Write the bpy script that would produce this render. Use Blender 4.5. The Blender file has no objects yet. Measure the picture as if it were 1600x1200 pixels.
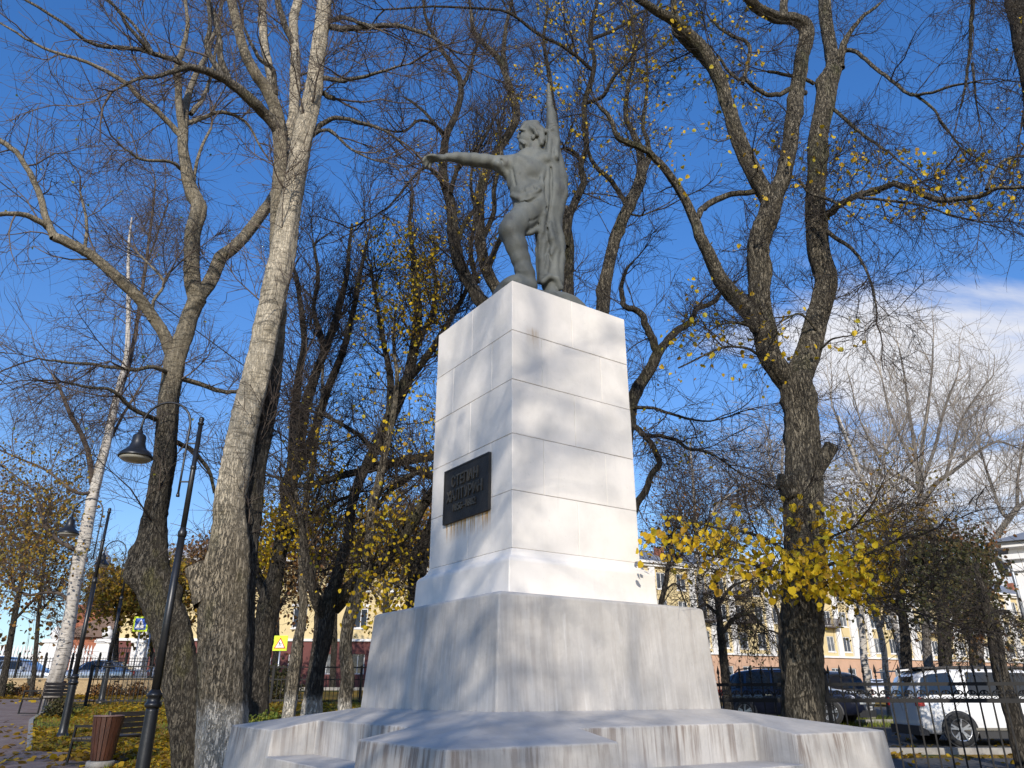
import bpy, bmesh, math, random
import numpy as np
from mathutils import Vector, Matrix

random.seed(7)
RNG = np.random.default_rng(11)
R = math.radians
PI = math.pi
scene = bpy.context.scene
COL = scene.collection

# ------------------------------------------------------------------ camera
EYE = 1.55
PITCH = R(22.6)
FPX = 1165.0
CP, SP = math.cos(PITCH), math.sin(PITCH)
cam_data = bpy.data.cameras.new('camera')
cam_data.sensor_width = 36.0
cam_data.lens = 36.0 * FPX / 1600.0
cam_data.clip_start = 0.1
cam_data.clip_end = 3000
cam = bpy.data.objects.new('camera', cam_data)
COL.objects.link(cam)
cam.location = (0, 0, EYE)
cam.rotation_euler = (R(90) + PITCH, 0, 0)
scene.camera = cam

# ------------------------------------------------------------------ light
SUN_EL = R(24)
SUN_DIR = Vector((-0.05, -1.0, 0)).normalized() * math.cos(SUN_EL) + Vector((0, 0, math.sin(SUN_EL)))
world = bpy.data.worlds.new('World')
scene.world = world
world.use_nodes = True
wn, wl = world.node_tree.nodes, world.node_tree.links
wn.clear()
sky = wn.new('ShaderNodeTexSky')
sky.sky_type = 'NISHITA'
sky.sun_disc = False
sky.sun_elevation = SUN_EL
sky.sun_rotation = math.atan2(SUN_DIR.x, SUN_DIR.y)
sky.altitude = 200
sky.air_density = 1.0
sky.dust_density = 0.35
sky.ozone_density = 2.5
tc = wn.new('ShaderNodeTexCoord')
sep = wn.new('ShaderNodeSeparateXYZ')
wl.new(tc.outputs['Generated'], sep.inputs[0])
def wm(op, a, b=None, c=None, clamp=False):
    n = wn.new('ShaderNodeMath'); n.operation = op; n.use_clamp = clamp
    for i, s in enumerate((a, b, c)):
        if s is None: continue
        if isinstance(s, (int, float)): n.inputs[i].default_value = s
        else: wl.new(s, n.inputs[i])
    return n.outputs[0]
def wmap(x, a, b, c, d):
    n = wn.new('ShaderNodeMapRange'); n.clamp = True; n.interpolation_type = 'SMOOTHSTEP'
    for i, s in enumerate((x, a, b, c, d)):
        if isinstance(s, (int, float)): n.inputs[i].default_value = s
        else: wl.new(s, n.inputs[i])
    return n.outputs[0]
zc = wm('MAXIMUM', sep.outputs[2], 0.02)
zz = wm('ADD', zc, 0.10)
cx = wm('DIVIDE', sep.outputs[0], zz)
cy = wm('DIVIDE', sep.outputs[1], zz)
comb = wn.new('ShaderNodeCombineXYZ')
wl.new(cx, comb.inputs[0]); wl.new(cy, comb.inputs[1])
n1 = wn.new('ShaderNodeTexNoise'); n1.inputs['Scale'].default_value = 1.15; n1.inputs['Detail'].default_value = 9; n1.inputs['Roughness'].default_value = 0.58; n1.inputs['Distortion'].default_value = 0.35
mp = wn.new('ShaderNodeMapping'); mp.inputs['Location'].default_value = (6.3, 4.9, 0); mp.inputs['Scale'].default_value = (0.8, 1.25, 1)
wl.new(comb.outputs[0], mp.inputs[0]); wl.new(mp.outputs[0], n1.inputs['Vector'])
# more cloud towards the east (right) and low down
right = wmap(sep.outputs[0], 0.12, 0.46, 0.0, 1.0)
low = wmap(sep.outputs[2], 0.40, 0.62, 1.0, 0.0)
vlow = wmap(sep.outputs[2], 0.04, 0.20, 1.0, 0.0)
cover = wm('ADD', wm('MULTIPLY', wm('MULTIPLY', right, low), 0.268), wm('MULTIPLY', vlow, 0.10))
thr = wm('SUBTRACT', 0.66, cover)
mask = wmap(wm('SUBTRACT', n1.outputs['Fac'], thr), -0.01, 0.17, 0.0, 0.95)
shade = wmap(n1.outputs['Fac'], 0.45, 0.75, 0.75, 1.0)
ccol = wn.new('ShaderNodeMix'); ccol.data_type = 'RGBA'
wl.new(shade, ccol.inputs[0])
ccol.inputs[6].default_value = (3.4, 3.7, 4.7, 1)
ccol.inputs[7].default_value = (6.3, 6.3, 6.5, 1)
grade = wn.new('ShaderNodeMix'); grade.data_type = 'RGBA'; grade.blend_type = 'MULTIPLY'
grade.inputs[0].default_value = 1.0
wl.new(sky.outputs[0], grade.inputs[6])
tint = wn.new('ShaderNodeMix'); tint.data_type = 'RGBA'; wl.new(wmap(sep.outputs[2], 0.0, 0.68, 0.0, 1.0), tint.inputs[0])
tint.inputs[6].default_value = (0.80, 0.88, 1.0, 1); tint.inputs[7].default_value = (0.50, 0.98, 1.50, 1); wl.new(tint.outputs[2], grade.inputs[7])
mixs = wn.new('ShaderNodeMix'); mixs.data_type = 'RGBA'
wl.new(mask, mixs.inputs[0]); wl.new(grade.outputs[2], mixs.inputs[6]); wl.new(ccol.outputs[2], mixs.inputs[7])
bg = wn.new('ShaderNodeBackground'); bg.inputs['Strength'].default_value = 0.15
wl.new(mixs.outputs[2], bg.inputs['Color'])
wo = wn.new('ShaderNodeOutputWorld'); wl.new(bg.outputs[0], wo.inputs[0])

sun_d = bpy.data.lights.new('sun', 'SUN')
sun_d.energy = 5.0
sun_d.angle = R(0.55)
sun_d.color = (1.0, 0.92, 0.80)
sun = bpy.data.objects.new('sun', sun_d)
COL.objects.link(sun)
sun.rotation_euler = SUN_DIR.to_track_quat('Z', 'Y').to_euler()

vs = scene.view_settings
vs.view_transform = 'Standard'; vs.look = 'None'; vs.gamma = 1.0; vs.use_curve_mapping = False
vs.exposure = 0.0

# ------------------------------------------------------------------ place helpers
def ray(x, y):
    u = (x - 800.0) / FPX; v = (600.0 - y) / FPX
    den = CP - v * SP
    return u / den, (SP + v * CP) / den          # X per unit depth, Z rise per unit depth
def P(x, y, D):
    a, t = ray(x, y)
    return np.array((a * D, D, EYE + t * D))
def RM(x, y, D, rpx):
    v = (600.0 - y) / FPX
    return rpx / FPX * D / (CP - v * SP)
def interp(x, pts):
    return np.interp(x, [p[0] for p in pts], [p[1] for p in pts])
LP = [(-60, 0), (0, 0), (9, .10), (11, .2), (16, .36), (19.5, .61), (29, 1.28), (35.6, 1.49), (37, 1.72), (50, 1.78), (400, 2.0)]
RP = [(-60, 0), (8, 0), (12, .12), (16, .25), (21, .37), (27, .62), (40, .9), (100, 1.2), (400, 1.5)]
def gz(x, y):
    x = np.asarray(x, float); y = np.asarray(y, float)
    w = np.clip((x + 3) / 9, 0, 1); w = w * w * (3 - 2 * w)
    return interp(y, LP) * (1 - w) + interp(y, RP) * w

def tag(o, label=None, cat=None, group=None, kind=None):
    if label: o['label'] = label
    if cat: o['category'] = cat
    if group: o['group'] = group
    if kind: o['kind'] = kind
    return o
def thing(name, label, cat, loc=(0, 0, 0), rotz=0, group=None):
    o = bpy.data.objects.new(name, None); COL.objects.link(o)
    o.empty_display_size = 0.2
    o.location = loc; o.rotation_euler = (0, 0, rotz)
    return tag(o, label, cat, group)
def link(name, me, parent=None, loc=(0, 0, 0), rot=(0, 0, 0), kind=None):
    o = bpy.data.objects.new(name, me); COL.objects.link(o)
    o.location = loc; o.rotation_euler = rot
    if parent: o.parent = parent
    if kind: o['kind'] = kind
    return o
def copy_tree(o, parent=None):
    c = o.copy(); COL.objects.link(c); c.parent = parent
    for ch in list(o.children): copy_tree(ch, c)
    return c

class MB:
    """collects shapes, builds ONE mesh object"""
    def __init__(s): s.v = []; s.f = []; s.smooth = []
    def add(s, vs_, fs_, smooth=False):
        n = len(s.v); s.v += [tuple(v) for v in vs_]; s.f += [tuple(i + n for i in f) for f in fs_]
        s.smooth += [smooth] * len(fs_); return s
    def box(s, x0, x1, y0, y1, z0, z1):
        v = [(x0, y0, z0), (x1, y0, z0), (x1, y1, z0), (x0, y1, z0), (x0, y0, z1), (x1, y0, z1), (x1, y1, z1), (x0, y1, z1)]
        return s.add(v, [(0, 3, 2, 1), (4, 5, 6, 7), (0, 1, 5, 4), (1, 2, 6, 5), (2, 3, 7, 6), (3, 0, 4, 7)])
    def obox(s, c, ax, ay, az, hx, hy, hz):
        c, ax, ay, az = map(np.array, (c, ax, ay, az)); v = []
        for k in (-1, 1):
            for i, j in ((-1, -1), (1, -1), (1, 1), (-1, 1)):
                v.append(c + ax * hx * i + ay * hy * j + az * hz * k)
        return s.add(v, [(0, 3, 2, 1), (4, 5, 6, 7), (0, 1, 5, 4), (1, 2, 6, 5), (2, 3, 7, 6), (3, 0, 4, 7)])
    def bar(s, a, b, w, h=None):
        a = np.array(a, float); b = np.array(b, float); h = h or w
        d = b - a; L = np.linalg.norm(d); d /= L
        up = np.array((0, 0, 1.)) if abs(d[2]) < .95 else np.array((0, 1., 0))
        sx = np.cross(d, up); sx /= np.linalg.norm(sx); sy = np.cross(sx, d)
        return s.obox((a + b) / 2, sx, d, sy, w / 2, L / 2, h / 2)
    def tube(s, pts, rad, n=10, cap=True):
        pts = np.array(pts, float); m = len(pts)
        rad = np.full(m, rad) if np.isscalar(rad) else np.array(rad, float)
        t = np.gradient(pts, axis=0); t /= np.linalg.norm(t, axis=1)[:, None] + 1e-9
        ref = np.array((0, 0, 1.)) if abs(t[0][2]) < .9 else np.array((1., 0, 0))
        x = np.cross(t[0], ref); x /= np.linalg.norm(x); v = []
        for i in range(m):
            x = x - t[i] * np.dot(x, t[i]); x /= np.linalg.norm(x); y = np.cross(t[i], x)
            for k in range(n):
                a = 2 * PI * k / n; v.append(pts[i] + (x * math.cos(a) + y * math.sin(a)) * rad[i])
        f = [(i * n + k, i * n + (k + 1) % n, (i + 1) * n + (k + 1) % n, (i + 1) * n + k) for i in range(m - 1) for k in range(n)]
        s.add(v, f, True)
        if cap:
            b = len(s.v) - m * n
            s.f += [tuple(b + k for k in range(n))[::-1], tuple(b + (m - 1) * n + k for k in range(n))]; s.smooth += [False, False]
        return s
    def lathe(s, prof, c=(0, 0, 0), n=20):
        m = len(prof); v = []
        for r, z in prof:
            for k in range(n):
                a = 2 * PI * k / n; v.append((c[0] + r * math.cos(a), c[1] + r * math.sin(a), c[2] + z))
        f = [(i * n + k, i * n + (k + 1) % n, (i + 1) * n + (k + 1) % n, (i + 1) * n + k) for i in range(m - 1) for k in range(n)]
        f += [tuple(range(n))[::-1], tuple((m - 1) * n + k for k in range(n))]
        s.add(v, f, True); s.smooth[-1] = s.smooth[-2] = False
        return s
    def prism(s, poly, z0, z1):
        n = len(poly)
        v = [(x, y, z0) for x, y in poly] + [(x, y, z1) for x, y in poly]
        return s.add(v, [tuple(range(n))[::-1], tuple(range(n, 2 * n))] + [(i, (i + 1) % n, n + (i + 1) % n, n + i) for i in range(n)])
    def mesh(s, name, mat, off=(0, 0, 0)):
        me = bpy.data.meshes.new(name)
        v = np.array(s.v, float) - np.array(off, float)
        me.from_pydata([tuple(a) for a in v], [], s.f)
        me.polygons.foreach_set('use_smooth', s.smooth)
        if mat: me.materials.append(mat)
        me.update(); return me
    def build(s, name, mat, parent=None, off=None, kind=None, bevel=0, recalc=False):
        off = (tuple(parent.location) if (off is None and parent is not None and parent.get('worldparts')) else (off or (0, 0, 0)))
        me = s.mesh(name, mat, off)
        if bevel or recalc:
            bm = bmesh.new(); bm.from_mesh(me)
            if recalc: bmesh.ops.recalc_face_normals(bm, faces=bm.faces)
            if bevel: bmesh.ops.bevel(bm, geom=bm.edges[:], offset=bevel, segments=1, affect='EDGES', clamp_overlap=True)
            bm.to_mesh(me); bm.free()
        return link(name, me, parent, kind=kind)
def wthing(*a, **k):
    """a thing whose parts are given in world coordinates"""
    o = thing(*a, **k); o['worldparts'] = 1; WP.append(o); return o
WP = []

# ------------------------------------------------------------------ materials
MATS = {}
def mat(name, col=(0.5, 0.5, 0.5), rough=0.7, metal=0.0, col2=None, scale=4.0, stretch=(1, 1, 1), detail=6, bump=0.0, bscale=None, spec=0.5, lo=.35, hi=.65, coat=0.0, bdist=0.02):
    if name in MATS: return MATS[name]
    m = bpy.data.materials.new(name); m.use_nodes = True; MATS[name] = m
    nt = m.node_tree; b = nt.nodes['Principled BSDF']
    b.inputs['Base Color'].default_value = (*col, 1); b.inputs['Roughness'].default_value = rough
    b.inputs['Metallic'].default_value = metal; b.inputs['Specular IOR Level'].default_value = spec
    if coat: b.inputs['Coat Weight'].default_value = coat; b.inputs['Coat Roughness'].default_value = .05
    t = nt.nodes.new('ShaderNodeTexCoord'); mpn = nt.nodes.new('ShaderNodeMapping'); mpn.inputs['Scale'].default_value = stretch
    nt.links.new(t.outputs['Object'], mpn.inputs[0])
    if col2:
        nz = nt.nodes.new('ShaderNodeTexNoise'); nz.inputs['Scale'].default_value = scale; nz.inputs['Detail'].default_value = detail; nz.inputs['Roughness'].default_value = .62
        nt.links.new(mpn.outputs[0], nz.inputs['Vector'])
        cr = nt.nodes.new('ShaderNodeValToRGB'); cr.color_ramp.elements[0].position = lo; cr.color_ramp.elements[1].position = hi
        cr.color_ramp.elements[0].color = (*col, 1); cr.color_ramp.elements[1].color = (*col2, 1)
        nt.links.new(nz.outputs['Fac'], cr.inputs[0]); nt.links.new(cr.outputs[0], b.inputs['Base Color'])
    if bump:
        nb = nt.nodes.new('ShaderNodeTexNoise'); nb.inputs['Scale'].default_value = bscale or scale * 3; nb.inputs['Detail'].default_value = 5
        nt.links.new(mpn.outputs[0], nb.inputs['Vector'])
        bn = nt.nodes.new('ShaderNodeBump'); bn.inputs['Strength'].default_value = bump; bn.inputs['Distance'].default_value = bdist
        nt.links.new(nb.outputs['Fac'], bn.inputs['Height']); nt.links.new(bn.outputs[0], b.inputs['Normal'])
    return m
class NT:
    """little node helper"""
    def __init__(s, name, rough=.8):
        s.m = bpy.data.materials.new(name); s.m.use_nodes = True; MATS[name] = s.m
        s.t = s.m.node_tree; s.b = s.t.nodes['Principled BSDF']; s.b.inputs['Roughness'].default_value = rough
        s.tc = s.t.nodes.new('ShaderNodeTexCoord')
    def n(s, typ): return s.t.nodes.new('ShaderNode' + typ)
    def l(s, a, b): s.t.links.new(a, b)
    def vec(s, scale=(1, 1, 1), src='Object', loc=(0, 0, 0), inp=None):
        mp_ = s.n('Mapping'); mp_.inputs['Scale'].default_value = scale; mp_.inputs['Location'].default_value = loc
        s.l(inp if inp is not None else s.tc.outputs[src], mp_.inputs[0]); return mp_.outputs[0]
    def noise(s, vec, scale, detail=5, rough=.6, dist=0):
        a = s.n('TexNoise'); a.inputs['Scale'].default_value = scale; a.inputs['Detail'].default_value = detail; a.inputs['Roughness'].default_value = rough; a.inputs['Distortion'].default_value = dist
        s.l(vec, a.inputs['Vector']); return a.outputs['Fac']
    def vor(s, vec, scale, feat='F1'):
        a = s.n('TexVoronoi'); a.feature = feat; a.inputs['Scale'].default_value = scale; s.l(vec, a.inputs['Vector']); return a.outputs['Distance']
    def rng(s, x, a, b, c=0., d=1.):
        m = s.n('MapRange'); m.interpolation_type = 'SMOOTHSTEP'
        for i, q in enumerate((x, a, b, c, d)):
            if isinstance(q, (int, float)): m.inputs[i].default_value = q
            else: s.l(q, m.inputs[i])
        return m.outputs[0]
    def math(s, op, a, b=None, clamp=False):
        m = s.n('Math'); m.operation = op; m.use_clamp = clamp
        for i, q in enumerate((a, b)):
            if q is None: continue
            if isinstance(q, (int, float)): m.inputs[i].default_value = q
            else: s.l(q, m.inputs[i])
        return m.outputs[0]
    def mix(s, f, a, b, mode='MIX'):
        m = s.n('Mix'); m.data_type = 'RGBA'; m.blend_type = mode
        for i, q in ((0, f), (6, a), (7, b)):
            if isinstance(q, (int, float)): m.inputs[i].default_value = q
            elif isinstance(q, tuple): m.inputs[i].default_value = (*q, 1)
            else: s.l(q, m.inputs[i])
        return m.outputs[2]
    def sep(s, vec):
        a = s.n('SeparateXYZ'); s.l(vec, a.inputs[0]); return a.outputs
    def bump(s, h, strength, dist):
        a = s.n('Bump'); a.inputs['Strength'].default_value = strength; a.inputs['Distance'].default_value = dist
        s.l(h, a.inputs['Height']); s.l(a.outputs[0], s.b.inputs['Normal'])
    def color(s, c): s.l(c, s.b.inputs['Base Color'])

def bark(name, dark, light, kind='furrow', white_h=0, moss=(.10, .10, .035), moss_amt=.5, upper=None, uz=(2.5, 4.5), fs=1.0):
    N = NT(name, .9); N.b.inputs['Specular IOR Level'].default_value = .25
    o = N.tc.outputs['Object']
    v = N.vec((fs, fs, .16 * fs))
    wob = N.noise(N.vec((1, 1, 1)), 3.5, 3)
    fur = N.noise(v, 30, 6, .68, .5)
    ridge = N.math('ABSOLUTE', N.math('SUBTRACT', N.noise(N.vec((1.0 * fs, 1.0 * fs, .2 * fs), loc=(4, 2, 9)), 26, 6, .68, .35), .5))
    groove = N.rng(ridge, .0, .055, 0., 1.)
    c = N.mix(N.rng(fur, .36, .66), dark, light)
    c = N.mix(N.math('MULTIPLY', N.math('SUBTRACT', 1.0, groove), .5), c, tuple(x * .35 for x in dark))
    big = N.noise(N.vec((1, 1, .5)), 1.6, 5, .65)
    c = N.mix(N.rng(big, .52, .70, 0., moss_amt), c, moss)
    z = N.sep(o)[2]
    h = N.math('ADD', N.math('MULTIPLY', fur, .5), groove)
    if upper:
        bands = N.rng(N.noise(N.vec((.8, .8, 7)), 2.6, 5, .66, .3), .53, .62)
        u = N.mix(N.rng(N.noise(N.vec((1, 1, 1)), 5, 6), .35, .7), upper, tuple(x * .72 for x in upper))
        u = N.mix(N.math('MULTIPLY', bands, .75), u, tuple(x * .30 for x in upper))
        lent = N.rng(N.noise(N.vec((3, 3, 26), loc=(1, 7, 0)), 3.0, 3, .6), .60, .66)
        u = N.mix(N.math('MULTIPLY', lent, .7), u, tuple(x * .35 for x in upper))
        spots = N.rng(N.noise(N.vec((1, 1, 2.2), loc=(3, 0, 0)), 16, 3), .64, .70)
        u = N.mix(N.math('MULTIPLY', spots, .6), u, tuple(x * .35 for x in upper))
        f = N.rng(N.math('ADD', z, N.math('MULTIPLY', big, 1.6)), uz[0] + .8, uz[1] + .8)
        c = N.mix(f, c, u)
        h = N.math('MULTIPLY', h, N.math('SUBTRACT', 1.0, N.math('MULTIPLY', f, .8)))
    if white_h:
        e = N.math('ADD', z, N.math('MULTIPLY', N.math('SUBTRACT', wob, .5), .5))
        f = N.rng(e, white_h - .10, white_h + .12, .92, 0.)
        f = N.math('MULTIPLY', f, N.rng(fur, .30, .46, .3, 1.))
        c = N.mix(f, c, (.60, .56, .49))
    h = N.math('ADD', h, N.math('MULTIPLY', N.noise(N.vec((fs, fs, .3 * fs), loc=(6, 6, 1)), 8, 5, .6), 1.3))
    N.color(c); N.bump(h, 1.0, .045)
    return N.m
def birch_bark(name):
    N = NT(name, .75); o = N.tc.outputs['Object']
    n1_ = N.noise(N.vec((1.3, 1.3, 11)), 2.6, 6, .70, .3)
    c = N.mix(N.rng(n1_, .53, .60), (.47, .44, .40), (.045, .04, .035))
    z = N.sep(o)[2]
    lo_ = N.rng(N.math('ADD', z, N.math('MULTIPLY', N.noise(N.vec((4, 4, 1)), 2, 4), 2.0)), 1.3, 3.0, 1., 0.)
    c = N.mix(N.math('MULTIPLY', lo_, .8), c, (.10, .085, .07))
    big = N.noise(N.vec(), 1.4, 4)
    c = N.mix(N.rng(big, .4, .75, 0., .5), c, (.33, .29, .26))
    N.color(c); N.bump(n1_, .5, .02); return N.m
def twig_mat(name, a, b):
    N = NT(name, .85); N.b.inputs['Specular IOR Level'].default_value = .2
    N.color(N.mix(N.rng(N.noise(N.vec(), 1.3, 4), .35, .65), a, b)); return N.m
def leaf_mat(name, cols, per_object=False):
    """leaf: diffuse plus light passing through; hue from a per leaf number"""
    m = bpy.data.materials.new(name); m.use_nodes = True; MATS[name] = m
    nt = m.node_tree; b = nt.nodes['Principled BSDF']; out = nt.nodes['Material Output']
    if per_object:
        src = nt.nodes.new('ShaderNodeObjectInfo').outputs['Random']
    else:
        at = nt.nodes.new('ShaderNodeAttribute'); at.attribute_name = 'rnd'; src = at.outputs['Fac']
    cr = nt.nodes.new('ShaderNodeValToRGB'); cr.color_ramp.elements[0].color = (*cols[0], 1); cr.color_ramp.elements[1].color = (*cols[-1], 1)
    for i, c in enumerate(cols[1:-1]):
        e = cr.color_ramp.elements.new((i + 1) / (len(cols) - 1)); e.color = (*c, 1)
    nt.links.new(src, cr.inputs[0])
    nz = nt.nodes.new('ShaderNodeTexNoise'); nz.inputs['Scale'].default_value = 30
    tcn = nt.nodes.new('ShaderNodeTexCoord'); nt.links.new(tcn.outputs['Object'], nz.inputs['Vector'])
    mx = nt.nodes.new('ShaderNodeMix'); mx.data_type = 'RGBA'; mx.blend_type = 'MULTIPLY'; mx.inputs[0].default_value = .18
    nt.links.new(cr.outputs[0], mx.inputs[6]); nt.links.new(nz.outputs['Color'], mx.inputs[7])
    nt.links.new(mx.outputs[2], b.inputs['Base Color']); b.inputs['Roughness'].default_value = .55; b.inputs['Specular IOR Level'].default_value = .3
    tr = nt.nodes.new('ShaderNodeBsdfTranslucent'); nt.links.new(cr.outputs[0], tr.inputs[0])
    ms = nt.nodes.new('ShaderNodeMixShader'); ms.inputs[0].default_value = .38
    nt.links.new(b.outputs[0], ms.inputs[1]); nt.links.new(tr.outputs[0], ms.inputs[2]); nt.links.new(ms.outputs[0], out.inputs[0])
    return m

YEL = [(.34, .19, .015), (.56, .36, .018), (.68, .47, .02), (.74, .52, .02), (.46, .40, .03)]
OCH = [(.20, .10, .02), (.34, .19, .02), (.42, .27, .02), (.24, .20, .03), (.12, .08, .02)]
RUS = [(.16, .07, .03), (.22, .10, .035), (.30, .16, .04), (.14, .09, .04), (.09, .06, .03)]
DKG = [(.045, .05, .02), (.07, .075, .025), (.10, .08, .03), (.035, .04, .018), (.13, .10, .03)]
leafY = leaf_mat('leaf_yellow', YEL); leafYo = leaf_mat('leaf_yellow_single', YEL, True)
litter = leaf_mat('leaf_litter', [(.20, .11, .02), (.42, .26, .02), (.54, .36, .02), (.34, .20, .03), (.12, .07, .025)])
leafO = leaf_mat('leaf_ochre', OCH); leafR = leaf_mat('leaf_russet', RUS); leafD = leaf_mat('leaf_dark_green', DKG)
leafG = leaf_mat('leaf_green', [(.10, .15, .03), (.16, .22, .04), (.24, .26, .04), (.30, .28, .04)])
bark_pop = bark('bark_poplar', (.11, .092, .066), (.35, .295, .215), white_h=1.15, upper=(.50, .44, .34), uz=(2.9, 5.2), moss=(.13, .12, .05), moss_amt=.45)
bark_mapl = bark('bark_maple', (.045, .038, .03), (.135, .12, .095), upper=(.27, .235, .175), uz=(5.6, 8.0), moss=(.12, .11, .04), moss_amt=.6)
bark_dark = bark('bark_dark', (.032, .027, .022), (.105, .092, .074), moss=(.08, .075, .03), moss_amt=.5)
bark_wash = bark('bark_whitewashed', (.040, .034, .028), (.135, .118, .095), white_h=1.0, moss=(.08, .08, .03), moss_amt=.4)
bark_slen = bark('bark_slender', (.10, .086, .066), (.27, .235, .18), white_h=1.0, moss=(.10, .10, .045), moss_amt=.4)
bark_lind = bark('bark_linden', (.060, .052, .040), (.235, .205, .155), moss=(.075, .085, .03), moss_amt=.6, fs=1.1)
bark_pale = bark('bark_pale', (.16, .14, .12), (.34, .31, .27), moss_amt=.2)
bark_birch = birch_bark('bark_birch')
twD = twig_mat('twig_dark', (.028, .023, .020), (.062, .051, .043))
twB = twig_mat('twig_brown', (.065, .048, .04), (.13, .105, .088))
twP = twig_mat('twig_pale', (.19, .16, .14), (.36, .32, .27))

# ------------------------------------------------------------------ numpy mesh helpers
def fast_mesh(name, V, F, mat_, smooth=True, attr=None, sizes=None):
    """V (n,3); F (m,k) constant size or flat with sizes"""
    me = bpy.data.meshes.new(name)
    V = np.ascontiguousarray(V, dtype=np.float32)
    me.vertices.add(len(V)); me.vertices.foreach_set('co', V.ravel())
    if sizes is None:
        m, k = F.shape; flat = F.ravel().astype(np.int32); st = (np.arange(m) * k).astype(np.int32)
    else:
        flat = F.astype(np.int32); m = len(sizes); st = np.concatenate(([0], np.cumsum(sizes)[:-1])).astype(np.int32)
    me.loops.add(len(flat)); me.loops.foreach_set('vertex_index', flat)
    me.polygons.add(m); me.polygons.foreach_set('loop_start', st)
    me.update(calc_edges=True)
    me.polygons.foreach_set('use_smooth', np.full(m, smooth))
    if attr is not None:
        a = me.attributes.new('rnd', 'FLOAT', 'FACE'); a.data.foreach_set('value', attr.astype(np.float32))
    if mat_: me.materials.append(mat_)
    return me
def nrm(a): return a / (np.linalg.norm(a, axis=-1, keepdims=True) + 1e-9)
def tubes(paths, rad, sides):
    n, k, _ = paths.shape
    t = np.gradient(paths, axis=1); t = nrm(t)
    ref = np.where(np.abs(t[:, :1, 2:3]) < .9, np.array((0, 0, 1.)), np.array((1., 0, 0)))
    x = nrm(np.cross(t, np.broadcast_to(ref, t.shape))); y = np.cross(t, x)
    a = np.arange(sides) * 2 * PI / sides
    V = paths[:, :, None, :] + rad[:, :, None, None] * (x[:, :, None, :] * np.cos(a)[None, None, :, None] + y[:, :, None, :] * np.sin(a)[None, None, :, None])
    i = np.arange(n)[:, None, None]; j = np.arange(k - 1)[None, :, None]; s = np.arange(sides)[None, None, :]
    b = i * k * sides + j * sides; s2 = (s + 1) % sides
    F = np.stack((b + s, b + s2, b + sides + s2, b + sides + s), -1).reshape(-1, 4)
    return V.reshape(-1, 3), F
def in_view(p, margin=1.12):
    """p (n,3) in front of the camera and inside the widened frame"""
    d = p[:, 1] * CP + (p[:, 2] - EYE) * SP
    w = -p[:, 1] * SP + (p[:, 2] - EYE) * CP
    px = 800 + FPX * p[:, 0] / np.maximum(d, .01); py = 600 - FPX * w / np.maximum(d, .01)
    return (d > .3), px, py
def proj(p):
    d = p[..., 1] * CP + (p[..., 2] - EYE) * SP; w = -p[..., 1] * SP + (p[..., 2] - EYE) * CP
    return 800 + FPX * p[..., 0] / d, 600 - FPX * w / d
def grow(parents, n, L, ang, k=5, wig=.18, up=.12, tmin=.15, tmax=1.0, end_bias=1.0, lens_from=None, droop=0.0):
    """parents: list of (paths (m,k,3)) arrays; returns n child paths"""
    m, kk, _ = parents.shape
    seg = np.linalg.norm(np.diff(parents, axis=1), axis=2).sum(1)
    pr = seg / seg.sum()
    idx = RNG.choice(m, n, p=pr)
    t = tmin + (tmax - tmin) * RNG.random(n) ** end_bias
    f = t * (kk - 1); i0 = np.clip(f.astype(int), 0, kk - 2); fr = (f - i0)[:, None]
    S = parents[idx, i0] * (1 - fr) + parents[idx, i0 + 1] * fr
    T = nrm(parents[idx, i0 + 1] - parents[idx, i0])
    rnd = nrm(RNG.normal(size=(n, 3))); per = nrm(np.cross(T, rnd))
    a = R(1) * (ang[0] + (ang[1] - ang[0]) * RNG.random(n))[:, None]
    d = nrm(T * np.cos(a) + per * np.sin(a))
    Ls = (L[0] + (L[1] - L[0]) * RNG.random(n)) * (1.15 - .6 * t)
    path = np.zeros((n, k, 3)); path[:, 0] = S
    st = (Ls / (k - 1))[:, None]
    for j in range(1, k):
        d = nrm(d + RNG.normal(size=(n, 3)) * wig + np.array((0, 0, up - droop * j / k)))
        path[:, j] = path[:, j - 1] + d * st
    return path, idx, t
def catmull(pts, sub):
    pts = np.array(pts, float); n = len(pts)
    p = np.vstack((2 * pts[0] - pts[1], pts, 2 * pts[-1] - pts[-2])); out = []
    for i in range(n - 1):
        for s in range(sub):
            t = s / sub; a, b, c, d = p[i], p[i + 1], p[i + 2], p[i + 3]
            out.append(.5 * ((2 * b) + (-a + c) * t + (2 * a - 5 * b + 4 * c - d) * t * t + (-a + 3 * b - 3 * c + d) * t ** 3))
    out.append(pts[-1]); return np.array(out)
def resample(path, k):
    s = np.concatenate(([0], np.cumsum(np.linalg.norm(np.diff(path[:, :3], axis=0), axis=1))))
    q = np.linspace(0, s[-1], k)
    return np.stack([np.interp(q, s, path[:, i]) for i in range(path.shape[1])], 1)
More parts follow.
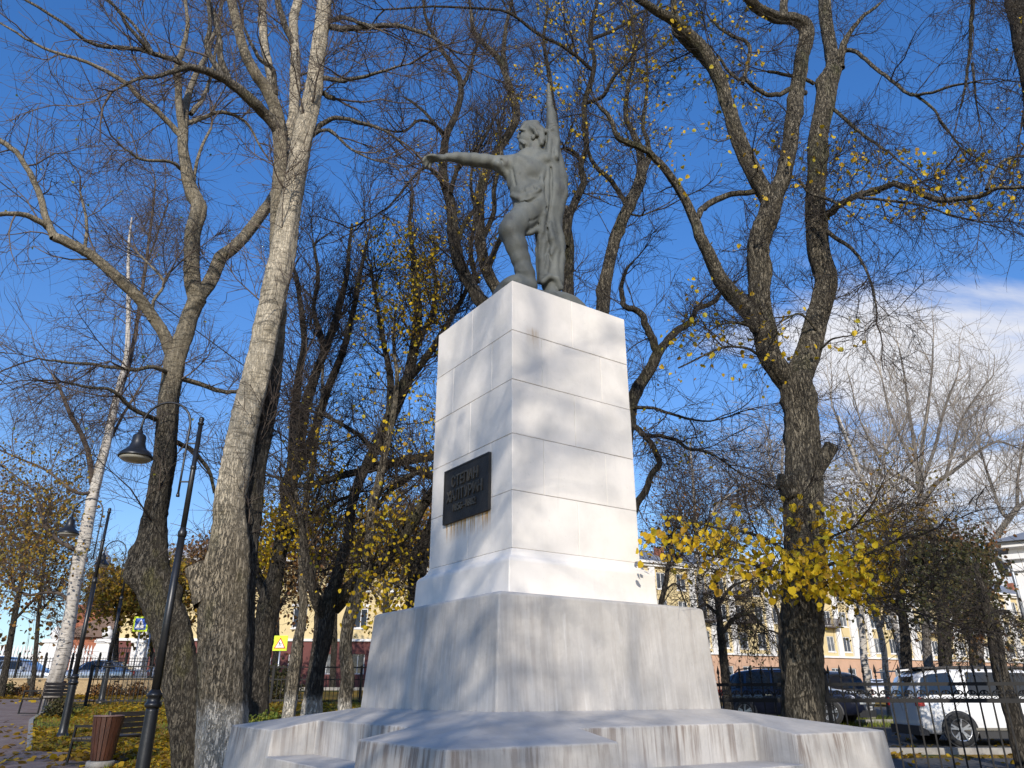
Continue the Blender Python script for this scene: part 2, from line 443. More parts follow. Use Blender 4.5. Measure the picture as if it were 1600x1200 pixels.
def limb_mesh(path4, sides=14, rough=.05, flare=None, seedv=0, rich=False):
    """path4 (m,4) xyz r -> knobbly tube with capped end"""
    rg = np.random.default_rng(seedv + 5)
    if rich: path4 = resample(path4, int(np.linalg.norm(np.diff(path4[:, :3], axis=0), axis=1).sum() / .07) + 4)
    m = len(path4); p = path4[:, :3]; r = path4[:, 3]
    knots = [(rg.uniform(.3, .97) * m, rg.random() * 6.28, rg.uniform(.12, .35), rg.uniform(1.5, 3.2)) for _ in range(int(m / 14))] if rich else []
    ridge = rg.normal(size=sides)
    t = nrm(np.gradient(p, axis=0)); x = np.cross(t[0], (0, 1, .1)); x = x / np.linalg.norm(x); V = []
    a = np.arange(sides) * 2 * PI / sides
    ph = rg.random((4,)) * 6.28
    s = np.concatenate(([0], np.cumsum(np.linalg.norm(np.diff(p, axis=0), axis=1))))
    for i in range(m):
        x = x - t[i] * np.dot(x, t[i]); x /= np.linalg.norm(x); y = np.cross(t[i], x)
        k = 1 + rough * (np.sin(3 * a + ph[0] + s[i] * .8) * .6 + np.sin(5 * a + ph[1] - s[i] * 1.3) * .5 + np.sin(2 * a + s[i] * 2.1 + ph[2]) * .5 + rg.normal(size=sides) * .28)
        if rich:
            ridge = .86 * ridge + .5 * rg.normal(size=sides); k = k + .020 * ridge
            for (ki, ka, kh, kw) in knots:
                da = np.abs((a - ka + PI) % (2 * PI) - PI); k = k + kh * np.exp(-(da / .42) ** 2 - ((i - ki) / kw) ** 2)
        if flare is not None:
            fl = flare * math.exp(-s[i] / .45); k = k + fl * (.6 + .55 * np.sin(5 * a + ph[3]))
        V.append(p[i] + (x[None] * np.cos(a)[:, None] + y[None] * np.sin(a)[:, None]) * (r[i] * k)[:, None])
    V = np.vstack(V)
    F = [(i * sides + k_, i * sides + (k_ + 1) % sides, (i + 1) * sides + (k_ + 1) % sides, (i + 1) * sides + k_) for i in range(m - 1) for k_ in range(sides)]
    F.append(tuple((m - 1) * sides + k_ for k_ in range(sides)))
    return V, F
def leaves_mesh(name, pos, size, mat_, hang=.6, attr=None):
    n = len(pos)
    base = np.array([(0, 0, 0), (0, 1, 0), (.30, -.06, .05), (.50, .30, .12), (.34, .72, .08), (-.30, -.06, .05), (-.50, .30, .12), (-.34, .72, .08)], float)
    d = nrm(RNG.normal(size=(n, 3)) + np.array((0, 0, -hang * 1.6)))
    x = nrm(np.cross(d, nrm(RNG.normal(size=(n, 3))))); z = np.cross(x, d)
    s = (size * (.65 + .6 * RNG.random(n)))[:, None, None]
    b = base[None] * s; curl = (.5 + 1.6 * RNG.random(n))[:, None, None]
    V = pos[:, None] + b[:, :, 0:1] * x[:, None] * .92 + b[:, :, 1:2] * d[:, None] + b[:, :, 2:3] * curl * z[:, None]
    f = np.array((0, 2, 3, 4, 1, 0, 1, 7, 6, 5)); F = (np.arange(n)[:, None] * 8 + f[None]).ravel()
    rv = np.repeat(RNG.random(n) if attr is None else attr, 2)
    return fast_mesh(name, V.reshape(-1, 3), F, mat_, False, rv, sizes=np.full(n * 2, 5))

bark_limb = bark('bark_grey_limb', (.09, .078, .062), (.24, .215, .175))  # grey bark of the poplar's thinner limbs, darkened to paint in their shade
TRI = {'twig': 0}; TWN = .62; TBN = .8
def make_tree(label, limbs, D, barkm, twigm, nb=60, nt=900, blen=(1.0, 2.4), tlen=(.35, .9), cat='tree', name='tree', group=None,
              leaves=None, trunk_sides=18, dd=None, up=.12, droop=0, flare=.35, brad=.022, trad=.0045, cull=True, sub=4, n2=None, base_z=None, wig=.16, limb_mat=None, avoid=None, dens=1.0, mats=None):
    """limbs: list of lists of (x_px, y_px, r_px[, depth offset]); the first is the trunk.
    all are turned into real 3-D paths at this tree's own depth."""
    nt = int(nt * TWN * dens); nb = int(nb * TBN); trad *= .88
    n2 = int(n2 * TWN) if n2 else n2
    paths = []
    for li, L_ in enumerate(limbs):
        pts = []
        for q in L_:
            off = q[3] if len(q) > 3 else 0
            Dq = D + off
            p = P(q[0], q[1], Dq); pts.append((*p, RM(q[0], q[1], Dq, q[2])))
        paths.append(np.array(pts))
    root = paths[0][0]
    bx, by = root[0], root[1]; bz = float(gz(bx, by)) if base_z is None else base_z
    # bring the trunk down to the ground
    if root[2] > bz - .1:
        nx = paths[0][0].copy(); nx[2] = bz - .25; nx[3] *= 1.10
        nx[0] -= (paths[0][1][0] - paths[0][0][0]) / max(.2, abs(paths[0][1][2] - paths[0][0][2])) * (root[2] - nx[2]) * .5
        if abs(root[2] - nx[2]) > .05: paths[0] = np.vstack((nx, paths[0]))
    bx, by = float(paths[0][0][0]), float(paths[0][0][1])
    t = thing(name, label, cat, (bx, by, bz), group=group); off = np.array((bx, by, bz))
    res = []
    for i, p in enumerate(paths):
        rmax = p[:, 3].max(); q = catmull(p, sub if len(p) < 12 else 3)
        q[:, 3] = np.maximum(q[:, 3], .006)
        # small wander that leaves the traced line recognisable
        w = np.cumsum(RNG.normal(size=(len(q), 3)), axis=0); w -= np.linspace(0, 1, len(q))[:, None] * w[-1]
        q[:, :3] += w * .010 * min(1, rmax / .05)
        sides = int(trunk_sides * 1.6) if rmax > .12 else (10 if rmax > .05 else 7)
        V, F = limb_mesh(q, sides, rough=.085 if rmax > .1 else .05, flare=flare if i == 0 else None, seedv=i * 7 + int(abs(bx) * 10), rich=rmax > .11)
        me = bpy.data.meshes.new('m'); me.from_pydata([tuple(v) for v in V - off], [], F)
        me.polygons.foreach_set('use_smooth', [True] * len(me.polygons))
        me.materials.append(mats[i] if (mats and i in mats) else limb_mat[1] if (limb_mat and i and max(q_[2] for q_ in limbs[i]) <= limb_mat[0]) else barkm); me.update()
        link('trunk' if i == 0 else 'limb', me, t)
        res.append(resample(q, 14))
    res = np.array(res)
    # branches come off the traced limbs; the trunk's lower part stays bare
    par = res[:, :, :3].copy(); par[0] = resample(res[0][int(14 * .45):], 14)[:, :3]
    lens = np.linalg.norm(np.diff(par, axis=1), axis=2).sum(1)
    lev = [par]
    B, ib, tb = grow(par, nb, blen, (30, 70), k=7, wig=wig * 1.1, up=up, tmin=.08, droop=droop)
    # continuation shoots at limb ends
    ends = []
    for q in res[1:] if len(res) > 1 else res:
        for _ in range(2):
            d = nrm(q[-1, :3] - q[-3, :3]); e = [q[-1, :3]]
            Lc = RNG.uniform(*blen)
            for j in range(6):
                d = nrm(d + RNG.normal(size=3) * .2 + np.array((0, 0, up * .6))); e.append(e[-1] + d * Lc / 6)
            ends.append(e)
    if ends: B = np.concatenate((B, np.array(ends)))
    C, ic, tcx = grow(B, n2 or nb * 4, (tlen[1] * .7, tlen[1] * 1.5), (25, 65), k=5, wig=wig * 1.2, up=up * .8, tmin=.1, droop=droop)
    src = np.concatenate((resample_all(B, 5), C, C, resample_all(par, 5)[:max(1, len(par))]))
    T_, it, tt = grow(src, nt, tlen, (20, 65), k=4, wig=wig * 1.3, up=up * .6, tmin=.1, droop=droop)
    if avoid:
        def away(A):
            px, py = proj(A); return ~((px > avoid[0]) & (px < avoid[2]) & (py > avoid[1]) & (py < avoid[3])).any(axis=1)
        B = B[away(B)]; C = C[away(C)]; T_ = T_[away(T_)]
    if cull:
        for_keep = lambda A: keepmask(A[:, A.shape[1] // 2])
        B = B[for_keep(B)]; C = C[for_keep(C)]; T_ = T_[for_keep(T_)]
    def taper(n, k, r0, r1, var=.35):
        return (r0 * (1 - var / 2 + var * RNG.random((n, 1)))) * np.linspace(1, r1 / r0, k)[None]
    if len(B):
        V, F = tubes(B, taper(len(B), B.shape[1], brad, brad * .28, .8), 5)
        link('branches', fast_mesh('branches', V - off, F, twigm if brad < .03 else twigm), t, kind='stuff')
    V1, F1 = tubes(C, taper(len(C), 5, brad * .42, trad, .5), 3)
    V2, F2 = tubes(T_, taper(len(T_), 4, trad * 1.25, trad * .5, .4), 3)
    TRI['twig'] += (len(F1) + len(F2)) * 2
    link('twigs', fast_mesh('twigs', np.vstack((V1, V2)) - off, np.vstack((F1, F2 + len(V1))), twigm), t, kind='stuff')
    if leaves:
        ends_ = np.concatenate((T_[:, -1], T_[:, 2], C[:, -1]))
        for lf in leaves:
            px, py = proj(ends_)
            w = np.full(len(ends_), lf.get('base', 0.0))
            for (x0, y0, x1, y1, wt) in lf.get('boxes', ()):
                w[(px > x0) & (px < x1) & (py > y0) & (py < y1)] += wt
            if w.sum() <= 0: continue
            nl = lf['n']; ii = RNG.choice(len(ends_), nl, p=w / w.sum())
            pos = ends_[ii] + RNG.normal(size=(nl, 3)) * lf.get('spread', .06)
            link('leaves', leaves_mesh('leaves', pos - off, lf.get('size', .06), lf['mat']), t, kind='stuff')
    return t, par, B, C, T_, off
def resample_all(A, k):
    kk = A.shape[1]; f = np.linspace(0, kk - 1, k); i0 = np.clip(f.astype(int), 0, kk - 2); fr = (f - i0)[None, :, None]
    return A[:, i0] * (1 - fr) + A[:, i0 + 1] * fr
def keepmask(p):
    ok, px, py = in_view(p)
    return ok & (px > -170) & (px < 1770) & (py > -170) & (py < 1330)
# ------------------------------------------------------------------ ground
def sheet(name, poly, lift, m, dx=1.0, ylist=None, zf=None):
    bm = bmesh.new()
    f = bm.faces.new([bm.verts.new((x, y, 0)) for x, y in poly])
    xs = [p[0] for p in poly]; ys = [p[1] for p in poly]
    x = math.floor(min(xs)) + dx
    def cut(co, no):
        g = bm.verts[:] + bm.edges[:] + bm.faces[:]
        bmesh.ops.bisect_plane(bm, geom=g, plane_co=co, plane_no=no)
    while x < max(xs): cut((x, 0, 0), (1, 0, 0)); x += dx
    for x in np.arange(-3, 6.01, .75):
        if min(xs) < x < max(xs): cut((float(x), 0, 0), (1, 0, 0))
    for y in (ylist if ylist is not None else np.arange(math.ceil(min(ys)), max(ys), dx)):
        if min(ys) < y < max(ys): cut((0, float(y), 0), (0, 1, 0))
    for v in bm.verts: v.co.z = float((zf or gz)(v.co.x, v.co.y)) + lift
    bmesh.ops.recalc_face_normals(bm, faces=bm.faces)
    if sum(f.normal.z for f in bm.faces) < 0: bmesh.ops.reverse_faces(bm, faces=bm.faces)
    me = bpy.data.meshes.new(name); bm.to_mesh(me); bm.free(); me.materials.append(m)
    for p in me.polygons: p.use_smooth = True
    return link(name, me, kind='structure')
N = NT('ground_lawn', .95); N.b.inputs['Specular IOR Level'].default_value = .15
v = N.vec()
g_ = N.mix(N.rng(N.noise(v, 9, 6), .35, .65), (.045, .06, .018), (.10, .11, .03))
lt = N.mix(N.rng(N.noise(N.vec(loc=(5, 5, 0)), 22, 4), .35, .65), (.38, .24, .03), (.17, .09, .03))
g_ = N.mix(N.rng(N.noise(N.vec(loc=(2, 9, 0)), .9, 7, .7), .38, .50), g_, lt)
N.color(N.mix(N.rng(N.noise(N.vec(loc=(8, 2, 0)), 3, 5), .62, .72), g_, (.06, .045, .03)))
N.bump(N.noise(v, 30, 6), .8, .05); lawn_m = N.m
YL = sorted(set([q[0] for q in LP + RP] + [.5 + q for q in range(8, 40)] + list(range(-20, 60, 4)) + [80, 120, 160, 220, 300]))
sheet('ground', [(-500, -60), (500, -60), (500, 600), (-500, 600)], 0, lawn_m, dx=25, ylist=YL)
asph = mat('asphalt', (.045, .045, .048), .9, col2=(.075, .073, .072), scale=14, bump=.5, bscale=60)
N = NT('paving', .85)
br = N.n('TexBrick'); br.inputs['Scale'].default_value = 5; br.inputs['Color1'].default_value = (.13, .085, .075, 1); br.inputs['Color2'].default_value = (.19, .13, .115, 1); br.inputs['Mortar'].default_value = (.07, .06, .055, 1)
N.l(N.vec(), br.inputs['Vector'])
N.color(N.mix(N.rng(N.noise(N.vec(), 2.2, 6), .35, .7, 0., .6), br.outputs['Color'], (.22, .18, .16))); N.bump(br.outputs['Fac'], .3, .01); pave_m = N.m
sheet('path', [(-45, 9), (-7.0, 9), (-7.2, 16.6), (-10.2, 17.4), (-13.5, 22.9), (-16.5, 29.6), (-8, 30.2), (-8, 31.6), (-21, 31.8), (-45, 31.8)], .006, pave_m, dx=1.5, ylist=YL)
road_z = lambda x, y: gz(x, y)
sheet('road', [(-120, 40), (-6, 40), (-2, 37), (4, 33), (4, 18.7), (120, 18.7), (120, 36), (40, 38), (12, 46), (-4, 52), (-120, 51.5)], .006, asph, dx=6, ylist=YL)
sheet('pavement', [(2, 14.2), (60, 12.5), (60, 17.7), (2, 17.7)], .006, asph, dx=2, ylist=YL)
def strip(name, a, b, w, h, m, seg=1.0):
    """a kerb along a straight line, following the terrain"""
    a = np.array(a, float); b = np.array(b, float); L = np.linalg.norm(b - a); n = max(1, int(L / seg)); mb = MB()
    d = (b - a) / L; s = np.array((-d[1], d[0])) * w / 2; V = []
    for i in range(n + 1):
        p = a + d * L * i / n; z = float(gz(*p))
        for q, zz_ in ((-s, -.1), (-s, h), (s, h), (s, -.1)): V.append((p[0] + q[0], p[1] + q[1], z + zz_))
    F = [(i * 4 + k, i * 4 + k + 1, i * 4 + k + 5, i * 4 + k + 4) for i in range(n) for k in range(3)] + [(0, 1, 2, 3), (n * 4 + 3, n * 4 + 2, n * 4 + 1, n * 4)]
    mb.add(V, F); return mb.build(name, m, kind='structure', recalc=True)
kerb_m = mat('kerb_stone', (.30, .29, .27), .9, col2=(.20, .19, .18), scale=6, bump=.4)
strip('kerb', (4, 18.6), (60, 18.6), .16, .13, kerb_m)
strip('kerb', (-60, 39.9), (-6, 39.9), .2, .14, kerb_m, 3)
strip('path_edging', (-10.2, 17.5), (-13.5, 22.95), .10, .05, kerb_m)
strip('path_edging', (-13.5, 22.95), (-16.5, 29.5), .10, .05, kerb_m)
strip('kerb', (8, 27.2), (40, 29.5), .2, .14, kerb_m, 2)

# fallen leaves: litter far too many to count
def scatter(n, x0, x1, y0, y1, size, name, ex=lambda x, y: np.zeros(len(x), bool), mt=litter):
    x = RNG.uniform(x0, x1, n * 2); y = RNG.uniform(y0, y1, n * 2)
    cl = np.sin(x * 1.7 + np.cos(y * 1.1) * 2) + np.cos(y * 1.9 + x * .6) + np.sin(x * .45 + y * .7)
    keep = (~ex(x, y)) & (cl + RNG.normal(size=len(x)) * .9 > -.2)
    p = np.stack((x, y, gz(x, y) + .02 + .02 * RNG.random(len(x))), 1)[keep][:n]
    ok, px, py = in_view(p)
    p = p[ok & (px > -80) & (px < 1680) & (py < 1260)]
    o = link(name, flat_leaves(name, p, size, mt), kind='stuff'); return o
def flat_leaves(name, pos, size, mt):
    n = len(pos); a = RNG.random(n) * 6.28; t = RNG.normal(size=(n, 2)) * .35
    base = np.array([(0, -.5), (.45, -.15), (.4, .3), (0, .6), (-.4, .3), (-.45, -.15)])
    s = size * (.6 + .7 * RNG.random(n))
    X = base[None, :, 0] * np.cos(a)[:, None] - base[None, :, 1] * np.sin(a)[:, None]
    Y = base[None, :, 0] * np.sin(a)[:, None] + base[None, :, 1] * np.cos(a)[:, None]
    Z = X * t[:, :1] + Y * t[:, 1:]
    V = pos[:, None] + np.stack((X, Y, Z), -1) * s[:, None, None]
    F = np.arange(n)[:, None] * 6 + np.arange(6)[None]
    return fast_mesh(name, V.reshape(-1, 3), F, mt, False, RNG.random(n))
path_ex = lambda x, y: (y < 17.0) & (x < -7.2) & (RNG.random(len(x)) < .93)
scatter(24000, -14, -3.0, 14, 29, .12, 'fallen_leaves', lambda x, y: ((y < 17.2) & (x < -7.2) | (x < -10.2 - (y - 17.4) * .58)) & (RNG.random(len(x)) < .96))
scatter(11000, -9, 2, 16, 30, .13, 'fallen_leaves')
scatter(1500, 6, 16, 17.6, 18.5, .10, 'fallen_leaves')
scatter(2600, -22, -13, 26, 36, .13, 'fallen_leaves', lambda x, y: (y < 31.8) & (RNG.random(len(x)) < .9))
scatter(700, 3, 14, 13, 27, .09, 'fallen_leaves')
# grass blades
def grass(n, x0, x1, y0, y1, h, mt, name='grass'):
    x = RNG.uniform(x0, x1, n); y = RNG.uniform(y0, y1, n)
    ok = ~((y < 17.2) & (x < -7.2)) & ~(x < -10.2 - (y - 17.4) * .58) if x1 < 0 else np.ones(n, bool)
    p = np.stack((x, y, gz(x, y)), 1)[ok]; k, px, py = in_view(p); p = p[k & (px > -60) & (px < 1660) & (py < 1240)]; n = len(p)
    a = RNG.random(n) * 6.28; w = .012; hh = h * (.5 + RNG.random(n)); ln = RNG.normal(size=(n, 2)) * .04
    dx = np.stack((np.cos(a), np.sin(a), a * 0), 1) * w
    top = p + np.stack((ln[:, 0], ln[:, 1], hh), 1)
    V = np.stack((p - dx, p + dx, top), 1).reshape(-1, 3)
    link(name, fast_mesh(name, V, np.arange(n * 3).reshape(-1, 3), mt, False, RNG.random(n)), kind='stuff')
grass(15000, -14, -3, 14, 30, .09, leafG); grass(9000, 8, 14, 26, 33, .14, leafG)

# ------------------------------------------------------------------ monument
MC = (0.26, 9.89); MROT = math.atan2(.5635, .826)
N = NT('white_stone_paint', .62); o_ = N.tc.outputs['Object']; s_ = N.sep(o_)
c = N.mix(N.rng(N.noise(N.vec(), 2.3, 8, .6), .35, .72), (.76, .72, .675), (.675, .64, .595))
vst = N.noise(N.vec((5, 5, .5)), 3.0, 6, .65)
c = N.mix(N.rng(vst, .56, .78, 0., .45), c, (.60, .575, .54))
sm = N.rng(N.noise(N.vec((1, 1, 1), loc=(3, 3, 3)), 26, 3), .66, .74, 0., .35)
c = N.mix(sm, c, (.52, .50, .47))
# rust that has run down below the plaque and from the upper joint
st = N.rng(N.noise(N.vec((24, 24, 1.2)), 1.0, 4, .6), .42, .62)
zr = N.math('MULTIPLY', N.rng(s_[2], 3.32, 3.60, 0., 1.), N.rng(s_[2], 3.603, 3.612, 1., 0.))
br_ = N.math('MULTIPLY', N.math('MULTIPLY', N.rng(s_[1], -.56, -.50, 0., 1.), N.rng(s_[1], .55, .60, 1., 0.)), N.rng(s_[0], -.97, -.98, 0., 1.))
c = N.mix(N.math('MULTIPLY', N.math('MULTIPLY', zr, br_), st), c, (.50, .27, .06))
r2 = N.math('MULTIPLY', N.math('MULTIPLY', N.rng(s_[0], -.80, -.72, 0., 1.), N.rng(s_[0], -.60, -.55, 1., 0.)), N.math('MULTIPLY', N.rng(s_[2], 5.62, 5.86, 0., 1.), N.rng(s_[2], 5.9, 6.0, 1., 0.)))
c = N.mix(N.math('MULTIPLY', r2, N.rng(st, 0, 1, .2, .7)), c, (.45, .30, .14))
N.color(c); N.bump(N.noise(N.vec(), 14, 6, .6), .25, .012); stone_m = N.m
N = NT('grey_plinth_paint', .72); s_ = N.sep(N.tc.outputs['Object'])
c = N.mix(N.rng(N.noise(N.vec(), 1.6, 8, .65), .35, .7), (.50, .475, .445), (.40, .38, .355))
st = N.noise(N.vec((15, 15, .55)), 1.0, 5, .68)
top = N.rng(N.math('ADD', s_[2], N.math('MULTIPLY', N.noise(N.vec((7, 7, .1)), 1.0, 4), -.9)), .25, .80)
nz = N.sep(N.n('NewGeometry').outputs['Normal'])
steep = N.rng(nz[2], .3, .6, 1., 0.)
f = N.math('MULTIPLY', N.math('MULTIPLY', N.rng(st, .42, .60), N.rng(top, 0, 1, .28, 1.)), steep)
f = N.math('MULTIPLY', f, N.rng(s_[2], 1.36, 1.42, .9, .22))
f = N.math('MULTIPLY', f, N.rng(N.noise(N.vec((1, 1, .2), loc=(2, 8, 0)), 1.7, 4, .6), .36, .56, .35, 1.))
c = N.mix(f, c, (.20, .16, .135))
fl = N.math('MULTIPLY', N.rng(N.noise(N.vec((1, 1, 1), loc=(7, 1, 0)), 2.6, 7, .7), .45, .72, 0., .55), N.rng(nz[2], .5, .8))
c = N.mix(fl, c, (.36, .33, .30))
wht = N.math('MULTIPLY', N.rng(N.noise(N.vec((18, 18, .5), loc=(5, 5, 5)), 1.0, 4), .60, .70, 0., .28), steep)
c = N.mix(wht, c, (.66, .65, .64))
pits = N.rng(N.noise(N.vec(loc=(1, 2, 3)), 38, 2), .70, .76, 0., .5)
c = N.mix(pits, c, (.30, .27, .25))
N.color(c); N.bump(N.math('ADD', N.noise(N.vec(), 9, 7, .65), N.math('MULTIPLY', N.noise(N.vec(), 1.4, 3), 1.5)), .45, .022); plinth_m = N.m

mon = thing('monument_pedestal', 'tall white stone block pedestal on a grey stepped plinth with a dark name plaque', 'monument pedestal', (*MC, 0), MROT)
def rounded(mb, name, m, parent, w, seg=2, ang=25, kind=None):
    me = mb.mesh(name, m); bm = bmesh.new(); bm.from_mesh(me); bmesh.ops.remove_doubles(bm, verts=bm.verts, dist=1e-4)
    bmesh.ops.recalc_face_normals(bm, faces=bm.faces)
    ed = [e for e in bm.edges if len(e.link_faces) == 2 and e.calc_face_angle(0) > R(ang)]
    bmesh.ops.bevel(bm, geom=ed, offset=w, segments=seg, affect='EDGES', clamp_overlap=True, profile=.5)
    bm.to_mesh(me); bm.free()
    return link(name, me, parent, kind=kind)
# platform with notched sides
zt = lambda a, b: 1.40 - .176 * (max(abs(a), abs(b)) - 1.55)
side = [(-2.8, -2.8), (-2.8, -1.22), (-2.28, -1.22), (-2.28, 1.14), (-2.8, 1.14)]
mb = MB(); outl = []
for k in range(4):
    ca, sa = round(math.cos(-k * PI / 2)), round(math.sin(-k * PI / 2))
    rot = lambda p: (p[0] * ca - p[1] * sa, p[0] * sa + p[1] * ca)
    pts = [rot(p) for p in side] + [rot((-2.8, 2.8))]
    inner = [rot((-1.4, 1.4)), rot((-1.4, -1.4))]
    mb.add([(*p, zt(*p)) for p in pts + inner], [tuple(range(8))])
    outl += pts[:-1]
def batter(p): return tuple((q / abs(q)) * {2.8: 2.93, 2.28: 2.31}.get(round(abs(q), 2), abs(q)) for q in p)
n_ = len(outl)
mb.add([(*p, zt(*p)) for p in outl] + [(*batter(p), -.3) for p in outl], [(i, (i + 1) % n_, n_ + (i + 1) % n_, n_ + i) for i in range(n_)])
rounded(mb, 'platform', plinth_m, mon, .014)
for k in range(4):
    ca, sa = round(math.cos(-k * PI / 2)), round(math.sin(-k * PI / 2))
    for (a0, a1, z) in ((-2.86, -2.25, .915), (-3.18, -2.84, .47)):
        mb = MB(); x0, x1 = sorted((a0 * ca, a1 * ca)) if ca else sorted((1.15 * sa, -1.2 * sa))
        pts = [(a0, -1.215 - .002), (a1, -1.215), (a1, 1.135), (a0, 1.135)]
        mb.prism([(p[0] * ca - p[1] * sa, p[0] * sa + p[1] * ca) for p in pts], -.3, z - (0 if a1 > -2.5 else .0))
        rounded(mb, 'step', plinth_m, mon, .012)
def frustum(name, rings, m, w=.018, seg=2, ang=12):
    mb = MB()
    for h, z in rings: mb.v += [(-h, -h, z), (h, -h, z), (h, h, z), (-h, h, z)]
    for i in range(len(rings) - 1):
        for k in range(4): mb.f.append((i * 4 + k, i * 4 + (k + 1) % 4, i * 4 + 4 + (k + 1) % 4, i * 4 + 4 + k)); mb.smooth.append(False)
    mb.f += [(3, 2, 1, 0), tuple(len(rings) * 4 - 4 + k for k in range(4))]; mb.smooth += [False] * 2
    return rounded(mb, name, m, mon, w, seg, ang)
frustum('plinth', [(1.575, 1.36), (1.50, 2.51), (1.44, 2.535)], plinth_m, .02)
frustum('base_moulding', [(1.125, 2.50), (1.105, 2.93), (1.085, 2.965), (1.03, 3.00), (1.0, 3.05), (.99, 3.085), (.95, 3.10)], stone_m, .012, 2, 20)
frustum('shaft_core', [(.974, 3.0), (.974, 6.55)], mat('mortar', (.30, .28, .26), .95, col2=(.5, .48, .46), scale=5), .002, 1)
ZS = [3.088, 3.76, 4.46, 5.17, 5.85, 6.575]
jr = random.Random(4)
for ci in range(5):
    z0, z1 = ZS[ci] + .003, ZS[ci + 1] - .003
    h = .985; cuts = [-h, 0, h] if ci % 2 == 0 else [-h, -.515, .485, h]
    nn = len(cuts) - 1
    for i in range(nn):
        for j in range(nn):
            if nn == 3 and i == 1 and j == 1: continue
            e = .0022
            x0, x1, y0, y1 = cuts[i] + (e if i else 0), cuts[i + 1] - (e if i < nn - 1 else 0), cuts[j] + (e if j else 0), cuts[j + 1] - (e if j < nn - 1 else 0)
            q = lambda: jr.uniform(-.0018, .0018)
            if i == 0: x0 += q()
            if i == nn - 1: x1 += q()
            if j == 0: y0 += q()
            if j == nn - 1: y1 += q()
            mb = MB().box(x0, x1, y0, y1, z0, z1)
            rounded(mb, 'stone_block', stone_m, mon, .004, 1)
# plaque
plq_m = mat('dark_bronze', (.014, .013, .013), .6, .1, col2=(.028, .026, .025), scale=9, bump=.35, bscale=40)
mb = MB().box(-1.022, -.984, -.535, .585, 3.605, 4.335)
plq = rounded(mb, 'plaque', plq_m, mon, .005, 1)
mb = MB()
for b0, b1, za, zb in ((-.535, .585, 4.310, 4.335), (-.535, .585, 3.605, 3.63), (-.535, -.51, 3.63, 4.31), (.56, .585, 3.63, 4.31)):
    mb.box(-1.028, -1.020, b0 + .001, b1 - .001, za + .0005, zb - .0005)
mb.build('border', plq_m, plq)
let_m = mat('bronze_letters', (.115, .10, .078), .5, .2, col2=(.05, .044, .036), scale=12)
def lettering(txt, size, bc, zc, parent, name='lettering', wfit=None):
    cu = bpy.data.curves.new('t', 'FONT'); cu.body = txt; cu.size = size; cu.extrude = .009; cu.align_x = 'CENTER'; cu.align_y = 'CENTER'; cu.offset = .003; cu.resolution_u = 3
    ob = bpy.data.objects.new('t', cu); COL.objects.link(ob)
    bpy.context.view_layer.update()
    me = bpy.data.meshes.new_from_object(ob.evaluated_get(bpy.context.evaluated_depsgraph_get()))
    bpy.data.objects.remove(ob)
    xs = [v.co.x for v in me.vertices]; w = max(xs) - min(xs); k = (wfit / w) if wfit else 1
    for v in me.vertices:
        x, y, z = v.co; v.co = (-1.030 - z, bc - x * k, zc + y)
    me.materials.clear(); me.materials.append(let_m)
    me.flip_normals() if False else None
    return link(name, me, parent)
lettering('СТЕПАН', .20, .04, 4.13, plq, wfit=.66)
lettering('ХАЛТУРИН', .20, .04, 3.94, plq, wfit=.88)
lettering('1856–1882', .125, .04, 3.78, plq, wfit=.56)

# ------------------------------------------------------------------ buildings
glass_m = mat('window_glass', (.035, .045, .06), .08, 0, spec=.8)
curt_m = mat('window_glass_curtained', (.20, .21, .22), .15, 0, col2=(.05, .06, .07), scale=1.5, spec=.7)
yel_m = mat('yellow_render', (.62, .50, .27), .9, col2=(.55, .44, .24), scale=.8, bump=.1)
wht_m = mat('white_render', (.74, .73, .72), .9, col2=(.62, .61, .60), scale=.9, bump=.1)
sal_m = mat('salmon_render', (.52, .33, .23), .9, col2=(.45, .29, .20), scale=.9, bump=.1)
roof_m = mat('grey_sheet_roof', (.22, .24, .27), .5, .3, col2=(.30, .31, .33), scale=2)
red_m = mat('dark_red_render', (.15, .05, .045), .9, col2=(.12, .045, .04), scale=.8)
brick_m = mat('red_brick', (.33, .12, .065), .9, col2=(.25, .09, .055), scale=3)
def window_meshes(w, h):
    fr = MB(); t = .07
    fr.box(-w / 2, w / 2, -.06, .02, -h / 2, -h / 2 + t).box(-w / 2, w / 2, -.06, .02, h / 2 - t, h / 2)
    fr.box(-w / 2, -w / 2 + t, -.06, .02, -h / 2 + t, h / 2 - t).box(w / 2 - t, w / 2, -.06, .02, -h / 2 + t, h / 2 - t)
    fr.box(-.03, .03, -.055, .015, -h / 2 + t, h / 2 - t).box(-w / 2 - .12, w / 2 + .12, -.16, .02, -h / 2 - .12, -h / 2 - .01)
    pn = MB().box(-w / 2 + .04, w / 2 - .04, -.012, .02, -h / 2 + .04, h / 2 - .04)
    return fr.mesh('window', wht_m), pn.mesh('pane', glass_m), pn.mesh('pane', curt_m)
def put_window(meshes, x, y, z, parent, rnd):
    f = link('window', meshes[0], parent, (x, y, z)); link('pane', meshes[1 if rnd < .6 else 2], f)
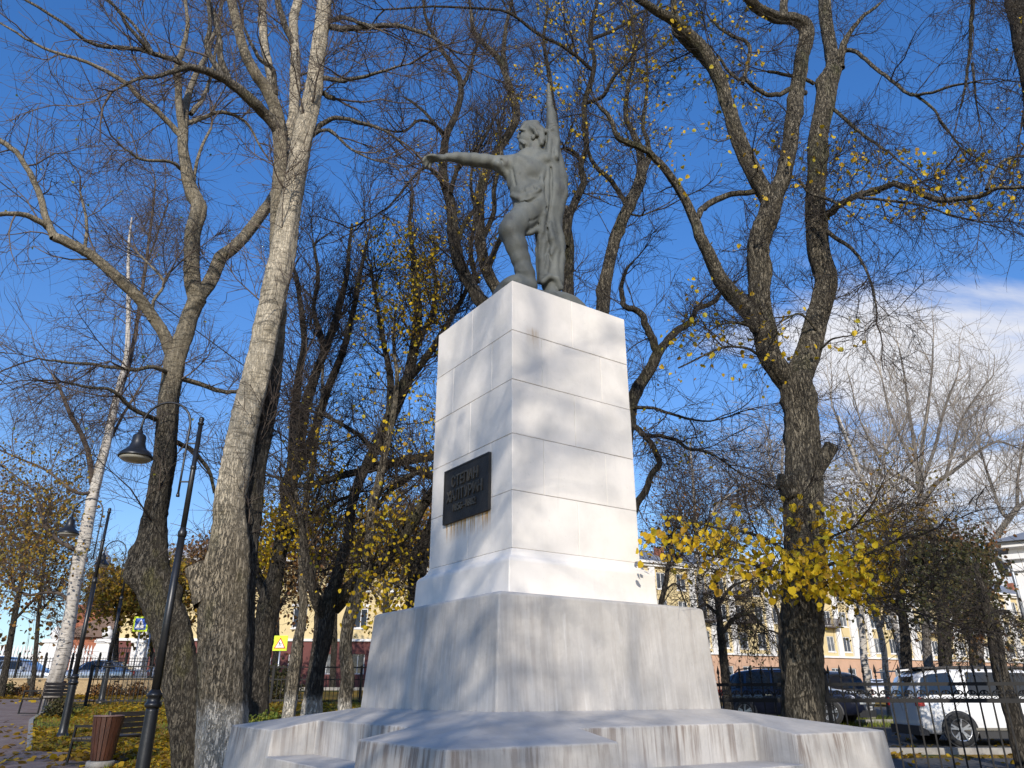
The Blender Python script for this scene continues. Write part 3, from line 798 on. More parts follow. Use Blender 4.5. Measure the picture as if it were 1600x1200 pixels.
def wall_with_openings(x0, x1, z0, z1, y, cols, rows, w, h, depth=.22, back=True):
    """facade sheet with real recessed openings"""
    mb = MB(); xs = sorted([x0, x1] + [c_ + s * w / 2 for c_ in cols for s in (-1, 1)]); zs = sorted([z0, z1] + [r_ + s * h / 2 for r_ in rows for s in (-1, 1)])
    for i in range(len(xs) - 1):
        for j in range(len(zs) - 1):
            hole = (i % 2 == 1) and (j % 2 == 1)
            yy = y + depth if hole else y
            a, b, c_, d = xs[i], xs[i + 1], zs[j], zs[j + 1]
            mb.add([(a, yy, c_), (b, yy, c_), (b, yy, d), (a, yy, d)], [(0, 1, 2, 3)])
            if hole:
                mb.add([(a, y, c_), (b, y, c_), (b, yy, c_), (a, yy, c_)], [(0, 1, 2, 3)]); mb.add([(a, y, d), (b, y, d), (b, yy, d), (a, yy, d)], [(3, 2, 1, 0)])
                mb.add([(a, y, c_), (a, y, d), (a, yy, d), (a, yy, c_)], [(3, 2, 1, 0)]); mb.add([(b, y, c_), (b, y, d), (b, yy, d), (b, yy, c_)], [(0, 1, 2, 3)])
    return mb
bd = thing('apartment_building', 'long yellow four storey building with white pilasters and salmon ground floor beyond the parked cars', 'building', (7.9, 84.7, 1.1), math.atan2(8.8, 17.3))
LB = 94.0; cols = [1.9 + 2.95 * i for i in range(31)]
wall_with_openings(0, LB, 4.9, 14.6, 0, cols, [6.45, 9.6, 12.75], 1.35, 1.9).build('wall', yel_m, bd)
wall_with_openings(0, LB, -.6, 4.75, -.12, cols, [2.7], 1.5, 1.7).build('ground_floor', sal_m, bd)
mb = MB().box(0, LB, .5, 13.9, -.6, 14.6); mb.build('rear_block', yel_m, bd)
mb = MB().box(-.2, LB + .2, -.32, .0, 4.75, 4.98); mb.build('string_course', wht_m, bd)
mb = MB().box(-.4, LB + .4, -.75, .5, 14.6, 14.85).box(-.2, LB + .2, -.45, .4, 14.3, 14.598); mb.build('cornice', wht_m, bd)
mb = MB().prism([(-.3, -.5), (LB + .3, -.5), (LB + .3, 14), (-.3, 14)], 14.86, 14.95); mb.add([(-.3, -.5, 14.95), (LB + .3, -.5, 14.95), (LB + .3, 14, 14.95), (-.3, 14, 14.95), (3, 6.8, 17.6), (LB - 3, 6.8, 17.6)], [(0, 1, 5, 4), (1, 2, 5), (2, 3, 4, 5), (3, 0, 4)]); rf = mb.build('roof', roof_m, bd)
for x in range(4, 92, 9): MB().box(x, x + .9, 3.0, 3.9, 15.2, 17.4).build('chimney', brick_m if x % 2 else wht_m, rf)
mb = MB()
for i in range(0, 94, 2): mb.box(i, i + .05, -.55, -.50, 14.86, 15.35)
mb.box(0, LB, -.55, -.50, 15.35, 15.40).box(0, LB, -.55, -.5, 15.1, 15.13); mb.build('roof_railing', roof_m, rf)
for i, x in enumerate(cols[:-1]):
    if i % 4 != 3:
        MB().box(x + 1.475 - (.62 if i % 2 else .42), x + 1.475 + (.62 if i % 2 else .42), -.28, .0, 4.99, 14.28).build('pilaster', wht_m, bd)
wm_u = window_meshes(1.3, 1.85); wm_g = window_meshes(1.45, 1.65)
for i, x in enumerate(cols):
    for z in (6.45, 9.6, 12.75): put_window(wm_u, x, .12, z, bd, random.random())
    put_window(wm_g, x, .02, 2.7, bd, random.random())
bal = MB().box(-1.2, 1.2, -1.1, -.02, -.12, 0); 
for k in range(25): bal.box(-1.18 + k * .095, -1.155 + k * .095, -1.1, -1.07, 0, .95)
for k in range(10):
    for s in (-1.18, 1.155): bal.box(s, s + .025, -1.0 + k * .1, -.975 + k * .1, 0, .95)
bal.box(-1.2, 1.2, -1.12, -1.05, .95, 1.0).box(-1.2, -1.15, -1.05, -.02, .95, 1.0).box(1.15, 1.2, -1.05, -.02, .95, 1.0)
bme = bal.mesh('balcony', mat('balcony_iron', (.10, .08, .075), .6, .3))
for i, k in ((2, 1), (2, 2), (5, 1), (5, 2), (7, 1), (7, 2), (10, 2), (12, 1), (15, 2), (19, 1)): link('balcony', bme, bd, (cols[i], 0, 5.45 + 3.15 * k - .1))
# red banner on its facade
def on_facade(x, z, y=-.2):
    a = bd.rotation_euler.z; return (bd.location.x + x * math.cos(a) - y * math.sin(a), bd.location.y + x * math.sin(a) + y * math.cos(a), bd.location.z + z)
for xx, z0, lab in ((13.9, 1.9, 'tall red banner with white marks hanging on the salmon ground floor left of the linden'), (8.9, 1.5, 'narrow red shop board on the salmon wall beside the right corner of the plinth')):
    t = thing('banner', lab, 'banner', on_facade(xx, z0 - 1, -.45), bd.rotation_euler.z)
    MB().box(-.32, .32, -.03, .03, 0, 3.6 if z0 > 1.6 else 1.9).build('cloth', mat('banner_red', (.55, .03, .03), .7), t)
    m2 = MB()
    for k in range(6 if z0 > 1.6 else 3): m2.box(-.16, .1 + .05 * (k % 2), -.045, -.032, .45 + k * .45, .6 + k * .45 + .08 * (k % 3))
    m2.build('printed_marks', wht_m, t)

# yellow house with red base behind the left trees
b2 = thing('yellow_house', 'pale yellow building with dark red ground floor behind the trees left of the monument', 'building', (-33, 66, 1.7), R(3))
cols2 = [1.8 + 2.6 * i for i in range(12)]
wall_with_openings(0, 32, 4.2, 10.6, 0, cols2, [5.9, 9.0], 1.2, 1.7).build('wall', yel_m, b2)
wall_with_openings(0, 32, -.5, 4.0, -.1, cols2, [2.2], 1.2, 1.6).build('ground_floor', red_m, b2)
MB().box(0, 32, .4, 12, -.5, 10.6).build('rear_block', yel_m, b2)
MB().box(-.1, 32.1, -.25, .0, 4.0, 4.2).box(-.3, 32.3, -.6, .4, 10.6, 10.95).build('cornice', wht_m, b2)
mb = MB(); mb.add([(-.4, -.6, 10.96), (32.4, -.6, 10.96), (32.4, 12, 10.96), (-.4, 12, 10.96), (3, 6, 13.2), (29, 6, 13.2)], [(0, 1, 5, 4), (1, 2, 5), (2, 3, 4, 5), (3, 0, 4), (3, 2, 1, 0)]); mb.build('roof', mat('pale_roof', (.42, .43, .44), .6), b2)
w2 = window_meshes(1.15, 1.6)
for x in cols2:
    for z in (2.2, 5.9, 9.0): put_window(w2, x, .1, z, b2, random.random())
    for z in (5.9, 9.0): MB().box(x - .75, x + .75, -.09, -.002, z + .95, z + 1.15).build('lintel', wht_m, b2)

# red brick gable house and church tower far left
b3 = thing('brick_house', 'red brick gabled house behind the white fence', 'house', (-47, 82, 1.8), R(-8))
MB().prism([(0, 0), (13, 0), (13, 10), (0, 10)], -.5, 5.2).build('wall', brick_m, b3)
mb = MB(); mb.add([(-.5, -.5, 5.21), (13.5, -.5, 5.21), (13.5, 10.5, 5.21), (-.5, 10.5, 5.21), (6.5, -.5, 8.0), (6.5, 10.5, 8.0)], [(0, 4, 5, 3), (4, 1, 2, 5), (0, 1, 4), (2, 3, 5), (3, 2, 1, 0)]); mb.build('roof', mat('brown_roof', (.14, .09, .07), .7), b3)
for x in (2.5, 6.5, 10.5): put_window(w2, x, -.03, 2.9, b3, .3)
b4 = thing('church_tower', 'distant red and white church tower with small dark dome left of the leaning lamp posts', 'tower', (-60.5, 112, 1.8))
MB().prism([(-2.2, -2.2), (2.2, -2.2), (2.2, 2.2), (-2.2, 2.2)], -.5, 11.5).build('tower_base', brick_m, b4)
MB().lathe([(1.35, 11.5), (1.35, 14.0), (1.6, 14.05), (1.6, 14.3), (.95, 14.6)], n=12).build('belfry', wht_m, b4)
MB().lathe([(.85, 14.5), (.85, 17.0), (1.1, 17.05), (1.1, 17.3), (.8, 17.4)], n=12).build('drum', brick_m, b4)
MB().lathe([(.78, 17.4), (1.05, 17.9), (.95, 18.5), (.45, 19.0), (.12, 19.4), (.05, 20.2)], n=12).build('dome', roof_m, b4)
for k in range(6):
    a = k * PI / 3; MB().obox((1.36 * math.cos(a), 1.36 * math.sin(a), 12.7), (math.cos(a), math.sin(a), 0), (-math.sin(a), math.cos(a), 0), (0, 0, 1), .04, .25, .8).build('window', glass_m, b4)

# small white house at the right edge
b5 = thing('white_house', 'white rendered house with grey eaves at the right edge of the park', 'house', (20.1, 30.5, .8), R(-34))
MB().box(0, 14, 0, 9, -.3, 6.2).build('wall', wht_m, b5)
MB().box(-.15, 14.1, -.15, -.002, 5.3, 5.45).box(-.25, 14.1, -.25, -.002, 5.75, 5.95).box(-.45, 14.1, -.45, 9.2, 6.2, 6.4).build('cornice', wht_m, b5)
mb = MB(); mb.add([(-.7, -.7, 6.41), (14.6, -.7, 6.41), (14.6, 9.6, 6.41), (-.7, 9.6, 6.41), (4, 4.5, 8.2), (10, 4.5, 8.2)], [(0, 1, 5, 4), (1, 2, 5), (2, 3, 4, 5), (3, 0, 4), (3, 2, 1, 0)]); mb.build('roof', roof_m, b5)
zinc = mat('zinc_pipe', (.42, .45, .50), .35, .8)
MB().tube([(-.62, -.62, 6.38), (-.62, -.60, 6.15), (-.05, -.14, 5.45), (-.02, -.14, 5.1), (-.02, -.14, 0)], .07, 8).build('drainpipe', zinc, b5)
for x in (2.2, 5.4, 8.6): put_window(w2, x, -.05, 3.6, b5, .2)
MB().box(.35, .75, -.22, -.003, 4.1, 4.35).build('wall_bracket', zinc, b5)

# far wood along the horizon
def far_wood(name, x0, x1, y, h, n, m=leafR, seed=1):
    rg = np.random.default_rng(seed); x = rg.uniform(x0, x1, n)
    top = h * (.55 + .25 * np.sin(x * .13 + seed) + .2 * np.sin(x * .41 + 2 * seed)); z = rg.random(n) ** .8 * top
    p = np.stack((x, y + rg.uniform(-5, 5, n), gz(x, np.full(n, float(y))) + z), 1)
    link(name, leaves_mesh(name, p, 1.0, m, .2), kind='stuff')
far_wood('far_wood', -150, -40, 150, 13, 9000, leafR, 3)
far_wood('far_wood', 0, 160, 175, 9, 5000, leafD, 5)

# ------------------------------------------------------------------ walls and fences
iron = mat('black_iron', (.013, .013, .014), .6, .1, spec=.25)
N = NT('yellow_brick', .9); bk = N.n('TexBrick'); bk.inputs['Scale'].default_value = 4.0; bk.inputs['Color1'].default_value = (.42, .31, .17, 1); bk.inputs['Color2'].default_value = (.34, .24, .13, 1); bk.inputs['Mortar'].default_value = (.22, .18, .13, 1)
sp = N.sep(N.tc.outputs['Object']); cb = N.n('CombineXYZ'); N.l(sp[0], cb.inputs[0]); N.l(sp[2], cb.inputs[1]); N.l(cb.outputs[0], bk.inputs['Vector'])
N.color(bk.outputs['Color']); N.bump(bk.outputs['Fac'], .4, .01)
t = thing('brick_wall', 'low yellow brick retaining wall below the black iron fence', 'wall', (-12, 36, 1.3), PI)
MB().box(0, 30, -.16, .16, -.3, .86).build('wall_body', N.m, t)
MB().box(-.02, 30.02, -.2, .2, .862, .92).build('coping', mat('coping', (.35, .27, .17), .9), t)
t = thing('iron_fence', 'black iron railing standing on the yellow brick wall', 'fence', (-12, 36, 2.22), PI)
pk = MB()
for i in range(250):
    x = .06 + i * .12
    pk.box(x - .009, x + .009, -.009, .009, .02, .88)
pk.build('pickets', iron, t, kind='stuff')
for z in (.09, .30, .70, .82): MB().box(0, 30, -.013, .013, z - .012, z + .012).build('rail', iron, t)
pm = MB().box(-.04, .04, -.04, .04, 0, 1.02).lathe([(.05, 1.02), (.05, 1.05), (.02, 1.1)], n=8).mesh('post', iron)
for i in range(17): link('post', pm, t, (i * 1.22 + .6, .0, 0))

# white picket fence with piers across the road
t = thing('white_fence', 'white picket fence with tall piers across the street on the left', 'fence', (-39, 53, 1.78))
pcm = MB().prism([(-.06, -.03), (.06, -.03), (.06, .03), (-.06, .03)], .25, 2.45).add([(-.09, -.03, 2.45), (.09, -.03, 2.45), (.09, .03, 2.45), (-.09, .03, 2.45), (0, 0, 2.85)], [(0, 1, 4), (1, 2, 4), (2, 3, 4), (3, 0, 4)]).mesh('picket', wht_m)
piers = [8.2, 11.7, 14.1]
for i in range(80):
    x = .2 + i * .235
    if x > 13.6 or any(abs(x - p) < .6 for p in piers) or 12.2 < x < 13.6: continue
    link('picket', pcm, t, (x, 0, 0))
for z in (.5, 2.1):
    MB().box(0, 7.7, .04, .1, z, z + .12).build('rail', wht_m, t); MB().box(8.7, 11.2, .04, .1, z, z + .12).build('rail', wht_m, t)
MB().box(0, 19.5, -.15, .2, -.3, .24).build('footing', wht_m, t)
pi = MB().box(-.45, .45, -.4, .4, .25, 2.95).box(-.55, .55, -.5, .5, 2.96, 3.12).box(-.48, .48, -.43, .43, 3.125, 3.2).mesh('pier', wht_m)
urn = MB().lathe([(.12, 3.2), (.28, 3.28), (.36, 3.5), (.3, 3.75), (.14, 3.86), (.18, 3.92), (.06, 4.05)], n=12).mesh('urn', wht_m)
for p in piers: q = link('pier', pi, t, (p, 0, 0)); link('urn', urn, q)
t = thing('iron_gate', 'dark iron railing panels between the white piers beside the crossing sign', 'gate', (-39 + 12.2, 53, 1.78))
g = MB()
for i in range(9): g.box(i * .16, i * .16 + .035, -.02, .02, .25, 2.7)
for z in (.5, 2.3, 2.6): g.box(-.05, 1.45, -.025, .025, z, z + .06)
g.build('panel', iron, t)
g = MB()
for i in range(28): g.box(2.5 + i * .16, 2.535 + i * .16, -.02, .02, .25, 2.2)
for z in (.5, 2.1): g.box(2.45, 7.2, -.025, .025, z, z + .06)
g.build('panel', iron, t)

# ornate iron fence right of the monument
FA, FB = np.array((1.9, 15.2)), np.array((12.6, 11.6)); fl_ = np.linalg.norm(FB - FA); fa = math.atan2(FB[1] - FA[1], FB[0] - FA[0])
zf0 = .10
t = thing('ornamental_fence', 'black ornamental iron fence with scrolls and spear tips beside the white van', 'fence', (FA[0], FA[1], zf0), fa)
ZT, ZM, ZB = 1.61, 1.355, .22
for z, w in ((ZT, .046), (ZM, .06), (ZB, .04)):
    MB().box(0, fl_, -.016, .016, z - w / 2 - .004, z + w / 2 + .004).build('rail', iron, t)
pkm = MB().box(-.012, .012, -.012, .012, .03, 1.72).lathe([(.012, 1.72), (.024, 1.735), (.012, 1.75), (.010, 1.77), (.026, 1.81), (.018, 1.86), (.002, 1.93)], n=6).mesh('picket', iron)
def scroll():
    s = MB()
    for sg in (-1, 1):
        pts = []
        for k in range(15):
            a = k / 14 * 2.3 * PI; r = .052 * (1 - .62 * k / 14)
            pts.append((sg * (.014 + .052 - r * math.cos(a)), 0, ZM + .055 + .075 + r * math.sin(a) * 1.0 - .06 * (1 - min(1, k / 5))))
        s.tube(pts, .010, 5)
        s.tube([(sg * .016, 0, ZM + .02), (sg * .03, 0, ZM + .045), (sg * .075, 0, ZM + .06), (sg * .088, 0, ZM + .03)], .008, 5)
    return s.mesh('scroll', iron)
scm = scroll(); npk = int(fl_ / .187)
for i in range(npk):
    link('picket', pkm, t, (.09 + i * .187, 0, 0)); link('scroll', scm, t, (.09 + i * .187, 0, 0))
pst = MB().box(-.035, .035, -.035, .035, -.1, 1.78).lathe([(.045, 1.78), (.05, 1.81), (.03, 1.86), (.005, 1.9)], n=10).mesh('post', iron)
for i in range(4): link('post', pst, t, (.0 + i * (fl_ / 3.0), .0, 0))

# low iron fence on the lawn behind the tree group
t = thing('low_fence', 'low dark railing on the lawn behind the whitewashed tree trunks', 'fence', (-14.5, 27.5, 1.2), R(6))
g = MB()
for i in range(110): g.box(i * .14, i * .14 + .02, -.01, .01, 0, .95)
g.build('pickets', iron, t, kind='stuff')
for z in (.12, .82): MB().box(0, 15.4, -.015, .015, z, z + .035).build('rail', iron, t)
for i in range(6): MB().box(i * 3.05, i * 3.05 + .08, -.04, .04, -.2, 1.3).build('post', iron, t)
MB().box(0, 15.4, -.012, .012, 1.22, 1.26).build('rail', iron, t)
# ------------------------------------------------------------------ trees traced from their limbs
# big poplar, two stems from one butt
make_tree('big twin stemmed poplar with pale upper bark and whitewashed butt, just left of the monument', [
    [(346, 1300, 40), (346, 1200, 38), (349, 1100, 38), (347, 1000, 37), (349, 900, 33), (354, 830, 27), (357, 775, 23), (380, 650, 20.5), (411, 525, 19.5), (437, 400, 18.5), (463, 250, 15), (480, 167, 13.5), (493, 100, 11.5), (507, 0, 10.5), (517, -90, 9)],
    [(368, 1120, 24, .40), (371, 1000, 27, .40), (376, 880, 25, .40), (389, 775, 21.5, .40), (408, 650, 20, .45), (426, 525, 17, .5), (434, 400, 12.5, .4), (437, 300, 11.5, .3), (438, 230, 11, .3), (430, 170, 9.5, .2), (412, 135, 8.5, 0), (395, 112, 8, -.2), (375, 70, 7.5, -.3), (360, 0, 7, -.4), (350, -60, 6, -.5)],
    [(437, 240, 9, .3), (423, 133, 7, .5), (414, 80, 6.5, .6), (409, 0, 6, .7), (405, -60, 5, .8)],
    [(441, 240, 9, .3), (456, 187, 8, .7), (460, 100, 8, .9), (457, 40, 7, 1.0), (467, -10, 6.5, 1.1), (478, -70, 5.5, 1.2)],
    [(459, 70, 5, .9), (445, 40, 5, .9), (433, 0, 4.5, 1.0), (425, -50, 4, 1.1)],
    [(445, 215, 8, .3), (420, 180, 8.5, .0), (400, 158, 8.5, -.3), (367, 130, 7.5, -.6), (333, 112, 6.5, -.9), (300, 107, 5.5, -1.1), (280, 112, 4, -1.2), (250, 118, 3, -1.3), (220, 122, 2.5, -1.4), (175, 143, 1.5, -1.5)],
    [(296, 107, 5, -1.1), (260, 92, 4, -1.3), (215, 80, 3.5, -1.6), (150, 70, 3, -1.9), (110, 45, 2.5, -2.2), (40, 0, 2, -2.5)],
    [(235, 85, 3.4, -1.5), (215, 55, 3, -1.8), (190, 25, 2.5, -2.0), (165, -5, 2, -2.2)],
    [(238, 82, 3.2, -1.5), (225, 55, 2.6, -1.5), (195, 22, 2, -1.6), (140, -20, 1.6, -1.7)],
    [(517, 43, 5, 0), (545, 47, 4.8, -.2), (583, 45, 4.5, -.4), (620, 42, 3.6, -.7), (668, 54, 2.6, -1.0), (700, 75, 1.6, -1.2)],
    [(517, 33, 4, 0), (535, 26, 3.4, -.2), (560, 33, 3, -.4), (585, 44, 2.6, -.5)],
    [(503, 122, 4, 0), (530, 126, 3.4, -.3), (560, 123, 3, -.5), (600, 113, 2.2, -.8), (640, 100, 1.2, -1)],
    [(500, 140, 4.6, .1), (512, 148, 4, .2), (524, 154, 3.6, .2)],
    [(489, 207, 5, .1), (505, 195, 4, .1), (525, 187, 3.4, .0), (555, 190, 3, -.2), (600, 203, 2.2, -.5), (640, 230, 1.4, -.8)],
    [(488, 212, 3.6, .1), (515, 205, 2.6, -.1), (550, 235, 2, -.4), (590, 252, 1.2, -.7)],
    [(430, 150, 5, .1), (427, 110, 4, -.1), (405, 90, 3, -.3), (380, 40, 2, -.5)],
    [(345, 118, 4.5, -.8), (325, 75, 4, -.9), (330, 35, 3, -1.0), (322, -20, 2.4, -1.1)],
    [(356, 124, 5.5, -.6), (347, 95, 5, -.7), (344, 50, 4.2, -.8), (325, 0, 4, -.8), (315, -50, 3.5, -.8)],
    ], 11.6, bark_pop, twB, nb=90, nt=5200, n2=1150, blen=(.9, 2.2), tlen=(.35, .95), trunk_sides=26, flare=.25, brad=.017, up=.10, dens=1.4, limb_mat=(8.7, bark_limb), mats={1: bark_mapl})  # second stem wears the darker maple bark, its shade put into the colour
# knob with a sawn face on the poplar
def stump(px, py, D, tx, ty, r, m, label=None, dz=0):
    a = P(px, py, D); b = P(tx, ty, D + dz); q = catmull([(*a, r * 1.25), (*((a + b) / 2), r * 1.05), (*b, r)], 4)
    V, F = limb_mesh(q, 14, .12, None, 3); return V, F
def add_stump(tree, *a, m=bark_lind, cutm=None):
    V, F = stump(*a, m)
    off = np.array(tree.location)
    me = bpy.data.meshes.new('stub'); me.from_pydata([tuple(v) for v in V - off], [], F); me.materials.append(m)
    if cutm: me.materials.append(cutm); me.polygons[len(F) - 1].material_index = 1
    for p in me.polygons: p.use_smooth = len(p.vertices) == 4
    link('stub', me, tree)
cutwood = mat('sawn_wood', (.36, .27, .15), .85, col2=(.25, .18, .10), scale=14)
pop = [o for o in bpy.data.objects if o.name == 'tree'][0]
add_stump(pop, 325, 940, 11.5, 306, 885, .17, m=bark_pop, cutm=cutwood)

make_tree('forked maple with mossy crotch behind the nearest lamp post', [
    [(300, 1290, 26), (294, 1200, 25), (288, 1110, 27), (272, 1000, 27), (250, 933, 28), (235, 880, 27), (241, 830, 19), (247, 780, 16.5), (258, 717, 17), (265, 620, 14.5), (272, 565, 15), (282, 535, 14), (298, 492, 12.5), (309, 468, 12)],
    [(309, 472, 12.5, 0), (304, 430, 12, -.1), (304, 370, 12, -.2), (312, 325, 11, -.2), (296, 290, 9.5, -.2), (286, 240, 8, -.3), (286, 205, 8, -.3)],
    [(286, 210, 7, -.3), (293, 165, 5.5, -.1), (300, 135, 5, .1), (316, 100, 4, .3), (330, 70, 3, .5), (345, 20, 2.4, .7), (352, -40, 2, .9)],
    [(286, 208, 6.5, -.3), (281, 160, 5.5, -.5), (278, 112, 5, -.7), (286, 80, 4, -.9), (292, 40, 3, -1.1), (288, -20, 2.4, -1.3)],
    [(298, 178, 4, 0), (320, 150, 3.2, .3), (332, 115, 2.5, .5), (340, 60, 1.8, .7)],
    [(307, 470, 12, 0), (325, 445, 10.5, .1), (345, 405, 9.5, .2), (370, 385, 8.5, .3), (400, 345, 8.5, .5), (425, 312, 8, .7), (445, 270, 6, .9)],
    [(274, 560, 12, 0), (258, 530, 9.5, -.2), (240, 500, 9, -.4), (215, 465, 8.5, -.7), (190, 440, 8, -1), (160, 412, 7.5, -1.3), (135, 393, 7.5, -1.5), (105, 378, 7.5, -1.7), (85, 370, 7, -1.8)],
    [(85, 372, 6.5, -1.8), (75, 345, 5.5, -1.9), (63, 305, 5, -2.0), (50, 278, 4.5, -2.1), (32, 250, 4, -2.2), (15, 232, 4, -2.3), (-15, 205, 3.5, -2.5)],
    [(75, 352, 5, -1.9), (55, 342, 4.5, -2.1), (30, 335, 4, -2.3), (0, 336, 3.6, -2.5), (-40, 345, 3, -2.8)],
    [(285, 215, 5, -.3), (265, 195, 4.5, -.5), (240, 172, 4.2, -.8), (215, 150, 4, -1.0), (195, 130, 3.6, -1.2), (160, 110, 3, -1.4), (125, 97, 2.6, -1.6), (85, 84, 2.4, -1.8), (50, 66, 2, -2.0), (0, 36, 1.4, -2.3)],
    [(292, 195, 4, -.2), (320, 183, 3.5, .1), (350, 176, 3, .4), (385, 190, 2.2, .7), (410, 235, 1.4, .8)],
    [(284, 265, 3, -.2), (262, 252, 2.6, -.6), (220, 250, 2.2, -1), (195, 233, 1.6, -1.3)],
    [(302, 300, 3, -.2), (308, 250, 2.6, 0), (330, 200, 2, .2)],
    [(262, 580, 4, -.1), (240, 576, 3.4, -.6), (200, 578, 3, -1.0), (150, 572, 2.6, -1.4), (100, 565, 2, -1.8), (60, 560, 1.2, -2.2)],
    [(250, 655, 4.2, -.1), (230, 650, 3.6, -.6), (205, 635, 3.2, -1.0), (180, 612, 2.8, -1.4), (140, 605, 2.2, -1.8), (90, 595, 1.4, -2.2)],
    [(232, 500, 3, -.5), (238, 470, 2.6, -.5), (255, 440, 2.2, -.4), (215, 395, 1.4, -.4)],
    [(130, 395, 3, -1.5), (135, 350, 2.4, -1.4), (125, 300, 1.6, -1.3)],
    [(280, 590, 4.2, .1), (310, 598, 3.8, .5), (345, 612, 3.4, .9), (375, 612, 3, 1.2)],
    [(275, 690, 4, .1), (300, 700, 3.6, .5), (325, 735, 3, .9), (335, 770, 2.4, 1.1)],
    ], 14.5, bark_mapl, twB, nb=120, nt=6200, n2=1500, blen=(.9, 2.3), tlen=(.35, .95), trunk_sides=24, flare=.2, brad=.017, up=.06,
    leaves=[dict(n=160, mat=leafG, base=1.0, size=.05)])

b1 = make_tree('white barked birch with yellowing low leaves at the left by the far bench', [
    [(80, 1105, 12.5), (88, 1065, 12), (97, 1033, 11), (110, 967, 9.5), (123, 883, 9), (133, 843, 9), (143, 793, 8), (153, 747, 7), (167, 693, 6.5), (180, 633, 5), (197, 560, 4), (201, 493, 3), (200, 400, 2.2), (206, 340, 1.2)],
    [(183, 625, 3.6, 0), (203, 560, 3, .3), (217, 480, 2.8, .5), (228, 410, 2.4, .7), (236, 350, 2, .8), (243, 283, 1.2, .9)],
    [(143, 757, 4, 0), (140, 720, 4, -.3), (127, 680, 3.6, -.6), (110, 650, 3.4, -.9), (97, 615, 2.6, -1.2), (83, 587, 1.8, -1.4)],
    [(123, 860, 4, 0), (100, 850, 3.2, -.4), (75, 830, 3, -.8), (62, 800, 2.4, -1), (52, 767, 1.6, -1.2), (20, 740, 1, -1.5)],
    [(228, 415, 1.6, .7), (245, 370, 1.4, .9), (262, 320, 1, 1.0)],
    [(112, 940, 3, 0), (85, 925, 2.4, -.4), (40, 928, 2, -.9), (0, 905, 1.6, -1.3)],
    [(150, 770, 3, 0), (120, 770, 2.4, -.5), (75, 735, 2, -1), (30, 715, 1.4, -1.4), (-10, 700, 1, -1.7)],
    [(165, 700, 2.6, 0), (190, 650, 2, .4), (222, 600, 1.4, .8)],
    ], 25.5, bark_birch, twB, limb_mat=(4.1, twB), nb=150, nt=6800, n2=1700, blen=(1.3, 3.4), tlen=(.6, 1.7), trunk_sides=16, flare=.15, brad=.017, trad=.0055, up=.0, droop=.30,
    leaves=[dict(n=2500, mat=leafO, boxes=[(-50, 700, 130, 960, 1.0), (60, 820, 200, 960, .8), (-50, 860, 90, 990, .8)], size=.075, spread=.3)])

# tree group between poplar and monument
make_tree('dark three stemmed linden at the left of the whitewashed group behind the poplar', [
    [(398, 1140, 18), (402, 1100, 17), (408, 1050, 15), (416, 990, 15), (424, 940, 16), (434, 890, 12), (444, 830, 11), (455, 760, 10.5), (468, 700, 9), (478, 640, 8), (492, 590, 7), (505, 555, 6.5), (515, 530, 6), (527, 495, 5), (540, 440, 4), (545, 395, 3), (550, 350, 2)],
    [(420, 950, 9, .2), (408, 910, 8, .2), (400, 885, 7, .2), (392, 850, 6, .1), (388, 800, 5, 0), (383, 740, 4, -.1)],
    [(448, 800, 8, .3), (456, 740, 7.5, .5), (459, 690, 7, .6), (463, 640, 6.5, .7), (470, 590, 5.5, .8), (478, 540, 5, .8), (471, 480, 4, .9), (463, 430, 3, 1.0), (450, 400, 2, 1.1)],
    [(462, 745, 7, -.2), (484, 690, 6.5, -.4), (510, 612, 6, -.6), (530, 560, 5.5, -.8), (545, 515, 5, -1), (556, 470, 4, -1.2), (565, 420, 3, -1.4), (575, 370, 2, -1.6)],
    [(505, 560, 4.5, 0), (500, 520, 4, .3), (490, 480, 3.5, .5), (497, 430, 3, .7), (490, 380, 2, .8)],
    [(440, 860, 4, -.2), (470, 815, 3.4, -.6), (520, 785, 3, -1), (560, 770, 2.2, -1.3)],
    ], 19.5, bark_dark, twD, nb=120, nt=5200, n2=1400, blen=(1.0, 2.6), tlen=(.4, 1.1), brad=.022, trad=.0055, up=.14,
    leaves=[dict(n=1500, mat=leafY, boxes=[(390, 800, 480, 960, 1), (400, 900, 470, 1010, 1), (450, 700, 520, 800, .1)], size=.085, spread=.25)])
make_tree('thin leaning tree with whitewashed foot, second in the group behind the poplar', [
    [(447, 1150, 11), (450, 1118, 10), (460, 1052, 10), (467, 1004, 8), (474, 957, 6), (472, 897, 5.5), (470, 850, 5), (476, 790, 4.5), (488, 720, 4), (500, 640, 3), (505, 570, 2)],
    [(473, 930, 3.5, 0), (490, 890, 3, .2), (505, 850, 2.5, .4), (530, 810, 2, .5)],
    ], 18.6, bark_slen, twD, nb=40, nt=1500, n2=420, blen=(.8, 1.8), tlen=(.4, .9), brad=.015, trad=.005,
    leaves=[dict(n=300, mat=leafY, boxes=[(440, 780, 520, 1000, 1)], size=.08, spread=.2)])
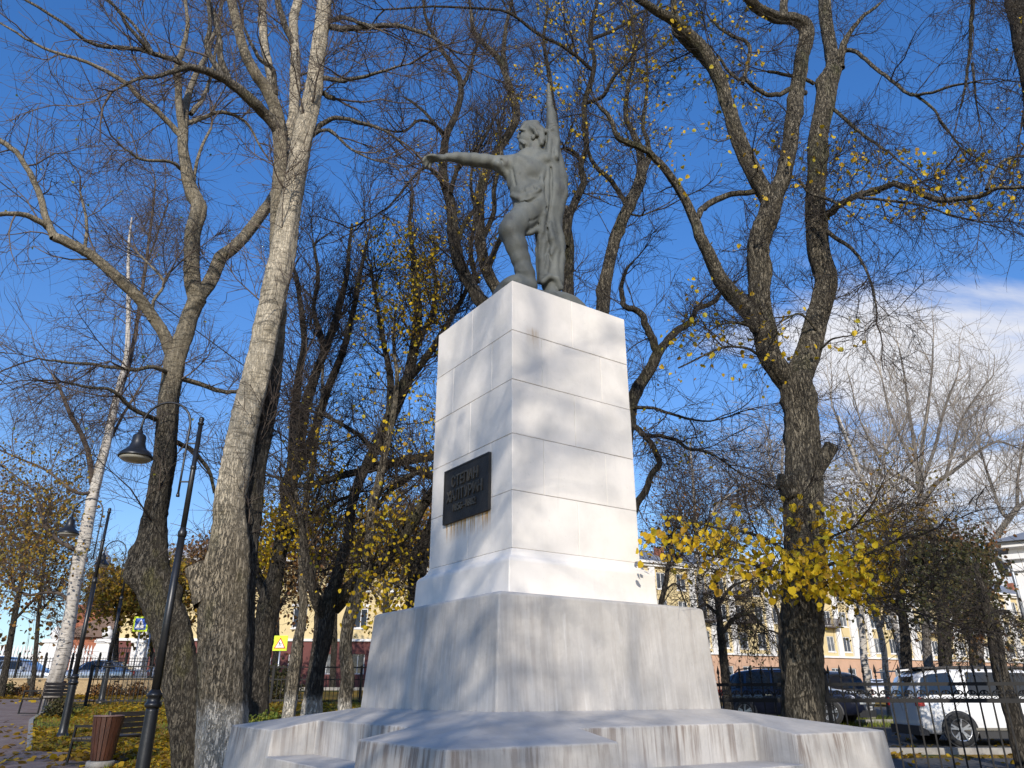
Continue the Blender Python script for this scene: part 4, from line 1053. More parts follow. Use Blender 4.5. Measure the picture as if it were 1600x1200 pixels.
make_tree('stout forked linden with whitewashed foot and yellow sprays in the middle of the group', [
    [(486, 1150, 18), (490, 1111, 17), (498, 1052, 13), (506, 993, 14), (513, 950, 15), (524, 915, 11), (533, 880, 10), (545, 840, 8), (548, 800, 7), (562, 750, 7.5), (587, 700, 8.5), (607, 662, 10), (622, 625, 9.5), (640, 583, 8.5), (650, 533, 7.5), (654, 487, 6.5), (650, 443, 5.5), (645, 400, 4), (640, 350, 3), (645, 300, 2)],
    [(508, 965, 10, 0), (497, 938, 8.5, -.2), (488, 915, 8, -.3), (479, 885, 7, -.4), (474, 855, 6, -.5), (468, 800, 4, -.6), (455, 750, 3, -.7)],
    [(522, 950, 11, .2), (537, 932, 10.5, .1), (560, 905, 10, -.1), (592, 885, 9.5, -.3), (612, 860, 9.5, -.5), (634, 832, 9.5, -.7), (657, 797, 8.5, -.9), (678, 770, 7, -1.1), (700, 735, 6, -1.2)],
    [(607, 662, 7, .1), (610, 620, 6, .3), (608, 580, 5, .5), (597, 530, 4, .7), (590, 480, 3, .8), (580, 420, 2, .9)],
    [(640, 590, 6, -.1), (665, 560, 5.5, -.4), (690, 520, 5, -.7), (715, 480, 4, -.9), (735, 440, 3, -1.1)],
    [(650, 540, 5, 0), (672, 500, 4.2, .2), (680, 450, 3.4, .4), (675, 400, 2.4, .6)],
    [(585, 705, 4, .1), (560, 680, 3.5, .5), (520, 655, 3, .9), (480, 640, 2, 1.2)],
    ], 17.5, bark_wash, twD, nb=150, nt=6500, n2=1700, blen=(1.0, 2.5), tlen=(.4, 1.05), brad=.020, trad=.005, up=.10,
    leaves=[dict(n=2300, mat=leafY, boxes=[(560, 340, 700, 700, .8), (620, 370, 690, 470, 1.2), (570, 450, 700, 520, .8), (480, 600, 700, 740, .5), (450, 940, 560, 1010, 2), (480, 760, 600, 900, .4)], size=.08, spread=.18)])
make_tree('slender pale trunk with bent stem and whitewashed foot nearest the plinth', [
    [(538, 1150, 11), (540, 1107, 10.5), (544, 1057, 10.5), (541, 1004, 9.5), (549, 957, 9.5), (566, 909, 9), (573, 860, 8), (577, 820, 7.5), (582, 790, 7.5), (595, 745, 6.5), (601, 715, 5.5), (612, 660, 4.5), (620, 600, 3.5), (615, 540, 2.5), (618, 480, 1.6)],
    [(566, 905, 2.5, 0), (590, 903, 2.2, -.2), (620, 915, 2, -.4), (650, 920, 1.4, -.6)],
    [(583, 790, 4, 0), (600, 765, 3.5, .2), (640, 745, 3, .4), (680, 730, 2.4, .5)],
    ], 17.0, bark_slen, twD, nb=45, nt=1500, n2=420, blen=(.8, 1.9), tlen=(.35, .8), brad=.015, trad=.0045,
    leaves=[dict(n=650, mat=leafY, boxes=[(460, 900, 640, 1010, 1), (560, 960, 640, 1010, 1.6), (500, 780, 640, 900, .3)], size=.08, spread=.3)])
make_tree('dark linden mostly hidden behind the pedestal with a long limb reaching left', [
    [(640, 1080, 15), (646, 1000, 14), (649, 940, 13), (656, 880, 14), (668, 840, 12), (690, 790, 10), (708, 740, 10), (725, 660, 9), (740, 580, 8), (750, 500, 6)],
    [(712, 725, 8, 0), (690, 712, 7.5, -.3), (650, 715, 7.5, -.6), (610, 722, 7, -.9), (570, 733, 6, -1.2), (533, 742, 5.5, -1.4), (500, 752, 5, -1.6), (465, 756, 3.6, -1.8), (430, 745, 2, -2)],
    [(700, 765, 7, 0), (680, 745, 6.5, -.2), (655, 738, 6, -.4), (632, 730, 5, -.5)],
    [(655, 735, 4.5, -.4), (630, 752, 4.4, -.3), (605, 770, 4, -.2), (585, 800, 3, 0)],
    ], 19.0, bark_dark, twD, nb=70, nt=2600, n2=700, blen=(.9, 2.4), tlen=(.4, 1.0), brad=.020, trad=.0052,
    leaves=[dict(n=260, mat=leafY, boxes=[(480, 640, 690, 840, 1)], size=.08, spread=.2)])

# trees behind the statue
make_tree('tall forked linden behind the outstretched arm of the statue', [
    [(800, 1090, 17), (790, 700, 14), (765, 500, 12), (752, 468, 11), (730, 432, 9.5), (714, 393, 8.5), (707, 333, 8), (698, 300, 7.5), (693, 267, 7), (697, 235, 6), (703, 205, 5.5), (713, 183, 5), (721, 155, 4.5), (719, 128, 4), (704, 100, 3.6), (688, 75, 3), (668, 35, 2.5), (660, -10, 2)],
    [(722, 135, 3.5, 0), (735, 110, 3, .2), (745, 75, 2.4, .4), (760, 30, 1.6, .6)],
    [(705, 300, 4, -.2), (715, 265, 3.6, -.4), (732, 250, 3.2, -.6), (750, 230, 2.8, -.8), (770, 190, 2, -1.0)],
    [(697, 290, 3.5, -.2), (680, 270, 3, -.5), (665, 262, 2.6, -.8), (640, 285, 2.2, -1.2), (610, 320, 1.4, -1.6), (570, 345, 1, -2)],
    [(700, 215, 3, 0), (680, 200, 2.6, -.4), (655, 190, 2.2, -.8), (630, 205, 1.8, -1.2), (590, 200, 1.2, -1.6)],
    [(697, 222, 3, 0), (675, 190, 2.6, .3), (650, 165, 2.2, .6), (632, 152, 1.6, .8)],
    [(712, 400, 4, 0), (722, 355, 3.6, .3), (745, 320, 3, .6), (760, 285, 2.4, .8)],
    ], 15.5, bark_dark, twD, nb=75, nt=2900, n2=800, blen=(.8, 2.1), tlen=(.35, .9), brad=.017, trad=.0042,
    leaves=[dict(n=260, mat=leafY, boxes=[(640, 200, 780, 500, 1), (780, 60, 900, 200, .5)], size=.06)])
make_tree('olive barked linden whose pale stems rise behind the statue head', [
    [(800, 1090, 15), (800, 700, 12), (792, 500, 10), (782, 460, 9.5), (765, 425, 9), (756, 390, 8.5), (752, 340, 7.5), (753, 300, 7), (765, 262, 7), (785, 228, 6.5), (802, 200, 6.5), (810, 175, 6), (800, 140, 5.5), (790, 108, 5), (778, 85, 4.6), (758, 65, 4), (742, 45, 3.5), (736, 10, 2.5), (730, -30, 2)],
    [(790, 110, 4, 0), (787, 75, 3.6, .2), (790, 40, 3, .4), (800, 0, 2.4, .6)],
    [(756, 370, 4.5, 0), (772, 330, 4, -.2), (772, 290, 3.6, -.3), (785, 240, 3, -.4), (778, 190, 2, -.5)],
    [(764, 420, 5, 0), (775, 385, 4.4, -.3), (790, 360, 4.2, -.5), (820, 345, 3.6, -.7)],
    [(745, 440, 4, 0), (735, 390, 3.6, .3), (742, 330, 3, .5), (735, 280, 2.4, .7), (745, 230, 1.6, .9)],
    ], 18.0, bark_lind, twD, nb=80, nt=3300, n2=950, blen=(.9, 2.4), tlen=(.4, 1.0), brad=.019, trad=.0048,
    leaves=[dict(n=160, mat=leafY, boxes=[(790, 80, 880, 230, 3), (640, 250, 800, 500, .5)], size=.07)])
make_tree('dark crooked linden rising behind the raised banner of the statue', [
    [(880, 1090, 16), (885, 700, 13), (884, 500, 10), (883, 440, 9.5), (884, 385, 9), (878, 345, 9), (884, 325, 8.5)],
    [(884, 385, 7, -.1), (890, 340, 6.5, -.2), (900, 313, 6, -.3), (912, 285, 5.5, -.4), (909, 258, 5, -.5), (917, 230, 4.6, -.6), (916, 200, 4.4, -.7), (913, 165, 4.2, -.8), (922, 130, 4, -.9), (928, 95, 3.6, -1), (921, 55, 3, -1.1), (932, 10, 2.4, -1.2), (930, -40, 2, -1.3)],
    [(880, 335, 6, .1), (872, 300, 5.5, .3), (868, 250, 5, .5), (866, 180, 4, .6), (856, 110, 3.4, .7), (850, 60, 2.6, .8), (856, 10, 2, .9)],
    [(907, 255, 3.6, -.5), (895, 235, 3, -.7), (880, 232, 2.6, -.9)],
    [(918, 160, 3.2, -.8), (945, 150, 3, -1.1), (960, 120, 2.6, -1.4), (985, 90, 2.2, -1.6), (1000, 60, 1.6, -1.8)],
    [(926, 110, 3, -1), (905, 90, 2.8, -1.3), (880, 70, 2.6, -1.6), (850, 55, 2.6, -1.9), (820, 35, 2.4, -2.1), (780, 15, 2.2, -2.4), (700, 10, 1.8, -2.9), (600, 15, 1.4, -3.4)],
    [(925, 60, 3, -1), (960, 45, 2.6, -.8), (1000, 20, 2, -.6), (1040, 10, 1.4, -.4)],
    ], 15.0, bark_dark, twD, nb=120, nt=5600, n2=1500, blen=(.8, 2.3), tlen=(.35, .9), brad=.016, trad=.0042,
    leaves=[dict(n=780, mat=leafY, boxes=[(840, 0, 1000, 140, 1), (860, 120, 960, 330, .6), (800, 100, 880, 170, 1.2)], size=.075)])
make_tree('straight leaning maple with a knotty fork right of the statue', [
    [(915, 1090, 17), (922, 760, 14), (932, 560, 11), (942, 488, 10), (950, 425, 9.5), (962, 380, 9), (976, 345, 8.5), (990, 315, 8.5), (1002, 290, 9), (1006, 262, 7), (1000, 232, 5.5), (990, 205, 4.5), (980, 180, 4), (983, 130, 3, .2), (990, 70, 2.4), (985, 0, 2)],
    [(979, 322, 4.5, 0), (970, 303, 4, -.1), (955, 284, 4, -.3), (938, 268, 3.6, -.5), (924, 248, 3.2, -.7), (915, 225, 2.4, -.9)],
    [(1006, 270, 5, 0), (1015, 245, 4.4, .2), (1013, 215, 3.6, .4), (1005, 190, 3, .6), (1012, 130, 2.4, .8), (1008, 60, 1.8, 1)],
    [(985, 335, 1.8, 0), (1000, 338, 1.5, -.1), (1020, 330, 1, -.2)],
    ], 16.5, bark_lind, twD, nb=60, nt=2300, n2=640, blen=(.8, 2.1), tlen=(.35, .9), brad=.016, trad=.0045,
    leaves=[dict(n=300, mat=leafY, boxes=[(950, 80, 1080, 260, 1)], size=.07)])
make_tree('dark crooked tree hugging the right side of the pedestal', [
    [(950, 1095, 20), (958, 900, 16), (966, 760, 14), (976, 665, 12), (987, 630, 11), (1000, 603, 9.5), (1012, 585, 8.5), (1028, 552, 8)],
    [(1027, 555, 7, 0), (1020, 532, 6.5, -.1), (1010, 514, 6, -.1), (1003, 495, 5.5, -.2), (990, 482, 5, -.2), (976, 480, 4.6, -.3), (970, 468, 4.2, -.3), (968, 445, 3.6, -.3), (975, 420, 2.4, -.4), (990, 408, 1.6, -.5)],
    [(1028, 553, 7, 0), (1040, 535, 6.5, .1), (1055, 520, 6, .2), (1070, 510, 5, .2), (1079, 496, 4.4, .3), (1090, 483, 4.2, .4), (1105, 478, 3.8, .4), (1118, 466, 3.6, .5), (1130, 450, 3, .6), (1150, 440, 2, .7)],
    [(1088, 482, 2.6, .4), (1094, 474, 2, .4), (1100, 466, 1.2, .4)],
    [(978, 655, 5, -.2), (992, 664, 4.6, -.3), (1008, 678, 4.4, -.4), (1020, 692, 4.4, -.5), (1028, 712, 4.6, -.6), (1030, 728, 5, -.6), (1020, 742, 5, -.6), (1008, 765, 5.2, -.6), (996, 788, 5.5, -.6), (990, 800, 5, -.5)],
    [(1012, 680, 3.4, -.4), (1030, 680, 3, -.7), (1053, 686, 3, -.9), (1070, 698, 2.6, -1.1), (1086, 702, 2.4, -1.3), (1115, 712, 1.8, -1.5), (1150, 735, 1.2, -1.8)],
    [(985, 640, 3, -.1), (1020, 640, 2.4, -.4), (1060, 652, 2, -.7), (1110, 660, 1.4, -1), (1170, 640, 1, -1.3)],
    ], 14.9, bark_dark, twD, nb=70, nt=2800, n2=850, blen=(.6, 1.7), tlen=(.3, .8), brad=.013, trad=.0042, up=.0, droop=.05,
    leaves=[dict(n=50, mat=leafY, boxes=[(980, 600, 1120, 730, 1)], size=.06)])

# the big linden on the right
lind = make_tree('big knotty linden with twin stems and yellow low sprays in front of the parked cars', [
    [(1263, 1180, 34), (1260, 1102, 32.5), (1258, 1005, 30.5), (1257, 927, 29.5), (1256, 850, 29), (1255, 787, 28.5), (1256, 712, 26), (1251, 660, 24), (1247, 619, 24), (1243, 592, 24)],
    [(1242, 605, 19, .0), (1225, 590, 18.5, 0), (1210, 573, 18, -.05), (1200, 550, 17.5, -.05), (1192, 506, 16.5, -.1), (1187, 450, 15.5, -.15), (1184, 400, 16.5, -.2), (1190, 365, 17, -.2), (1199, 337, 16.5, -.2), (1207, 308, 16, -.2)],
    [(1245, 605, 20, .0), (1255, 578, 19.5, .1), (1265, 552, 18.5, .2), (1278, 506, 17.5, .2), (1292, 446, 16.5, .3), (1283, 410, 16, .3), (1277, 380, 15, .3), (1275, 330, 14.5, .3), (1277, 240, 13.5, .4), (1285, 180, 13.5, .4), (1293, 135, 15, .4), (1304, 108, 13, .4), (1297, 75, 10, .5), (1290, 22, 9, .6), (1290, -50, 8, .7)],
    [(1206, 315, 13, -.2), (1187, 285, 12, -.3), (1161, 232, 11.5, -.5), (1139, 165, 10.5, -.7), (1126, 122, 10.5, -.8), (1102, 76, 9.5, -1.0), (1068, 42, 8.5, -1.2), (1040, 22, 7, -1.4), (1000, 0, 5.5, -1.6), (960, -30, 4, -1.8)],
    [(1116, 118, 7, -.8), (1095, 88, 6.5, -.8), (1075, 70, 6, -.9), (1058, 50, 5.5, -1), (1052, 25, 5, -1.1), (1049, -10, 4.4, -1.2)],
    [(1210, 312, 12.5, -.2), (1222, 280, 12.5, -.2), (1232, 225, 11.5, -.1), (1240, 150, 11, 0), (1248, 95, 11, 0), (1256, 58, 11.5, 0), (1250, 38, 10.5, -.1), (1228, 28, 8.5, -.3), (1195, 18, 8, -.6), (1168, -8, 8, -.9), (1150, -40, 7, -1.1)],
    [(1228, 28, 6, -.3), (1226, 8, 6, -.3), (1230, -30, 5.5, -.3)],
    [(1311, 109, 8, .4), (1315, 82, 6.5, .3), (1325, 58, 4, .2), (1345, 30, 3, .1), (1375, 5, 2, 0)],
    [(1189, 520, 12, -.1), (1171, 492, 13, -.15), (1150, 470, 12.5, -.2), (1131, 446, 12, -.3), (1118, 420, 10.5, -.4), (1106, 395, 9.5, -.5), (1095, 372, 8.5, -.6), (1088, 350, 7.5, -.6), (1076, 320, 6.5, -.7), (1060, 287, 6, -.9), (1040, 262, 5.5, -1.1), (1022, 245, 5.2, -1.2), (1000, 232, 5, -1.4), (975, 222, 4.6, -1.6), (963, 205, 4, -1.7), (955, 180, 3.4, -1.8), (935, 165, 2.4, -1.9)],
    [(1090, 340, 4.5, -.6), (1098, 325, 5, -.5), (1115, 314, 5, -.4), (1142, 304, 4.6, -.3), (1165, 303, 4.6, -.2), (1186, 299, 5, -.2)],
    [(1290, 338, 6.5, .3), (1303, 326, 6, .1), (1320, 314, 5.2, -.1), (1345, 303, 4.8, -.4), (1372, 295, 4.6, -.7), (1394, 289, 4.6, -1), (1425, 296, 4.6, -1.3), (1450, 307, 4.8, -1.6), (1480, 309, 4.4, -1.9), (1506, 306, 4.2, -2.1), (1530, 302, 3.6, -2.3), (1555, 290, 3, -2.5), (1600, 289, 2.8, -2.8), (1670, 275, 2, -3.2)],
    [(1540, 296, 3, -2.4), (1548, 275, 2.4, -2.4), (1570, 250, 1.8, -2.5), (1620, 240, 1.2, -2.6)],
    [(1318, 79, 3.6, .4), (1340, 83, 3.2, .1), (1360, 97, 3, -.2), (1385, 118, 2.8, -.5), (1424, 146, 2.6, -.9), (1450, 142, 2.2, -1.2), (1487, 135, 2, -1.5), (1520, 128, 1.4, -1.8)],
    [(1424, 146, 2.2, -.9), (1455, 168, 2, -1.1), (1470, 190, 1.6, -1.2), (1500, 230, 1.2, -1.3)],
    [(1302, 170, 3, .3), (1340, 205, 2.6, 0), (1370, 225, 2.2, -.3), (1400, 245, 1.8, -.6), (1430, 270, 1.2, -.9)],
    [(1292, 362, 3.6, .2), (1315, 380, 3, -.2), (1340, 400, 2.4, -.5), (1360, 440, 1.8, -.8), (1370, 490, 1.2, -1)],
    [(1260, 145, 4, .2), (1235, 135, 4, 0), (1215, 145, 3.6, -.2), (1190, 142, 3.4, -.4), (1160, 120, 3, -.6), (1150, 122, 2.6, -.7), (1120, 85, 2, -.9)],
    [(1272, 132, 3, .2), (1250, 120, 3, .1), (1225, 115, 2.8, .1), (1200, 112, 2.4, 0)],
    [(1160, 130, 3.4, -.6), (1172, 85, 3.2, -.5), (1165, 65, 2.8, -.5), (1140, 55, 2.4, -.6), (1110, 30, 1.8, -.7)],
    [(1247, 282, 2.6, -.1), (1265, 300, 2.6, -.3), (1290, 310, 2.6, -.5), (1310, 318, 2.2, -.7)],
    [(1375, 300, 2.4, -.7), (1340, 310, 2.4, -.5), (1400, 315, 2, -.9), (1450, 325, 1.6, -1.1), (1500, 340, 1, -1.3)],
    # low epicormic shoots
    [(1240, 905, 3.2, -.2), (1215, 895, 3, -.5), (1180, 880, 2.6, -.9), (1140, 872, 2.2, -1.3), (1090, 865, 1.8, -1.7), (1030, 850, 1.2, -2.1)],
    [(1238, 870, 3, -.2), (1200, 845, 2.6, -.7), (1160, 830, 2.2, -1.1), (1110, 822, 1.6, -1.5), (1060, 805, 1, -1.9)],
    [(1275, 895, 3, -.2), (1300, 880, 2.6, -.6), (1340, 870, 2.2, -1.0), (1390, 850, 1.6, -1.4)],
    [(1262, 880, 3, -.5), (1268, 870, 2.6, -.9), (1285, 850, 2.2, -1.3), (1320, 830, 1.6, -1.7)],
    [(1270, 920, 2.6, -.4), (1290, 915, 2.2, -.9), (1330, 925, 1.8, -1.3), (1370, 935, 1.2, -1.6)],
    [(1192, 560, 2.6, -.2), (1165, 545, 2.2, -.5), (1125, 545, 1.8, -.8), (1060, 575, 1.2, -1.1)],
    [(1190, 520, 2.6, -.2), (1160, 505, 2.2, -.4), (1120, 510, 1.4, -.7), (1090, 540, 1, -.9)],
    [(1275, 515, 2.2, 0), (1250, 490, 1.8, -.2), (1225, 500, 1.4, -.3)],
    [(1282, 545, 2.2, 0), (1300, 530, 1.6, -.3), (1325, 525, 1.0, -.6)],
    ], 11.2, bark_lind, twD, nb=190, nt=10500, n2=2600, blen=(.6, 1.8), tlen=(.25, .75), trunk_sides=28, flare=.15, brad=.011, trad=.0034, up=.03, wig=.2, avoid=(560, 440, 1035, 1200), dens=1.8,
    leaves=[dict(n=900, mat=leafY, boxes=[(1000, 0, 1200, 320, 1), (1180, 200, 1350, 320, .5), (1300, 230, 1600, 340, 1.3), (1060, 380, 1200, 480, .4), (930, 0, 1100, 140, .7)], size=.070, spread=.05),
            dict(n=190, mat=leafY, boxes=[(1040, 490, 1240, 600, 3), (1220, 480, 1340, 560, 1.6)], size=.075, spread=.10)])
lt_, lpar, lB, lC, lT, loff = lind
add_stump(lt_, 1268, 745, 11.1, 1299, 697, .105, m=bark_lind, cutm=mat('old_cut', (.05, .04, .035), .9))
add_stump(lt_, 1240, 755, 11.0, 1216, 752, .115, m=bark_lind)
add_stump(lt_, 1240, 765, 11.0, 1222, 772, .10, m=bark_lind)
# the low sprays: single leaves
rl = random.Random(5)
lmesh = []
for k in range(4):
    base = [(0, 0, 0), (0, 1, 0), (.32, -.07, .05), (.52, .30, .12), (.36, .74, .08), (-.32, -.07, .05), (-.52, .30, .12), (-.36, .74, .08)]
    cl = (.4, .9, 1.5, 2.2)[k]
    mb = MB(); mb.add([(x, y, z * cl - y * y * .12 * k) for x, y, z in base] + [(.012, -.45, -.05), (-.012, -.45, -.05), (0, -.02, .01)], [(0, 2, 3, 4, 1), (0, 1, 7, 6, 5), (8, 9, 10)])
    lmesh.append(mb.mesh('leaf', leafYo))
def leaf_cloud(n, regions):
    k = 0
    while k < n:
        x0, y0, x1, y1, d0, d1 = rl.choices([r[:6] for r in regions], [r[6] for r in regions])[0]
        # clump in sprays
        cx_, cy_, cd_ = rl.uniform(x0, x1), rl.uniform(y0, y1), rl.uniform(d0, d1)
        for _ in range(rl.randint(2, 7)):
            if k >= n: break
            p = P(cx_ + rl.gauss(0, 17), cy_ + rl.gauss(0, 11), cd_ + rl.gauss(0, .12)); k += 1
            yield p
REG = [(1060, 800, 1240, 880, 9.2, 10.8, 1.3), (1010, 830, 1120, 870, 8.9, 9.6, .45), (1120, 850, 1330, 905, 9.0, 10.8, 1.9), (1250, 800, 1400, 905, 9.4, 11.0, 1.7), (1180, 880, 1260, 945, 9.6, 10.8, .7),
       (1270, 890, 1370, 940, 9.6, 10.6, .8), (1210, 770, 1235, 800, 10.6, 10.9, .1), (1030, 800, 1060, 840, 9, 9.4, .08)]
rest = []
for i, p in enumerate(leaf_cloud(1150, REG)):
    s = rl.uniform(.07, .13) * .82
    d = Vector((rl.gauss(0, .6), rl.gauss(0, .6), -1 + rl.gauss(0, .45))).normalized()
    nrm_ = Vector((rl.gauss(0, .6) - .1, -1 + rl.gauss(0, .5), rl.gauss(0, .6) + .3))
    if i < 290:
        x = d.cross(nrm_).normalized(); z = x.cross(d)
        M = Matrix((x, d, z)).transposed().to_4x4()
        o = link('leaf', lmesh[i % 4], lt_); o.matrix_local = Matrix.Translation(Vector(p - loff)) @ M @ Matrix.Scale(s, 4)
    else: rest.append(p)
link('leaves', leaves_mesh('leaves', np.array(rest) - loff, .078, leafY, .9), lt_, kind='stuff')

# trees beyond the street on the right, each traced roughly and standing at its own distance
make_tree('tall pale bare poplar against the clouds beyond the street on the right', [
    [(1452, 1060, 7), (1446, 950, 6), (1442, 870, 5.6), (1440, 800, 5.2), (1437, 765, 5), (1434, 730, 4)],
    [(1435, 745, 3.4, 0), (1428, 690, 2.8, .2), (1420, 640, 2.2, .5), (1412, 580, 1.4, .8), (1405, 545, 1, 1)],
    [(1437, 750, 3.4, 0), (1441, 690, 2.8, .3), (1450, 630, 2.2, .5), (1456, 570, 1.4, .8), (1458, 535, 1, 1)],
    [(1441, 785, 4, 0), (1458, 762, 3.6, .5), (1478, 745, 3.2, 1), (1500, 730, 2.4, 1.6), (1530, 705, 2, 2), (1560, 690, 1.6, 2.6), (1590, 700, 1, 3)],
    [(1478, 745, 2.6, 1), (1490, 700, 2.2, 1.2), (1505, 650, 1.6, 1.5), (1540, 600, 1, 1.8)],
    [(1437, 765, 3, 0), (1460, 700, 2.6, .6), (1475, 640, 2, 1), (1495, 590, 1.2, 1.4)],
    [(1436, 768, 3.4, 0), (1415, 750, 3, -.5), (1390, 740, 2.4, -1), (1370, 710, 2, -1.5), (1345, 660, 1.4, -2)],
    [(1434, 735, 2.8, 0), (1410, 690, 2.2, -.3), (1390, 640, 1.8, -.6), (1378, 590, 1, -1)],
    [(1410, 770, 3, 1), (1375, 740, 2.6, 1), (1342, 725, 2.4, 1), (1320, 680, 2, 1), (1300, 635, 1.2, 1)],
    ], 44, bark_pale, twP, nb=90, nt=3000, n2=700, blen=(2, 5.5), tlen=(1.2, 3.0), brad=.036, trad=.010, up=.16, cull=True, trunk_sides=10)
make_tree('pale leaning birch stem behind the yellow sprays of the linden', [
    [(1412, 1045, 5), (1395, 960, 4.4), (1388, 890, 4), (1382, 820, 4), (1365, 780, 3.4), (1345, 745, 3), (1330, 700, 2.4), (1310, 650, 1.6)],
    [(1382, 830, 3, 0), (1388, 770, 2.6, .4), (1380, 720, 2, .8), (1390, 680, 1.4, 1)],
    [(1388, 900, 3, 0), (1420, 860, 2.4, .4), (1445, 820, 1.8, .8)],
    ], 34, bark_birch, twP, nb=40, nt=1500, n2=380, blen=(1.5, 3.6), tlen=(.9, 2.2), brad=.03, trad=.010, trunk_sides=9,
    leaves=[dict(n=300, mat=leafO, boxes=[(1290, 720, 1480, 950, 1)], size=.14, spread=.4)])
make_tree('spreading pale tree behind the white house at the right edge', [
    [(1530, 1050, 6), (1532, 950, 5.6), (1540, 880, 5), (1556, 840, 4.6), (1572, 815, 4.4), (1592, 790, 4)],
    [(1592, 792, 3, 0), (1620, 770, 2.6, 0), (1660, 760, 2, 0)],
    [(1575, 812, 3, 0), (1560, 790, 2.4, .5), (1545, 745, 1.8, 1), (1530, 700, 1.2, 1)],
    [(1590, 795, 2.8, 0), (1590, 750, 2, .5), (1600, 690, 1.4, 1)],
    [(1545, 870, 3, 0), (1510, 850, 2.6, -.5), (1485, 860, 2, -1)],
    ], 46, bark_pale, twP, nb=90, nt=3000, n2=800, blen=(2, 5), tlen=(1.2, 2.8), brad=.034, trad=.010, trunk_sides=9)
make_tree('hazy grey birch between the pedestal and the linden, far off', [
    [(1245, 1045, 4), (1238, 900, 3.4), (1225, 780, 3), (1222, 720, 2), (1228, 660, 1)],
    [(1232, 860, 2.4, 0), (1200, 800, 2, 0), (1170, 760, 1.4, 0)],
    [(1225, 780, 2, 0), (1205, 730, 1.4, 0), (1200, 690, 1, 0)],
    ], 52, bark_birch, twP, nb=80, nt=2600, n2=700, blen=(2.2, 5), tlen=(1.4, 3.4), brad=.03, trad=.012, up=-.02, droop=.3, trunk_sides=8)
make_tree('slim birch with sparse brown leaves between the pedestal and the big linden', [
    [(1100, 1060, 4.4), (1096, 950, 4), (1090, 850, 3.2), (1084, 780, 2.4), (1080, 720, 1.6), (1078, 690, 1)],
    [(1092, 880, 2, 0), (1070, 820, 1.6, 0), (1058, 770, 1.2, 0)],
    [(1090, 850, 2, 0), (1120, 790, 1.6, 0), (1160, 760, 1, 0)],
    ], 30, bark_birch, twB, nb=70, nt=2600, n2=800, blen=(1.0, 2.6), tlen=(.6, 1.6), brad=.02, trad=.0075, up=.02, droop=.1, trunk_sides=8,
    leaves=[dict(n=420, mat=leafR, boxes=[(1010, 740, 1180, 960, 1)], size=.10, spread=.3)])
make_tree('small dark leaning tree right beside the top corner of the plinth', [
    [(1020, 1060, 5), (1030, 960, 4.4), (1037, 915, 4), (1044, 878, 3.4), (1050, 840, 2.6), (1062, 800, 1.8)],
    [(1042, 890, 2, 0), (1070, 860, 1.6, 0), (1090, 840, 1.2, 0)],
    [(1035, 925, 1.6, 0), (1056, 912, 1.4, 0), (1070, 940, 1.0, 0)],
    ], 22, bark_dark, twD, nb=40, nt=1200, n2=350, blen=(.7, 1.6), tlen=(.4, 1.0), brad=.014, trad=.005, trunk_sides=8,
    leaves=[dict(n=380, mat=leafR, boxes=[(1000, 790, 1110, 900, 1)], size=.07, spread=.2), dict(n=40, mat=leafY, boxes=[(1030, 820, 1100, 900, 1)], size=.09)])
make_tree('dark bushy tree with drooping leafless boughs beside the right corner of the plinth', [
    [(1133, 1060, 7), (1128, 1000, 6), (1124, 960, 5), (1120, 920, 3.6), (1118, 890, 2)],
    [(1128, 990, 3.5, 0), (1150, 965, 3, 0), (1175, 960, 2, 0), (1190, 975, 1, 0)],
    [(1126, 965, 3, 0), (1105, 945, 2.4, 0), (1090, 950, 1.4, 0)],
    [(1124, 940, 3, 0), (1145, 915, 2.4, 0), (1160, 910, 1.4, 0)],
    ], 24, bark_dark, twD, nb=70, nt=1900, n2=560, blen=(.6, 1.5), tlen=(.35, .9), brad=.016, trad=.0055, up=-.1, droop=.25, trunk_sides=9,
    leaves=[dict(n=520, mat=leafD, boxes=[(1080, 880, 1200, 1050, 1)], size=.07, spread=.15)])
make_tree('bare grey sapling in front of the yellow facade just left of the linden trunk', [
    [(1222, 1060, 3.4), (1219, 1000, 3), (1216, 960, 2.4), (1206, 930, 1.8), (1195, 905, 1)],
    [(1218, 990, 1.8, 0), (1200, 985, 1.4, 0), (1185, 992, 1, 0)],
    [(1217, 965, 1.6, 0), (1228, 940, 1.2, 0), (1232, 905, .8, 0)],
    ], 28, bark_dark, twD, nb=26, nt=500, n2=160, blen=(.7, 1.6), tlen=(.4, .9), brad=.014, trad=.005, trunk_sides=7)
